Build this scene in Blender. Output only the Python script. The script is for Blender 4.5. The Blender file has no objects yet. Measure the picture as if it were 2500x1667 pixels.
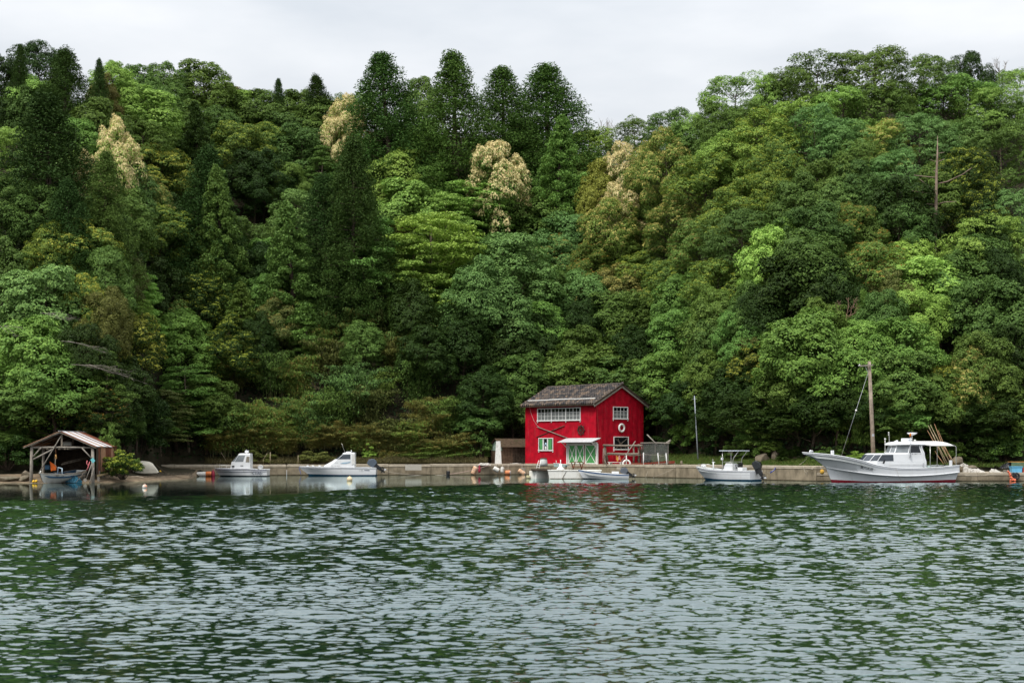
import bpy, math, random
import numpy as np
from mathutils import Vector, Matrix, Euler

R = math.radians
F = 3472.0            # focal length of the photograph in its own pixels (50 mm on 36 mm)
HOR = 1095.0          # row of the horizon in the photograph
EYE = 3.0             # camera height above the water
C = bpy.context.scene.collection
scn = bpy.context.scene

# ---------------------------------------------------------------- camera
cam_d = bpy.data.cameras.new("camera")
cam_d.lens = 50.0
cam_d.sensor_width = 36.0
cam_d.shift_y = (HOR - 833.5) / 2500.0
cam_d.clip_start = 0.5
cam_d.clip_end = 3000.0
cam_d.dof.use_dof = True
cam_d.dof.focus_distance = 150.0
cam_d.dof.aperture_fstop = 2.4
cam = bpy.data.objects.new("camera", cam_d)
cam.location = (0, 0, EYE)
cam.rotation_euler = (R(90), 0, 0)
C.objects.link(cam)
scn.camera = cam

# ---------------------------------------------------------------- sky and sun (overcast)
SUN_EL, SUN_AZ = R(57), R(-38)        # azimuth measured from straight behind the camera, towards its left
w = bpy.data.worlds.new("World")
scn.world = w
w.use_nodes = True
nt = w.node_tree
nt.nodes.clear()
def N(t, **k):
    n = nt.nodes.new(t)
    for a, b in k.items():
        setattr(n, a, b)
    return n
out = N("ShaderNodeOutputWorld")
sky = N("ShaderNodeTexSky", sky_type="NISHITA", sun_disc=False, sun_elevation=SUN_EL, sun_rotation=R(180) - SUN_AZ)
bg1 = N("ShaderNodeBackground"); bg1.inputs[1].default_value = 0.10
bg2 = N("ShaderNodeBackground"); bg2.inputs[1].default_value = 1.0
mix = N("ShaderNodeMixShader")
tc = N("ShaderNodeTexCoord")
mp = N("ShaderNodeMapping"); mp.inputs["Scale"].default_value = (1.0, 1.0, 3.2)
n1 = N("ShaderNodeTexNoise"); n1.inputs["Scale"].default_value = 2.6; n1.inputs["Detail"].default_value = 6; n1.inputs["Roughness"].default_value = 0.5
cr = N("ShaderNodeValToRGB")
cr.color_ramp.elements[0].position = 0.36; cr.color_ramp.elements[0].color = (0.60, 0.64, 0.685, 1)
cr.color_ramp.elements[1].position = 0.66; cr.color_ramp.elements[1].color = (0.90, 0.905, 0.915, 1)
# an overcast sky is brighter overhead than at the horizon (CIE overcast sky)
sep = N("ShaderNodeSeparateXYZ")
mr = N("ShaderNodeValToRGB"); mr.color_ramp.interpolation = "LINEAR"
for i_, (p_, v_) in enumerate(((0.0, 0.40), (0.20, 0.412), (0.31, 0.452), (0.52, 0.93), (1.0, 1.25))):
    e_ = mr.color_ramp.elements[0] if i_ == 0 else mr.color_ramp.elements[1] if i_ == 4 else mr.color_ramp.elements.new(p_)
    e_.position = p_; e_.color = (v_, v_, v_, 1)
mul = N("ShaderNodeMixRGB", blend_type="MULTIPLY"); mul.inputs[0].default_value = 1.0
L = nt.links.new
L(tc.outputs["Generated"], mp.inputs[0]); L(mp.outputs[0], n1.inputs["Vector"]); L(n1.outputs[0], cr.inputs[0])
L(tc.outputs["Generated"], sep.inputs[0]); L(sep.outputs["Z"], mr.inputs[0])
L(cr.outputs[0], mul.inputs[1]); L(mr.outputs[0], mul.inputs[2]); L(mul.outputs[0], bg2.inputs[0])
L(sky.outputs[0], bg1.inputs[0]); L(bg1.outputs[0], mix.inputs[1]); L(bg2.outputs[0], mix.inputs[2])
mix.inputs[0].default_value = 0.94
L(mix.outputs[0], out.inputs[0])

sl = bpy.data.lights.new("sun", "SUN")
sl.energy = 1.5
sl.angle = R(16)
sl.color = (1.0, 0.97, 0.92)
sun = bpy.data.objects.new("sun", sl)
# light arrives from behind the camera, over its left shoulder
sd = Vector((math.sin(SUN_AZ) * math.cos(SUN_EL), -math.cos(SUN_AZ) * math.cos(SUN_EL), math.sin(SUN_EL)))
sun.rotation_euler = (-sd).to_track_quat("-Z", "Y").to_euler()
C.objects.link(sun)

vs = scn.view_settings
vs.view_transform = "Standard"
vs.look = "None"
vs.gamma = 1.0
vs.exposure = 0.95
vs.use_curve_mapping = False
scn.cycles.max_bounces = 8
scn.cycles.diffuse_bounces = 2
scn.cycles.glossy_bounces = 4
scn.cycles.transmission_bounces = 4
scn.cycles.sample_clamp_indirect = 6.0
scn.cycles.caustics_reflective = False
scn.cycles.caustics_refractive = False

# ---------------------------------------------------------------- helpers
def at(px, py, D):
    """the point a photograph pixel shows when it lies D metres away"""
    return Vector(((px - 1250.0) * D / F, D, EYE + (HOR - py) * D / F))
def dist_of_waterline(py):
    return EYE * F / (py - HOR)

class Nodes:
    def __init__(s, name):
        s.m = bpy.data.materials.new(name); s.m.use_nodes = True
        s.t = s.m.node_tree; s.t.nodes.clear()
        s.out = s.n("ShaderNodeOutputMaterial")
    def n(s, t, **k):
        x = s.t.nodes.new(t)
        for a, b in k.items(): setattr(x, a, b)
        return x
    def l(s, a, b): s.t.links.new(a, b)

MATS = {}
def mat(name, col, rough=0.6, spec=0.3, metal=0.0, var=0.15, scale=3.0, bump=0.0, bscale=30.0, stain=None, stain_amt=0.5, stain_scale=(1.5, 1.5, 0.4), stain_lo=0.5, alpha=1.0):
    """a painted / weathered surface: base colour with noise, optional streaky stains, fine relief"""
    if name in MATS: return MATS[name]
    k = Nodes(name)
    b = k.n("ShaderNodeBsdfPrincipled")
    b.inputs["Roughness"].default_value = rough
    b.inputs["Specular IOR Level"].default_value = spec
    b.inputs["Metallic"].default_value = metal
    tcn = k.n("ShaderNodeTexCoord")
    no = k.n("ShaderNodeTexNoise"); no.inputs["Scale"].default_value = scale; no.inputs["Detail"].default_value = 5
    k.l(tcn.outputs["Object"], no.inputs["Vector"])
    rp = k.n("ShaderNodeValToRGB")
    lo = tuple(max(0, c * (1 - var)) for c in col); hi = tuple(min(1, c * (1 + var)) for c in col)
    rp.color_ramp.elements[0].position = 0.3; rp.color_ramp.elements[0].color = (*lo, 1)
    rp.color_ramp.elements[1].position = 0.7; rp.color_ramp.elements[1].color = (*hi, 1)
    k.l(no.outputs[0], rp.inputs[0])
    c_out = rp.outputs[0]
    if stain:
        mpn = k.n("ShaderNodeMapping"); mpn.inputs["Scale"].default_value = stain_scale
        k.l(tcn.outputs["Object"], mpn.inputs[0])
        n2 = k.n("ShaderNodeTexNoise"); n2.inputs["Scale"].default_value = 1.0; n2.inputs["Detail"].default_value = 8; n2.inputs["Roughness"].default_value = 0.65
        k.l(mpn.outputs[0], n2.inputs["Vector"])
        mrn = k.n("ShaderNodeMapRange"); mrn.inputs[1].default_value = stain_lo; mrn.inputs[2].default_value = stain_lo + 0.22; mrn.inputs[4].default_value = stain_amt
        k.l(n2.outputs[0], mrn.inputs[0])
        mx = k.n("ShaderNodeMixRGB"); k.l(mrn.outputs[0], mx.inputs[0]); k.l(c_out, mx.inputs[1]); mx.inputs[2].default_value = (*stain, 1)
        c_out = mx.outputs[0]
    k.l(c_out, b.inputs["Base Color"])
    if bump > 0:
        n3 = k.n("ShaderNodeTexNoise"); n3.inputs["Scale"].default_value = bscale; n3.inputs["Detail"].default_value = 4
        k.l(tcn.outputs["Object"], n3.inputs["Vector"])
        bp = k.n("ShaderNodeBump"); bp.inputs["Strength"].default_value = bump; bp.inputs["Distance"].default_value = 0.02
        k.l(n3.outputs[0], bp.inputs["Height"]); k.l(bp.outputs[0], b.inputs["Normal"])
    if alpha < 1:
        b.inputs["Alpha"].default_value = alpha
    k.l(b.outputs[0], k.out.inputs[0])
    MATS[name] = k.m
    return k.m

class MB:
    """collects shapes and links them as ONE mesh object"""
    def __init__(s): s.v = []; s.f = []; s.mi = []; s.sm = []
    def add(s, vs, fs, m=0, smooth=False):
        o = len(s.v); s.v += [tuple(x) for x in vs]
        for f in fs: s.f.append(tuple(i + o for i in f)); s.mi.append(m); s.sm.append(smooth)
        return s
    def box(s, c, d, m=0, rot=None):
        x, y, z = (q / 2 for q in d)
        p = [Vector(q) for q in ((-x,-y,-z),(x,-y,-z),(x,y,-z),(-x,y,-z),(-x,-y,z),(x,-y,z),(x,y,z),(-x,y,z))]
        if rot is not None: p = [rot @ q for q in p]
        c = Vector(c)
        return s.add([q + c for q in p], [(0,3,2,1),(4,5,6,7),(0,1,5,4),(1,2,6,5),(2,3,7,6),(3,0,4,7)], m)
    def bar(s, a, b, w, h=None, m=0, up=(0,0,1)):
        a, b = Vector(a), Vector(b); d = b - a; ln = d.length
        if ln < 1e-6: return s
        z = d / ln; u = Vector(up)
        if abs(z.dot(u)) > 0.98: u = Vector((0, 1, 0))
        x = u.cross(z).normalized(); y = z.cross(x)
        rot = Matrix((x, y, z)).transposed()
        return s.box((a + b) / 2, (w, h or w, ln), m, rot)
    def tube(s, pts, r, n=8, m=0, cap=True):
        pts = [Vector(p) for p in pts]; k = len(pts)
        rs = r if isinstance(r, (list, tuple)) else [r] * k
        vs, fs = [], []; px = None
        for i, p in enumerate(pts):
            t = (pts[min(i + 1, k - 1)] - pts[max(i - 1, 0)])
            t = t.normalized() if t.length > 1e-9 else Vector((0, 0, 1))
            if px is None:
                u = Vector((0, 0, 1)) if abs(t.z) < 0.9 else Vector((1, 0, 0))
                px = u.cross(t).normalized()
            else:
                px = (px - t * px.dot(t)).normalized()
            py = t.cross(px)
            for j in range(n):
                a = 2 * math.pi * j / n
                vs.append(p + (px * math.cos(a) + py * math.sin(a)) * rs[i])
        for i in range(k - 1):
            for j in range(n):
                j2 = (j + 1) % n
                fs.append((i * n + j, i * n + j2, (i + 1) * n + j2, (i + 1) * n + j))
        if cap: fs.append(tuple(range(n - 1, -1, -1))); fs.append(tuple((k - 1) * n + j for j in range(n)))
        return s.add(vs, fs, m, True)
    def lathe(s, prof, o=(0,0,0), n=12, m=0, rot=None, smooth=True):
        vs, fs = [], []; o = Vector(o); k = len(prof)
        for r_, z in prof:
            for j in range(n):
                a = 2 * math.pi * j / n
                q = Vector((r_ * math.cos(a), r_ * math.sin(a), z))
                if rot is not None: q = rot @ q
                vs.append(q + o)
        for i in range(k - 1):
            for j in range(n):
                j2 = (j + 1) % n
                fs.append((i * n + j, i * n + j2, (i + 1) * n + j2, (i + 1) * n + j))
        fs.append(tuple(range(n - 1, -1, -1))); fs.append(tuple((k - 1) * n + j for j in range(n)))
        return s.add(vs, fs, m, smooth)
    def prism(s, poly, a, b, axis="y", m=0):
        """outline in the plane across the axis, extruded from a to b"""
        n = len(poly)
        def q(p, t):
            return {"y": (p[0], t, p[1]), "x": (t, p[0], p[1]), "z": (p[0], p[1], t)}[axis]
        vs = [q(p, a) for p in poly] + [q(p, b) for p in poly]
        fs = [tuple(range(n)), tuple(range(2 * n - 1, n - 1, -1))]
        for i in range(n):
            j = (i + 1) % n
            fs.append((i, i + n, j + n, j))
        return s.add(vs, fs, m)
    def ball(s, c, r, n=12, k=8, m=0):
        r3 = r if isinstance(r, (list, tuple)) else (r, r, r)
        vs, fs = [], []; c = Vector(c)
        for i in range(1, k):
            a = math.pi * i / k
            for j in range(n):
                b = 2 * math.pi * j / n
                vs.append(c + Vector((r3[0] * math.sin(a) * math.cos(b), r3[1] * math.sin(a) * math.sin(b), r3[2] * math.cos(a))))
        t = len(vs); vs.append(c + Vector((0, 0, r3[2]))); vs.append(c - Vector((0, 0, r3[2])))
        for i in range(k - 2):
            for j in range(n):
                j2 = (j + 1) % n
                fs.append((i * n + j, (i + 1) * n + j, (i + 1) * n + j2, i * n + j2))
        for j in range(n):
            j2 = (j + 1) % n
            fs.append((t, j, j2)); fs.append((t + 1, (k - 2) * n + j2, (k - 2) * n + j))
        return s.add(vs, fs, m, True)
    def torus(s, c, R_, r, rot=None, n=24, k=8, m=0, a0=0.0, a1=2 * math.pi):
        vs, fs = [], []; c = Vector(c); full = abs(a1 - a0 - 2 * math.pi) < 1e-6
        nn = n if full else n + 1
        for i in range(nn):
            a = a0 + (a1 - a0) * i / n
            for j in range(k):
                b = 2 * math.pi * j / k
                q = Vector(((R_ + r * math.cos(b)) * math.cos(a), (R_ + r * math.cos(b)) * math.sin(a), r * math.sin(b)))
                if rot is not None: q = rot @ q
                vs.append(c + q)
        for i in range(n):
            i2 = (i + 1) % nn
            for j in range(k):
                j2 = (j + 1) % k
                fs.append((i * k + j, i2 * k + j, i2 * k + j2, i * k + j2))
        return s.add(vs, fs, m, True)
    def mesh(s, name, mats):
        me = bpy.data.meshes.new(name)
        me.from_pydata(s.v, [], s.f)
        mats = mats if isinstance(mats, (list, tuple)) else [mats]
        for q in mats: me.materials.append(q)
        me.polygons.foreach_set("material_index", s.mi)
        me.polygons.foreach_set("use_smooth", s.sm)
        me.update()
        return me
    def build(s, name, mats, parent=None, kind=None, bevel=0.0, label=None, loc=None):
        o = bpy.data.objects.new(name, s.mesh(name, mats))
        C.objects.link(o)
        if parent is not None: o.parent = parent
        if loc is not None: o.location = loc
        if kind: o["kind"] = kind
        if label: o["label"] = label
        if bevel > 0:
            bv = o.modifiers.new("bevel", "BEVEL"); bv.width = bevel; bv.segments = 2; bv.limit_method = "ANGLE"
        return o

def tag(o, label, cat, group=None):
    o["label"] = label; o["category"] = cat
    if group: o["group"] = group
    return o
def thing(name, label, cat, loc=(0,0,0), rotz=0.0, group=None):
    o = bpy.data.objects.new(name, None); C.objects.link(o)
    o.location = loc; o.rotation_euler = (0, 0, rotz); o.empty_display_size = 0.3
    return tag(o, label, cat, group)
def child(name, me, parent, loc=None, rot=None, scale=None):
    o = bpy.data.objects.new(name, me); C.objects.link(o); o.parent = parent
    if loc is not None: o.location = loc
    if rot is not None: o.rotation_euler = rot
    if scale is not None: o.scale = scale
    return o
def lerp(a, b, t): return a + (b - a) * t
# ---------------------------------------------------------------- the lie of the land
def interp(px, tab):
    return np.interp(px, [a for a, b in tab], [b for a, b in tab])
WATER_EDGE = [(-1600,116),(-300,121),(0,124.5),(270,125.5),(335,131),(468,142),(486,159.5),(700,161),(1160,163),(1280,166),(1570,151),(1700,142.7),(2000,131.8),(2120,131.9),(4200,132)]
HILL_FOOT = [(-1600,126),(-200,131),(60,132.5),(260,133),(420,163.5),(700,167),(1150,171),(1300,176),(1590,171),(1650,158),(1740,151),(1850,145),(2000,140.5),(2300,140),(4200,141)]
HILL_DEPTH = [(-1600,60),(0,62),(500,66),(900,72),(1250,74),(1500,62),(1800,58),(2100,62),(2500,62),(4200,60)]
CROWN_LINE = [(-1600,330),(-300,215),(0,165),(60,150),(200,200),(300,185),(500,185),(600,225),(740,238),(850,245),(1000,235),(1250,250),(1380,300),(1480,312),(1560,300),(1640,275),(1760,205),(1850,160),(2000,140),(2130,130),(2250,150),(2400,175),(2500,195),(2800,260),(4200,420)]
def foot(px): return interp(px, HILL_FOOT)
def ground(px, t):
    """height and distance of the hillside; t runs from its foot (0) to its crest (1)"""
    D0 = foot(px); D = D0 + t * interp(px, HILL_DEPTH)
    D1 = D0 + interp(px, HILL_DEPTH)
    zr = EYE + (HOR - interp(px, CROWN_LINE)) * D1 / F - 6.5
    zb = 1.5
    tt = np.clip(t, 0, 1)
    z = zb + (zr - zb) * (0.75 * tt + 0.25 * tt ** 0.6) - np.clip(t - 1, 0, 9) * 6
    return z, D

def terrain():
    pxs = np.concatenate([np.linspace(-1600, 0, 26)[:-1], np.linspace(0, 2500, 126), np.linspace(2500, 4200, 26)[1:]])
    rng = np.random.default_rng(3)
    rows = []
    we = interp(pxs, WATER_EDGE); ft = foot(pxs)
    beach = (pxs < 486).astype(float)
    low = ((pxs > 2015) * 0.45)
    rows.append((we - 2.5 * beach + 2.0 * (1 - beach), lerp(0.6, -0.5, beach) - low))
    rows.append((we + 0.6 * beach + 3.0 * (1 - beach), lerp(1.0, 0.10, beach) - low))
    rows.append((lerp(we + 0.6 * beach + 3.0 * (1 - beach), ft, 0.35), lerp(1.12, 0.42, beach) - low))
    rows.append((lerp(we + 0.6 * beach + 3.0 * (1 - beach), ft, 0.75), lerp(1.18, 0.75, beach) - low * 0.5))
    rows.append((ft - 0.3, lerp(1.2, 1.1, beach)))
    for t in list(np.linspace(0.0, 1.0, 30)) + [1.2, 1.5, 2.0, 3.0]:
        z, D = ground(pxs, t)
        rows.append((D, z + rng.normal(0, 0.25, len(pxs)) * (0.2 < t < 1)))
    V = []
    for D, z in rows:
        D = np.broadcast_to(D, pxs.shape); z = np.broadcast_to(z, pxs.shape)
        V.append(np.stack([(pxs - 1250) * D / F, D, z], 1))
    n = len(pxs); V = np.concatenate(V)
    fs = [(i * n + j, i * n + j + 1, (i + 1) * n + j + 1, (i + 1) * n + j) for i in range(len(rows) - 1) for j in range(n - 1)]
    me = bpy.data.meshes.new("hillside"); me.from_pydata(V.tolist(), [], fs); me.update()
    o = bpy.data.objects.new("hillside", me); C.objects.link(o); o["kind"] = "structure"
    me.materials.append(mat("forest_soil", (0.034, 0.030, 0.018), 0.95, 0.1, var=0.45, scale=0.8, bump=0.6, bscale=6, stain=(0.11, 0.085, 0.055), stain_amt=0.7, stain_scale=(0.22, 0.22, 0.9), stain_lo=0.54))
    return o
terrain()
def beach():
    """sandy, stony strip between the water and the trees, left of the quay"""
    pxs = np.linspace(-260, 484, 60); rng = np.random.default_rng(21); we = interp(pxs, WATER_EDGE); ft = foot(pxs); V = []
    for f, z in ((-2.4, -0.44), (0.1, 0.035), (0.6, 0.15), (1.6, 0.24), (3.0, 0.40), (5.0, 0.56)):
        D = np.minimum(we + f, ft - 0.5); g = np.clip((D - we - 0.6) / (ft - we - 0.6), 0, 1)
        zz = np.where(D < we + 0.6, np.interp(D - we, [-2.5, 0.6], [-0.5, 0.10]), np.interp(g, [0, .35, .75, 1], [0.10, 0.42, 0.75, 1.1])) + 0.05 + rng.normal(0, 0.012, len(pxs))
        V.append(np.stack([(pxs - 1250) * D / F, D, zz], 1))
    n = len(pxs); k = len(V); V = np.concatenate(V); me = bpy.data.meshes.new("beach")
    me.from_pydata(V.tolist(), [], [(i * n + j, i * n + j + 1, (i + 1) * n + j + 1, (i + 1) * n + j) for i in range(k - 1) for j in range(n - 1)])
    me.polygons.foreach_set("use_smooth", [True] * len(me.polygons)); me.update()
    o = bpy.data.objects.new("beach", me); C.objects.link(o); o["kind"] = "structure"
    me.materials.append(mat("beach_shingle", (0.20, 0.150, 0.098), 0.95, 0.15, var=0.35, scale=1.2, bump=0.8, bscale=7, stain=(0.085, 0.06, 0.042), stain_amt=0.8, stain_scale=(0.5, 0.9, 1), stain_lo=0.48))
beach()

# ---------------------------------------------------------------- the water
CALM = [(-80,74),(-29,82),(-16,90),(-8,112),(0,119),(16,123),(28,121.5),(45,121),(120,118)]
def water():
    """one sheet: wind ripples as real relief, finer close to the viewpoint, dying out under the lee of the shore"""
    us = np.arange(-0.449, 0.4491, 0.0017)
    side = np.array([0.5, 0.56, 0.65, 0.8, 1.1, 1.6, 3, 6, 12, 25])
    us = np.concatenate([-side[::-1], us, side])
    ys = [13.0]
    while ys[-1] < 168: ys.append(ys[-1] * 1.00215)
    ys = np.array([-140.0, -60, -20, 0, 6, 10, 12] + ys)
    U, Y = np.meshgrid(us, ys); X = U * np.maximum(Y, 12.0)
    sp = np.maximum(Y, 12) * 0.0019
    rng = np.random.default_rng(8); Z = np.zeros_like(X)
    yc = interp(X, CALM)
    # cat's-paws: slow patches of stronger and weaker breeze
    g = np.zeros_like(X)
    for i in range(14):
        lam = 9 * 4 ** rng.uniform(0, 1); a = rng.normal(0, 0.9)
        g += np.sin((X * 0.45 * math.sin(a) + Y * math.cos(a)) * 2 * math.pi / lam + rng.uniform(0, 6.28))
    g = np.clip(0.95 + 0.055 * g + 0.22 * np.clip(U + 0.18, -0.3, 0.3), 0.55, 1.35)
    lee = np.clip((yc - Y + 2.2 * (g - 0.8) * 6) / 8.0 + 0.3, 0, 1); lee = lee * lee * (3 - 2 * lee)
    inside = np.clip((0.50 - np.abs(U)) / 0.04, 0, 1) * np.clip((Y - 11.5) / 1.5, 0, 1)
    amp = g * (0.035 + 0.965 * lee) * inside
    n = 110
    S = np.full_like(X, 1e-4)
    for i in range(n):
        lam = 0.095 * (11.0 ** (rng.uniform(0, 1)))
        th = rng.normal(R(5), R(24) if lam > 0.25 else R(30))
        k = 2 * math.pi / lam
        slope = math.sqrt(2.0 / n) * (0.75 if lam < 0.15 else 1.0 if lam < 0.26 else 0.40)
        f = np.clip((lam / sp - 2.4) / 1.6, 0, 1)
        S += 0.5 * (slope * f) ** 2
        Z += (slope / k) * f * np.sin(k * (X * math.sin(th) + Y * math.cos(th)) + rng.uniform(0, 6.28))
    Z *= RIPPLE / np.sqrt(np.maximum(S, 0.03))
    Z *= amp
    ny, nx = X.shape
    me = bpy.data.meshes.new("water")
    me.vertices.add(nx * ny); me.vertices.foreach_set("co", np.stack([X, Y, Z], -1).astype(np.float32).ravel())
    a = np.arange(nx * ny).reshape(ny, nx)
    q = np.stack([a[:-1, :-1], a[:-1, 1:], a[1:, 1:], a[1:, :-1]], -1).reshape(-1).astype(np.int32)
    me.loops.add(len(q)); me.loops.foreach_set("vertex_index", q)
    me.polygons.add(len(q) // 4); me.polygons.foreach_set("loop_start", np.arange(0, len(q), 4, dtype=np.int32))
    me.polygons.foreach_set("use_smooth", np.ones(len(q) // 4, bool))
    me.update(calc_edges=True)
    at_ = me.attributes.new("ruffle", "FLOAT", "POINT"); at_.data.foreach_set("value", (g * (0.12 + 0.88 * lee)).astype(np.float32).ravel())
    o = bpy.data.objects.new("water", me); C.objects.link(o); o["kind"] = "structure"
    k = Nodes("sea_water")
    body = k.n("ShaderNodeBsdfDiffuse"); body.inputs["Color"].default_value = (0.0014, 0.0125, 0.0115, 1)
    gl = k.n("ShaderNodeBsdfGlossy"); gl.inputs["Roughness"].default_value = 0.02; gl.inputs["Color"].default_value = (0.85, 0.955, 0.945, 1)
    fr = k.n("ShaderNodeFresnel"); fr.inputs["IOR"].default_value = 1.4
    pw = k.n("ShaderNodeMath", operation="POWER"); pw.inputs[1].default_value = 0.47; k.l(fr.outputs[0], pw.inputs[0])
    b = k.n("ShaderNodeMixShader"); k.l(pw.outputs[0], b.inputs[0]); k.l(body.outputs[0], b.inputs[1]); k.l(gl.outputs[0], b.inputs[2])
    geo = k.n("ShaderNodeNewGeometry")
    att = k.n("ShaderNodeAttribute", attribute_name="ruffle")
    m_ = k.n("ShaderNodeMapping"); m_.inputs["Scale"].default_value = (0.7, 1, 1); k.l(geo.outputs["Position"], m_.inputs[0])
    q = k.n("ShaderNodeTexNoise"); q.inputs["Scale"].default_value = 8.0; q.inputs["Detail"].default_value = 2; k.l(m_.outputs[0], q.inputs["Vector"])
    mu = k.n("ShaderNodeMath", operation="MULTIPLY"); k.l(q.outputs[0], mu.inputs[0]); k.l(att.outputs["Fac"], mu.inputs[1])
    bp = k.n("ShaderNodeBump"); bp.inputs["Strength"].default_value = 1.0; bp.inputs["Distance"].default_value = 0.009
    k.l(mu.outputs[0], bp.inputs["Height"]); [k.l(bp.outputs[0], q_.inputs["Normal"]) for q_ in (body, gl, fr)]
    k.l(b.outputs[0], k.out.inputs[0])
    me.materials.append(k.m)
    return o
RIPPLE = 0.175
water()

# ---------------------------------------------------------------- the quay: concrete lifts between joints
conc = mat("quay_concrete", (0.29, 0.24, 0.165), 0.9, 0.2, var=0.25, scale=1.3, bump=0.4, bscale=14, stain=(0.115, 0.095, 0.062), stain_amt=0.75, stain_scale=(1.7, 1.7, 0.5), stain_lo=0.46)
cope_m = mat("coping_concrete", (0.43, 0.37, 0.28), 0.9, 0.2, var=0.18, scale=2.0, bump=0.3, bscale=18, stain=(0.2, 0.17, 0.12), stain_amt=0.6, stain_scale=(1.2, 1.2, 1.2), stain_lo=0.52)
new_conc = mat("patched_concrete", (0.45, 0.42, 0.36), 0.9, 0.2, var=0.1, scale=2.5, bump=0.2)
tide_m = mat("tide_stain", (0.075, 0.06, 0.035), 0.85, 0.3, var=0.4, scale=4.0)
quay = bpy.data.objects.new("quay", None); C.objects.link(quay); quay["kind"] = "structure"
def quay_run(p0, p1, top0, top1, joints, depth, back=None):
    p0, p1 = Vector(p0), Vector(p1); d = p1 - p0; L_ = d.length; u = d / L_; nrm = Vector((-u.y, u.x))   # nrm points inland
    ts = [0.0] + joints + [1.0]
    for a, b in zip(ts[:-1], ts[1:]):
        g = 0.02 / L_
        q0 = p0 + d * (a + g); q1 = p0 + d * (b - g)
        z0, z1 = lerp(top0, top1, a), lerp(top0, top1, b)
        rnd = random.Random(int(a * 1000) + int(L_)); off = rnd.uniform(-0.025, 0.025); dz = rnd.uniform(-0.025, 0.02)
        def ring(zb0, zb1, zt0, zt1, f0, dep, m):
            vs = []
            for q, zb, zt in ((q0, zb0, zt0), (q1, zb1, zt1)):
                fr = q + nrm * (off + f0); bk = q + nrm * dep
                vs += [(fr.x, fr.y, zb), (bk.x, bk.y, zb), (bk.x, bk.y, zt), (fr.x, fr.y, zt)]
            return vs, [(0,4,7,3),(0,1,5,4)[::-1],(1,2,6,5)[::-1],(3,7,6,2),(0,3,2,1),(4,5,6,7)]
        mb = MB(); vs, fs = ring(-1.5, -1.5, z0 - 0.24 + dz, z1 - 0.24 + dz, 0.03, depth - 0.02, 0); mb.add(vs, fs)
        mb.build("quay_block", conc, quay)
        mb = MB(); vs, fs = ring(z0 - 0.235 + dz, z1 - 0.235 + dz, z0 + dz, z1 + dz, 0.0, depth, 0); mb.add(vs, fs)
        mb.build("coping_stone", cope_m, quay, bevel=0.02)
        mb = MB(); vs, fs = ring(-0.2, -0.2, 0.075 + rnd.uniform(-.02,.02), 0.075 + rnd.uniform(-.02,.02), 0.022, depth - 0.3, 0); mb.add(vs, fs)
        mb.build("weed_band", tide_m, quay)
QA = Vector((1.4, 165.5)); QB = Vector((28.2, 131.8))
LW0 = Vector(((368 - 1250) * 158.0 / F, 158.0)); LW1 = Vector(((700 - 1250) * 161.0 / F, 161.0)); LW2 = Vector(((1150 - 1250) * 163.5 / F, 163.5))
quay_run(LW0, LW1, 1.20, 1.19, [0.17, 0.38, 0.6, 0.82], 3.5)
quay_run(LW1, LW2, 1.19, 1.22, [0.12, 0.33, 0.55, 0.78], 3.5)
quay_run(LW2, QA, 1.22, 1.25, [0.5], 6.0)
quay_run(QA, QB, 1.27, 1.37, [0.17, 0.33, 0.47, 0.575, 0.715, 0.86], 7.0)
quay_run(QB + Vector((0.02, 0.1)), Vector((95, 132.3)), 0.78, 0.78, [0.05, 0.11, 0.17, 0.225, 0.275, 0.34, 0.45, 0.6, 0.8], 5.0)
# a paler repaired panel on the wall
pq = at(1009, 1141, 161.9)
MB().box((pq.x, 162.06, 0.88), (1.86, 0.10, 0.66)).build("repair_panel", new_conc, quay)
# ---------------------------------------------------------------- foliage
def leaf_material(name, rough=0.5, transl=0.3, spec=0.25):
    k = Nodes(name)
    oi = k.n("ShaderNodeObjectInfo")
    tint = k.n("ShaderNodeAttribute", attribute_name="tint")
    young = k.n("ShaderNodeAttribute", attribute_name="young")
    tipc = k.n("ShaderNodeAttribute", attribute_name="tip_color", attribute_type="OBJECT")
    tipa = k.n("ShaderNodeAttribute", attribute_name="tip_amount", attribute_type="OBJECT")
    hs = k.n("ShaderNodeHueSaturation")
    mv = k.n("ShaderNodeMapRange"); mv.inputs[3].default_value = 0.72; mv.inputs[4].default_value = 1.32
    k.l(tint.outputs["Fac"], mv.inputs[0]); k.l(mv.outputs[0], hs.inputs["Value"])
    mh = k.n("ShaderNodeMapRange"); mh.inputs[3].default_value = 0.512; mh.inputs[4].default_value = 0.485
    k.l(tint.outputs["Fac"], mh.inputs[0]); k.l(mh.outputs[0], hs.inputs["Hue"])
    k.l(oi.outputs["Color"], hs.inputs["Color"])
    th = k.n("ShaderNodeMath", operation="SUBTRACT"); k.l(tipa.outputs["Fac"], th.inputs[0]); k.l(young.outputs["Fac"], th.inputs[1])
    st = k.n("ShaderNodeMapRange"); st.inputs[1].default_value = 0.0; st.inputs[2].default_value = 0.15
    k.l(th.outputs[0], st.inputs[0])
    mx = k.n("ShaderNodeMixRGB"); k.l(st.outputs[0], mx.inputs[0]); k.l(hs.outputs[0], mx.inputs[1]); k.l(tipc.outputs["Color"], mx.inputs[2])
    b = k.n("ShaderNodeBsdfPrincipled"); b.inputs["Roughness"].default_value = rough; b.inputs["Specular IOR Level"].default_value = spec
    k.l(mx.outputs[0], b.inputs["Base Color"])
    tr = k.n("ShaderNodeBsdfTranslucent"); k.l(mx.outputs[0], tr.inputs[0])
    ms = k.n("ShaderNodeMixShader"); ms.inputs[0].default_value = transl
    k.l(b.outputs[0], ms.inputs[1]); k.l(tr.outputs[0], ms.inputs[2]); k.l(ms.outputs[0], k.out.inputs[0])
    return k.m
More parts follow.
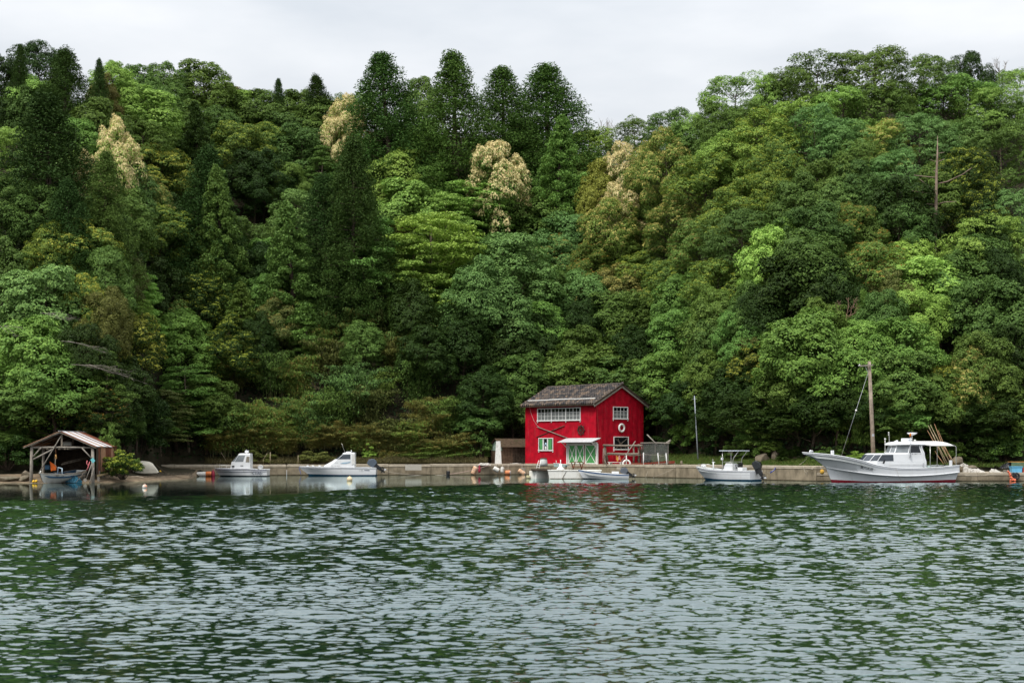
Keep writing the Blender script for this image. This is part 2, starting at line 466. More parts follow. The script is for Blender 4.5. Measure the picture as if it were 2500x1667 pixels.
LEAF = leaf_material("leaf", 0.55, 0.22, 0.13)
NEEDLE = leaf_material("needle", 0.7, 0.15, 0.1)
BARK = mat("bark", (0.085, 0.065, 0.048), 0.95, 0.1, var=0.4, scale=5, bump=0.6, bscale=12)
PALE_BARK = mat("pale_bark", (0.20, 0.155, 0.115), 0.9, 0.1, var=0.3, scale=5, bump=0.5, bscale=12)
DEADWOOD = mat("dead_wood", (0.36, 0.29, 0.22), 0.9, 0.1, var=0.35, scale=3, bump=0.5, bscale=10, stain=(0.12, 0.085, 0.06), stain_amt=0.8, stain_scale=(1, 1, 0.5))

def unit(a): return a / np.maximum(np.linalg.norm(a, axis=1, keepdims=True), 1e-9)
def leaf_mesh(name, P, Nn, Ln, Wd, young, rng, material, droop=0.15, along=None):
    n = len(P)
    Nn = unit(Nn)
    if along is None:
        r = rng.normal(size=(n, 3)); t = unit(np.cross(Nn, r))
    else:
        t = unit(along - Nn * np.sum(along * Nn, 1, keepdims=True))
    b = np.cross(Nn, t)
    Ln = np.broadcast_to(Ln, (n,))[:, None]; Wd = np.broadcast_to(Wd, (n,))[:, None]
    v0 = P - t * Ln * 0.5
    v1 = P + b * Wd * 0.5 + Nn * Wd * 0.12
    v2 = P + t * Ln * 0.5 - Nn * Ln * droop
    v3 = P - b * Wd * 0.5 + Nn * Wd * 0.12
    V = np.stack([v0, v1, v2, v3], 1).reshape(-1, 3)
    me = bpy.data.meshes.new(name)
    me.vertices.add(4 * n); me.vertices.foreach_set("co", V.astype(np.float32).ravel())
    me.loops.add(4 * n); me.loops.foreach_set("vertex_index", np.arange(4 * n, dtype=np.int32))
    me.polygons.add(n); me.polygons.foreach_set("loop_start", np.arange(0, 4 * n, 4, dtype=np.int32))
    a = me.attributes.new("tint", "FLOAT", "FACE"); a.data.foreach_set("value", np.clip(rng.normal(0.45, 0.22, n), 0, 1).astype(np.float32))
    a = me.attributes.new("young", "FLOAT", "FACE"); a.data.foreach_set("value", np.asarray(young, np.float32))
    me.materials.append(material)
    me.update(calc_edges=True)
    return me

def clump_leaves(rng, cs, rs, flat, per, zmin=-0.25, upw=0.55, noise=0.5, face=None):
    """leaves over domed sprays; young = 0 at the very tip of a spray, 1 inside it"""
    Pn, Nn, Yn = [], [], []
    for ci, (c, r) in enumerate(zip(cs, rs)):
        k = max(12, int(per * (r / np.mean(rs)) ** 2))
        z = rng.uniform(zmin, 1, k); a = rng.uniform(0, 2 * np.pi, k); s = np.sqrt(1 - np.clip(z, -1, 1) ** 2)
        d = np.stack([s * np.cos(a), s * np.sin(a), z], 1)
        rad = r * rng.uniform(0.25, 1.0, k) ** 0.35
        # ragged outline: a few sub-sprays stand out
        rad *= 1 + 0.22 * np.sin(a * rng.integers(3, 6) + rng.uniform(0, 6)) * (1 - np.abs(z))
        p = d * rad[:, None]; p[:, 2] *= flat
        Pn.append(p + c)
        nn = d * np.array([0.6, 0.6, 0.8]) + np.array([0, 0, upw]) + rng.normal(size=(k, 3)) * noise
        if face is not None: nn = nn + face[ci] * 0.8
        Nn.append(nn)
        Yn.append(np.clip(1 - (z * 0.55 + 0.45) * (rad / r) + rng.normal(0, 0.14, k), 0, 1.2))
    return np.concatenate(Pn), np.concatenate(Nn), np.concatenate(Yn)

def limbs(mb, rng, base_h, top, targets, r0, lean=(0, 0), m=0, n=6):
    """trunk to `top`, limbs from the trunk out to the sprays"""
    trunk = [Vector((0, 0, -1.5)), Vector((0.05 * top, 0.02 * top, top * 0.3)) , Vector((lean[0] * 0.6, lean[1] * 0.6, top * 0.65)), Vector((lean[0], lean[1], top))]
    mb.tube(trunk, [r0 * 1.15, r0 * 0.85, r0 * 0.55, r0 * 0.2], n, m)
    for t in targets:
        t = Vector(t); h = max(base_h, min(top * 0.95, t.z - (Vector((t.x, t.y, 0)).length) * 0.55))
        f = h / top
        o = Vector((lean[0] * f, lean[1] * f, h))
        mid = (o + t) / 2 + Vector((rng.normal(0, 0.25), rng.normal(0, 0.25), -0.08 * (t - o).length))
        rr = r0 * 0.32 * (1 - 0.5 * f)
        mb.tube([o, mid, t], [rr, rr * 0.6, rr * 0.2], 5, m, cap=False)

PROTO = {}      # kind -> list of (crown mesh, trunk mesh, nominal height, nominal crown diameter)
def reg(kind, crown, trunk, H, W): PROTO.setdefault(kind, []).append((crown, trunk, H, W))

def dome(kind, seed, H=12.0, Rr=4.6, cb=0.12, lobes=17, per_lobe=22, cr=0.53, flat=0.80, per=60, ll=0.25, lw=0.14, material=None, zmin=-0.35, fill=1500, lr0=0.30, lr1=0.46, gap=0.0):
    """billowing crown: rounded boughs over an egg-shaped outline, each covered with small leafy sprays"""
    rng = np.random.default_rng(seed)
    zb = H * cb; hh = (H - zb)
    cs, rs, tg, fc, lob = [], [], [], [], []
    cz = zb + hh * 0.46; off = rng.uniform(0, 6.28); ex = rng.uniform(0.85, 1.15)
    lean = rng.normal(0, 0.06, 2) * Rr
    for i in range(lobes):
        zz = 1.0 - 1.38 * (i + 0.5) / lobes + rng.normal(0, 0.07); zz = min(0.99, max(-0.5, zz))
        a = off + i * 2.399 + rng.normal(0, 0.25); s_ = math.sqrt(1 - zz * zz); d = np.array([s_ * math.cos(a) * ex, s_ * math.sin(a) / ex, zz])
        if rng.uniform() < gap: continue
        lr = Rr * rng.uniform(lr0, lr1) * (0.85 if zz > 0.75 else 1.0)
        lc = np.array([lean[0], lean[1], cz]) + d * np.array([Rr - lr * 0.7, Rr - lr * 0.7, hh * 0.54 - lr * 0.62]) * rng.uniform(0.78, 1.10)
        tg.append(lc); lob.append((lc, lr, d))
        for j in range(per_lobe):
            z = 1 - 1.75 * (j + 0.5) / per_lobe + rng.normal(0, 0.08); z = min(0.99, max(-0.85, z)); a2 = j * 2.399 + rng.uniform(0, 1.0); s2 = math.sqrt(1 - z * z)
            dd = np.array([s2 * math.cos(a2), s2 * math.sin(a2), z])
            if np.dot(dd, d) < -0.45: continue
            cs.append(lc + dd * np.array([1, 1, 0.82]) * lr * rng.uniform(0.70, 1.06)); rs.append(cr * rng.uniform(0.6, 1.35)); fc.append(dd * 0.7 + d * 0.3)
    cs = np.array(cs); rs = np.array(rs); fc = np.array(fc)
    P, Nn, Y = clump_leaves(rng, cs, rs, flat, per, zmin, 0.5, 0.36, fc)
    # leaves between the sprays, so that each bough reads as one surface
    k = 330 if gap == 0 else 230
    for lc, lr, d in lob:
        q = unit(rng.normal(size=(k, 3)) + d * 0.5 + np.array([0, 0, 0.35])); rad = lr * rng.uniform(0.78, 1.12, k)
        P = np.concatenate([P, lc + q * rad[:, None] * np.array([1, 1, 0.84])]); Nn = np.concatenate([Nn, q * 0.9 + d * 0.2 + np.array([0, 0, 0.45]) + rng.normal(size=(k, 3)) * 0.32]); Y = np.concatenate([Y, np.clip(1.05 - 0.5 * q[:, 2] + rng.normal(0, 0.15, k), 0, 1.2)])
    if fill:
        d = unit(rng.normal(size=(fill, 3))); q = d * (rng.uniform(0, 1, (fill, 1)) ** 0.4) * np.array([Rr * 0.70, Rr * 0.70, hh * 0.40]) + np.array([0, 0, cz])
        P = np.concatenate([P, q]); Nn = np.concatenate([Nn, rng.normal(size=(fill, 3)) + np.array([0, 0, 0.5])]); Y = np.concatenate([Y, np.full(fill, 1.2)])
    n = len(P); sz = 0.5 + rng.gamma(3.0, 0.16, n)
    me = leaf_mesh("crown", P, Nn, ll * sz, lw * sz, Y, rng, material or LEAF)
    mb = MB(); sel = rng.permutation(len(cs))[: 24]
    limbs(mb, rng, zb * 0.9, H * 0.78, list(tg) + [cs[i] for i in sel], 0.22)
    reg(kind, me, mb.mesh("trunk", BARK), H, 2 * Rr * 1.08)

for s in range(4): dome("dome", 10 + s, lobes=15 + 2 * s)
for s in range(3): dome("oak", 30 + s, H=11.5, Rr=4.4, lobes=20 + 2 * s, per_lobe=20, cr=0.47, flat=0.85, per=56, ll=0.20, lw=0.11, lr0=0.26, lr1=0.38)
for s in range(3): dome("bigleaf", 40 + s, H=11, Rr=4.4, lobes=15 + s, per_lobe=19, cr=0.58, flat=0.78, per=66, ll=0.28, lw=0.165, zmin=-0.2)
for s in range(3): dome("airy", 50 + s, H=12.5, Rr=4.9, cb=0.16, lobes=21, per_lobe=18, cr=0.54, flat=0.70, per=60, ll=0.22, lw=0.10, zmin=-0.2, fill=700, lr0=0.25, lr1=0.40, gap=0.10)

def layered(seed, H=13, Rr=5.2):
    rng = np.random.default_rng(seed); cs, rs = [], []
    zs = np.sort(H * (0.2 + 0.77 * (np.arange(15) + rng.uniform(-0.45, 0.45, 15)) / 15))
    for i, z in enumerate(zs):
        f = (z / H); rad = Rr * (1.15 - f ** 2.2 * 0.85) * (0.75 + 0.25 * math.sin(f * 9 + seed))
        k = int(4 + 7 * (rad / Rr))
        a0 = rng.uniform(0, 6.28)
        for j in range(k):
            a = a0 + j * 6.2832 / k + rng.normal(0, 0.25); q = rad * rng.uniform(0.45, 1.0)
            cs.append((q * math.cos(a), q * math.sin(a), z + rng.normal(0, 0.42) - 0.11 * q)); rs.append(rng.uniform(0.65, 1.45))
    cs = np.array(cs); rs = np.array(rs)
    P, Nn, Y = clump_leaves(rng, cs, rs, 0.36, 170, -0.35, 0.9, 0.5)
    n = len(P); sz = rng.uniform(0.75, 1.25, n)
    me = leaf_mesh("crown", P, Nn, 0.27 * sz, 0.13 * sz, Y, rng, LEAF)
    mb = MB(); limbs(mb, rng, H * 0.2, H * 0.9, [c for c in cs[::2]], 0.2)
    reg("layered", me, mb.mesh("trunk", PALE_BARK), H, 2 * Rr * 1.1)
for s in range(3): layered(70 + s)

def cedar(kind, seed, H=20.0, R0=6.2, n_tuft=840, per=48, tuft=0.92, material=None, ll=0.24, lw=0.10, top_round=0.5, flat=0.95):
    rng = np.random.default_rng(seed); cs, rs, out_ = [], [], []
    # boughs spiral up the stem, each a short arm of rounded tufts
    nb = n_tuft // 4; i = 0
    for b in range(nb):
        f = (b + rng.uniform(0, 1)) / nb; z = H * (0.16 + 0.83 * f)
        rad = R0 * (1 - f) ** 0.82 * rng.uniform(0.72, 1.12) + 0.28
        a = b * 2.399 + rng.normal(0, 0.3)
        for q in range(4):
            u = lerp(0.40, 1.0, q / 3) if q < 3 else 0.85
            aa = a + rng.normal(0, 0.16) * (1.3 if q == 3 else 1)
            rr = rad * u
            cs.append((rr * math.cos(aa), rr * math.sin(aa), z - 0.22 * rr + (0.25 if q == 3 else 0) + rng.normal(0, 0.15)))
            rs.append(tuft * rng.uniform(0.7, 1.2) * lerp(1.0, 0.62, f))
    cs.append((0, 0, H)); rs.append(0.35); cs = np.array(cs); rs = np.array(rs)
    P, Nn, Y = clump_leaves(rng, cs, rs, flat, per, -0.55, 0.15, 0.65)
    n = len(P); sz = rng.uniform(0.7, 1.3, n)
    ctr = np.repeat(cs, [max(12, int(per * (r / np.mean(rs)) ** 2)) for r in rs], axis=0)
    along = unit(P - ctr) + np.array([0, 0, 0.35]) + rng.normal(size=(n, 3)) * 0.3
    if material is NEEDLE:
        me = leaf_mesh("crown", P, Nn, ll * sz, lw * sz, Y, rng, NEEDLE, 0.1, along)
    else:
        me = leaf_mesh("crown", P, Nn, ll * sz, lw * sz, Y, rng, LEAF, 0.2)
    mb = MB()
    mb.tube([(0, 0, -2), (0, 0, H * 0.4), (0, 0, H * 0.98)], [0.34, 0.24, 0.04], 7)
    for b in range(0, len(cs) - 1, 6):
        c = Vector(cs[b + 2 if b + 2 < len(cs) else b]); mb.tube([(0, 0, c.z + 0.25), tuple(c)], [0.06, 0.02], 4, cap=False)
    reg(kind, me, mb.mesh("trunk", BARK), H, 2 * R0 * 0.98)
for s in range(4): cedar("cedar", 90 + s, material=NEEDLE)
for s in range(2): cedar("ivycone", 100 + s, H=18, R0=5.0, n_tuft=380, per=72, tuft=0.80, material=LEAF, ll=0.28, lw=0.17, flat=0.75)

def bamboo(seed, H=8.5):
    rng = np.random.default_rng(seed); P, A, Nn = [], [], []; mb = MB()
    for c in range(26):
        a = rng.uniform(0, 6.28); q = rng.uniform(0, 1.5); x, y = q * math.cos(a), q * math.sin(a)
        h = H * rng.uniform(0.6, 1.05); la = rng.uniform(0, 6.28); lean = rng.uniform(1.2, 3.8)
        pts = []
        for i in range(9):
            f = i / 8; b = lean * f ** 2.4
            pts.append(Vector((x + b * math.cos(la), y + b * math.sin(la), h * (f - 0.30 * f ** 4))))
        mb.tube(pts, [0.028, 0.026, 0.024, 0.021, 0.018, 0.014, 0.01, 0.007, 0.004], 4, cap=False)
        k = 430
        f = rng.uniform(0.12, 1.0, k) ** 0.75; idx = np.clip((f * 8).astype(int), 0, 7); fr = f * 8 - idx
        pa = np.array([list(p) for p in pts]); base = pa[idx] * (1 - fr[:, None]) + pa[idx + 1] * fr[:, None]
        sp = 0.62 * (1.15 - 0.75 * f)[:, None]
        off = rng.normal(size=(k, 3)) * sp * np.array([1, 1, 0.45]); off[:, 2] -= 0.22
        P.append(base + off)
        A.append(unit(off) * 0.6 + np.array([0, 0, -0.75]) + rng.normal(size=(k, 3)) * 0.35)
        Nn.append(unit(off) * 0.6 + np.array([0, 0, 0.55]) + rng.normal(size=(k, 3)) * 0.5)
    P = np.concatenate(P); A = np.concatenate(A); Nn = np.concatenate(Nn); n = len(P); sz = rng.uniform(0.7, 1.3, n)
    young = np.clip(rng.normal(0.6, 0.25, n), 0, 1.2)
    me = leaf_mesh("crown", P, Nn, 0.32 * sz, 0.075 * sz, young, rng, LEAF, 0.1, A)
    reg("bamboo", me, mb.mesh("trunk", mat("bamboo_culm", (0.12, 0.115, 0.045), 0.6, 0.3, var=0.3)), H, 4.6)
for s in range(4): bamboo(120 + s)

def shrub(seed, H=2.6, Rr=1.8, kind="shrub", ll=0.19, lw=0.1, per=95):
    rng = np.random.default_rng(seed); cs, rs = [], []
    for i in range(46):
        z = rng.uniform(0, 1); a = rng.uniform(0, 6.28); s = math.sqrt(1 - z * z * 0.8)
        q = rng.uniform(0.5, 1.0)
        cs.append((Rr * s * q * math.cos(a), Rr * s * q * math.sin(a), H * (0.12 + 0.8 * z * q) + rng.normal(0, 0.1))); rs.append(rng.uniform(0.28, 0.52))
    cs = np.array(cs); rs = np.array(rs)
    P, Nn, Y = clump_leaves(rng, cs, rs, 0.8, per, -0.4, 0.4, 0.6)
    n = len(P); sz = rng.uniform(0.7, 1.3, n)
    me = leaf_mesh("crown", P, Nn, ll * sz, lw * sz, Y, rng, LEAF)
    mb = MB()
    for c in cs[::2]: mb.tube([(c[0] * 0.12, c[1] * 0.12, -0.3), (c[0] * 0.55, c[1] * 0.55, c[2] * 0.6), tuple(c)], [0.035, 0.022, 0.008], 4, cap=False)
    reg(kind, me, mb.mesh("trunk", BARK), H, 2 * Rr * 1.1)
for s in range(3): shrub(140 + s)
for s in range(2): shrub(150 + s, H=4.2, Rr=2.2, kind="sapling", ll=0.26, lw=0.15, per=60)

# base albedos of the leaves
COL = {
 "dk": ((0.034, 0.068, 0.012), "dark green"), "mg": ((0.118, 0.196, 0.038), "mid green"), "bg": ((0.100, 0.176, 0.038), "bluish green"),
 "lg": ((0.256, 0.398, 0.077), "light green"), "fr": ((0.157, 0.286, 0.055), "fresh green"), "yg": ((0.284, 0.457, 0.089), "yellow-green"),
 "li": ((0.287, 0.464, 0.089), "lime green"), "ol": ((0.153, 0.248, 0.048), "olive"), "br": ((0.035, 0.071, 0.014), "brownish dark green"),
 "dg": ((0.065, 0.130, 0.025), "deep green"), "ru": ((0.172, 0.150, 0.038), "rusty brown"), "go": ((0.241, 0.267, 0.047), "golden olive"), "pg": ((0.156, 0.276, 0.072), "pale grey-green"),
 "ob": ((0.150, 0.172, 0.044), "brownish olive"),
}
TIP = {
 None: ((0, 0, 0), 0.0, ""), "y": ((0.27, 0.32, 0.040), 0.48, "with yellow shoots"), "yy": ((0.37, 0.38, 0.055), 0.58, "bright with yellow shoots"),
 "g": ((0.48, 0.42, 0.12), 0.52, "with golden tips"), "c": ((0.80, 0.67, 0.34), 0.78, "in cream-coloured flower"), "r": ((0.24, 0.18, 0.045), 0.34, "with rusty young leaves"),
 "o": ((0.36, 0.22, 0.045), 0.30, "with orange young leaves"),
}
# ---------------------------------------------------------------- the trees of the hillside, one by one
# (column of the crown, row of its top, width of the crown, kind, leaf colour, shoots, height in metres)
T = """
8 138 95 dome dk - 13;33 110 42 cedar dk - 15;93 103 110 oak dk - 12;155 114 118 cedar br - 17;242 143 36 cedar dk - 13;280 152 100 dome yg - 11
247 190 74 oak ru - 9;345 166 95 dome mg - 11;395 161 90 dome mg - 11;453 150 32 cedar dk - 13;508 152 140 dome mg - 12;545 199 90 oak ru - 8
90 188 115 oak yg - 10;138 200 72 dome lg - 10;70 214 95 dome bg - 10;130 226 165 cedar br - 21;235 250 130 dome mg - 11;292 296 100 oak yg c 16
330 206 160 dome lg - 11;405 232 150 airy mg - 11;350 286 135 airy mg - 11;462 256 100 dome mg - 10;492 244 95 ivycone dk - 18;562 214 100 airy lg - 10
612 224 125 dome mg - 10;540 268 95 dome mg - 10;592 300 115 oak mg y 11;618 368 105 dome dk - 11;385 354 145 oak mg yy 11;365 432 84 oak ol g 10
488 362 118 cedar br - 22;552 408 130 ivycone mg - 22;205 372 60 oak go c 13;40 305 150 airy lg - 11;92 350 130 airy pg - 11;250 376 100 cedar bg - 16
188 440 100 cedar br - 16;40 422 160 airy mg - 12;112 442 130 airy mg - 12;300 470 110 dome mg - 11;420 480 100 dome dk - 11;300 395 110 dome bg - 11
445 330 110 dome mg - 10;440 405 90 dome dk - 10;185 300 110 dome fr - 10;160 360 90 dome mg - 10
185 534 165 oak ol yy 11;110 556 100 oak ol y 11;390 503 140 oak mg y 11;468 564 128 oak ol y 11;512 608 84 oak ol yy 10;482 654 128 oak dk y 11
20 584 120 bigleaf bg - 11;118 632 180 bigleaf pg - 12;215 668 90 oak ol yy 10;352 658 104 layered li - 9;338 726 72 layered yg - 8;305 618 84 oak ob - 9
425 736 110 oak ol r 10;318 756 140 oak dk yy 11;440 758 130 dome fr - 11;558 780 122 oak dk y 10;578 820 80 oak ol o 8;60 770 160 bigleaf fr - 13
125 858 185 bigleaf fr - 13;35 915 140 bigleaf mg - 12;215 790 110 oak dk - 11;255 850 120 layered mg - 11;300 880 120 dome dk - 11;330 930 110 dome dk - 11
238 945 90 oak dk o 8;462 878 160 layered fr - 11;503 925 120 dome mg - 10;392 948 130 layered ob - 10;300 1012 100 dome mg - 7;25 1045 110 dome mg - 6
360 1010 110 dome dk - 8;430 1030 110 dome dk - 8;250 600 110 dome mg - 11;255 700 100 oak ob - 10;400 640 110 dome dk - 11;590 690 110 ivycone mg - 13
650 300 90 oak ol y 10;640 218 110 airy mg - 10;682 192 40 cedar dk - 14;710 230 100 dome mg - 10;742 214 66 airy mg - 11;787 182 76 cedar dk - 16
785 246 130 dome mg - 11;700 276 110 dome bg - 10;745 310 120 dome bg - 11;850 224 72 airy mg - 10;850 248 84 oak yg c 16;832 276 70 oak ol c 15
885 228 66 oak yg - 10;962 134 150 cedar dg - 25;1117 134 160 cedar dg - 27;1235 170 130 cedar dg - 23;1342 155 165 cedar dg - 23;1030 198 78 dome mg - 12
862 334 120 cedar br - 28;812 430 110 cedar br - 21;1012 308 130 bigleaf lg - 14;975 366 140 bigleaf lg - 13;1050 385 100 bigleaf fr - 12;1005 440 130 bigleaf lg - 12
780 350 92 layered mg - 11;640 372 96 dome dk - 10;668 402 110 oak dk - 10;706 392 84 oak ol - 10;724 462 104 dome pg - 10;800 520 90 dome dk - 10
1222 346 120 oak ol c 19;1262 320 100 dome lg - 11;1150 432 220 layered lg - 12;1090 470 150 layered lg - 12;930 290 90 dome dk - 12;890 420 90 cedar br - 18
727 496 145 ivycone mg - 20;900 518 180 layered fr - 17;1050 502 250 layered lg - 17;1020 580 180 layered lg - 14;1235 562 190 dome pg - 16;1170 640 160 dome pg - 15
655 676 92 dome fr - 9;750 736 90 layered fr - 9;682 722 100 oak ob r 9;886 790 90 dome mg - 8;
1040 800 120 dome dk - 10;1130 760 120 dome dk - 11;1240 780 110 dome dk - 11;
630 760 80 oak dk - 10;640 600 100 dome dk - 10;830 650 100 dome dk - 10
1180 900 110 dome dk - 10;1010 690 110 dome dk - 12;1230 690 150 dome pg - 13;1265 860 120 dome mg - 10
1350 288 120 ivycone fr - 23;1285 302 86 dome lg - 11;1440 310 140 oak lg - 11;1548 284 110 airy mg - 12;1640 258 120 airy mg - 12;1695 268 100 airy lg - 12
1790 176 150 airy lg - 13;1765 248 130 airy mg - 12;1835 238 120 airy mg - 11;1640 326 110 oak ol g 16;1598 358 130 oak ol g 16;1520 345 84 oak ol c 17
1462 402 100 dome go - 15;1685 304 110 dome mg - 11;1850 284 150 oak lg y 11;1770 330 140 oak yg - 11;1722 378 160 oak ol y 12;1805 454 150 oak ol y 11
1500 450 90 oak ol c 15;1492 480 120 oak ol g 15;1540 386 110 dome mg - 11;1582 440 115 dome dk - 11;1330 472 150 dome mg - 12;1420 424 80 bigleaf fr - 10
1395 380 90 dome mg - 10;1650 470 120 oak ol g 11;1370 514 140 dome pg - 12;1515 540 110 oak ol - 10;1372 572 110 oak pg o 10;1447 586 100 oak mg o 10
1620 540 96 bigleaf mg - 10;1712 534 116 oak ol r 10;1818 504 140 airy bg - 11;1868 564 100 bigleaf li - 11;1572 614 120 oak ol y 10;1512 654 120 oak ob g 10
1640 620 110 oak mg y 10;1748 630 130 oak ol y 10;1430 666 120 dome pg - 11;1430 714 120 oak br - 10;1650 664 110 bigleaf fr - 10;1512 698 124 bigleaf mg - 10
1330 742 110 bigleaf fr - 10;1572 722 120 bigleaf mg - 10;1662 742 110 bigleaf fr - 10;1745 698 86 oak ol - 9;1832 696 104 dome mg - 10;1312 776 110 dome dk - 10
1420 802 120 bigleaf mg - 10;1478 832 130 bigleaf mg - 9;1642 842 130 bigleaf fr - 9;1742 742 110 bigleaf mg - 10;1748 780 96 bigleaf mg - 10;1802 752 110 oak fr - 10
1836 846 100 oak dk yy 7;1292 862 120 dome dk - 9;1846 812 76 oak ob - 7;1400 858 130 bigleaf mg - 9;1495 872 120 bigleaf mg - 8;1565 880 110 bigleaf mg - 8
1605 920 120 bigleaf dk - 7;1685 930 130 bigleaf dk - 7;1560 800 110 dome dk - 10;1740 860 110 dome mg - 9;1350 650 110 dome mg - 11;1580 500 90 dome mg - 10;600 540 120 dome mg - 10;655 590 120 dome fr - 10;590 610 100 dome dk - 10
1985 124 180 airy mg - 13;2140 109 200 airy mg - 14;2258 130 126 airy mg - 13;2304 146 92 airy mg - 12;1925 164 124 airy mg - 12;1882 172 90 airy lg - 12
2372 122 90 oak dk - 13;2480 160 120 airy lg - 12;2345 176 150 airy fr - 12;2430 206 140 airy lg - 12;2480 238 120 airy mg - 11;2050 208 150 airy lg - 11
1935 236 120 airy lg - 11;1992 258 150 airy pg - 12;2072 286 130 airy pg - 11;2240 270 150 airy pg - 12;2332 280 130 airy pg - 11;2158 286 140 airy lg g 11
2452 304 165 airy mg - 13;2196 358 124 airy pg - 11;2020 384 140 dome mg - 11;1892 344 120 oak ol y 11;1868 404 104 oak ol y 11;2056 424 124 airy pg - 10
2014 442 104 dome pg - 10;2092 402 120 dome bg - 11;2350 360 140 oak dk y 13;2372 440 110 oak dk y 11;2186 446 140 dome dk - 11;2462 454 140 airy pg - 11
1940 430 110 dome bg - 11;2280 400 120 dome mg - 11;2110 330 110 airy mg - 11;2150 190 130 airy mg - 12;2400 540 100 dome dk - 11
2106 494 110 oak mg o 10;2105 518 92 dome mg - 9;2120 590 140 oak ol o 10;2165 656 112 oak ob - 9;1976 500 140 dome bg - 11;1904 538 92 bigleaf li - 9
1886 566 100 bigleaf li - 9;1980 570 160 dome mg - 11;1945 626 160 bigleaf dk - 11;2202 500 120 airy bg - 11;2216 574 104 bigleaf yg - 9;2262 614 150 bigleaf li - 10
2400 520 180 airy lg - 12;2468 532 110 airy pg - 11;2382 586 160 dome mg - 11;2300 662 104 airy pg - 9;2236 698 112 oak li - 9;2150 720 110 dome bg - 10
2372 676 130 dome bg - 11;2462 694 160 bigleaf bg - 11;2020 734 104 dome mg - 9;2098 708 50 cedar fr - 9;1956 756 185 bigleaf fr - 12;2086 778 112 oak yg - 9
2060 832 130 bigleaf fr - 10;2200 788 165 dome fr - 11;2392 822 140 dome mg - 10;2385 862 110 oak mg g 10;2322 880 96 oak mg yy 9;2482 780 130 dome dk - 11
1918 862 140 dome mg - 9;2192 864 150 bigleaf mg - 10;2266 905 124 bigleaf mg - 9;2216 952 140 bigleaf fr - 8;2186 992 130 bigleaf mg - 7;2478 952 130 dome mg - 9
2402 1018 110 bigleaf dk - 6;2256 1038 110 bigleaf dk - 5;1942 994 140 bigleaf dk - 6;2040 900 130 bigleaf dk - 9;1980 930 120 bigleaf dk - 8;2110 930 110 bigleaf dk - 8
2330 960 120 dome dk - 8;2420 920 130 dome dk - 9;1880 700 110 dome dk - 10;2120 860 100 bigleaf mg - 9;1790 900 120 dome dk - 8;1830 960 120 dome dk - 7
1750 960 110 dome dk - 6;1560 950 110 dome dk - 7;2040 640 100 dome dk - 10;2440 620 110 dome dk - 11;1250 948 100 bigleaf bg - 8;1170 1000 104 bigleaf bg - 6
"""
kind_word = {"dome": "round-crowned tree", "oak": "evergreen oak", "bigleaf": "broad-leaved tree", "airy": "loose feathery tree", "layered": "flat-layered tree",
             "cedar": "conical cedar", "ivycone": "ivy-clad conical tree", "bamboo": "bamboo clump", "shrub": "shrub", "sapling": "young tree"}
kind_name = {"dome": "broadleaf_tree", "oak": "evergreen_oak", "bigleaf": "broadleaf_tree", "airy": "feathery_tree", "layered": "maple_tree", "cedar": "cedar_tree",
             "ivycone": "ivy_clad_tree", "bamboo": "bamboo", "shrub": "shrub", "sapling": "young_tree"}
PLANTS = []     # (root, base words, column, row)
trng = random.Random(5)
COUNT = {}
def rand_copy(kind):
    i = COUNT.get(kind, trng.randrange(9)); COUNT[kind] = i + 1
    return PROTO[kind][i % len(PROTO[kind])]
def plant(kind, loc, sx, sz, col, tip, group, rotz=None, tip_amount=None, var=0.12):
    cm, tm, H, W = rand_copy(kind)
    r = bpy.data.objects.new(kind_name[kind], None); C.objects.link(r)
    r.location = loc; r.rotation_euler = (trng.uniform(-0.07, 0.07), trng.uniform(-0.07, 0.07), trng.uniform(0, 6.28) if rotz is None else rotz)
    cr_ = child("crown", cm, r); tr_ = child("trunk", tm, r)
    for q in (cr_, tr_): q.scale = (sx, sx * trng.uniform(0.85, 1.18), sz)
    c = COL[col][0]; v = 1 + trng.uniform(-var, var); h = trng.uniform(-0.08, 0.08)
    cr_.color = (c[0] * v * (1 + h), c[1] * v, c[2] * v * (1 - h), 1)
    tc_, ta, _ = TIP[tip]
    cr_["tip_color"] = [float(x) for x in tc_]; cr_["tip_amount"] = float(ta if tip_amount is None else tip_amount)
    r["category"] = "shrub" if kind in ("shrub",) else ("bamboo" if kind == "bamboo" else "tree"); r["group"] = group
    return r

def size_word(w, kind):
    if kind in ("cedar", "ivycone"): return "tall" if w > 95 else ("slim" if w < 60 else "")
    return "large" if w >= 150 else ("small" if w < 84 else "")
for item in T.replace("\n", ";").split(";"):
    if not item.strip(): continue
    px, py, wpx, kind, col, tip, H = item.split()
    px, py, wpx, H = float(px), float(py), float(wpx), float(H); tip = None if tip == "-" else tip
    def top_row(t):
        z, D = ground(px, t); return HOR - (z + H - EYE) * F / D
    if top_row(0.012) < py: t = 0.012
    else:
        a, b = 0.012, 1.12
        for _ in range(40):
            m_ = (a + b) / 2
            if top_row(m_) > py: a = m_
            else: b = m_
        t = (a + b) / 2
    z, D = ground(px, t)
    H = EYE + (HOR - py) * D / F - z
    p = Vector(((px - 1250) * D / F, D, z))
    cm, tm, H0, W0 = PROTO[kind][0]
    r = plant(kind, p, wpx * D / F / W0 * (2.5 if kind == "cedar" else 1.45 if kind == "ivycone" else 1.42), H / H0, col, tip, "trees of the wooded hillside")
    PLANTS.append((r, " ".join(x for x in (size_word(wpx, kind), COL[col][1], kind_word[kind], TIP[tip][2]) if x), px, py, kind))

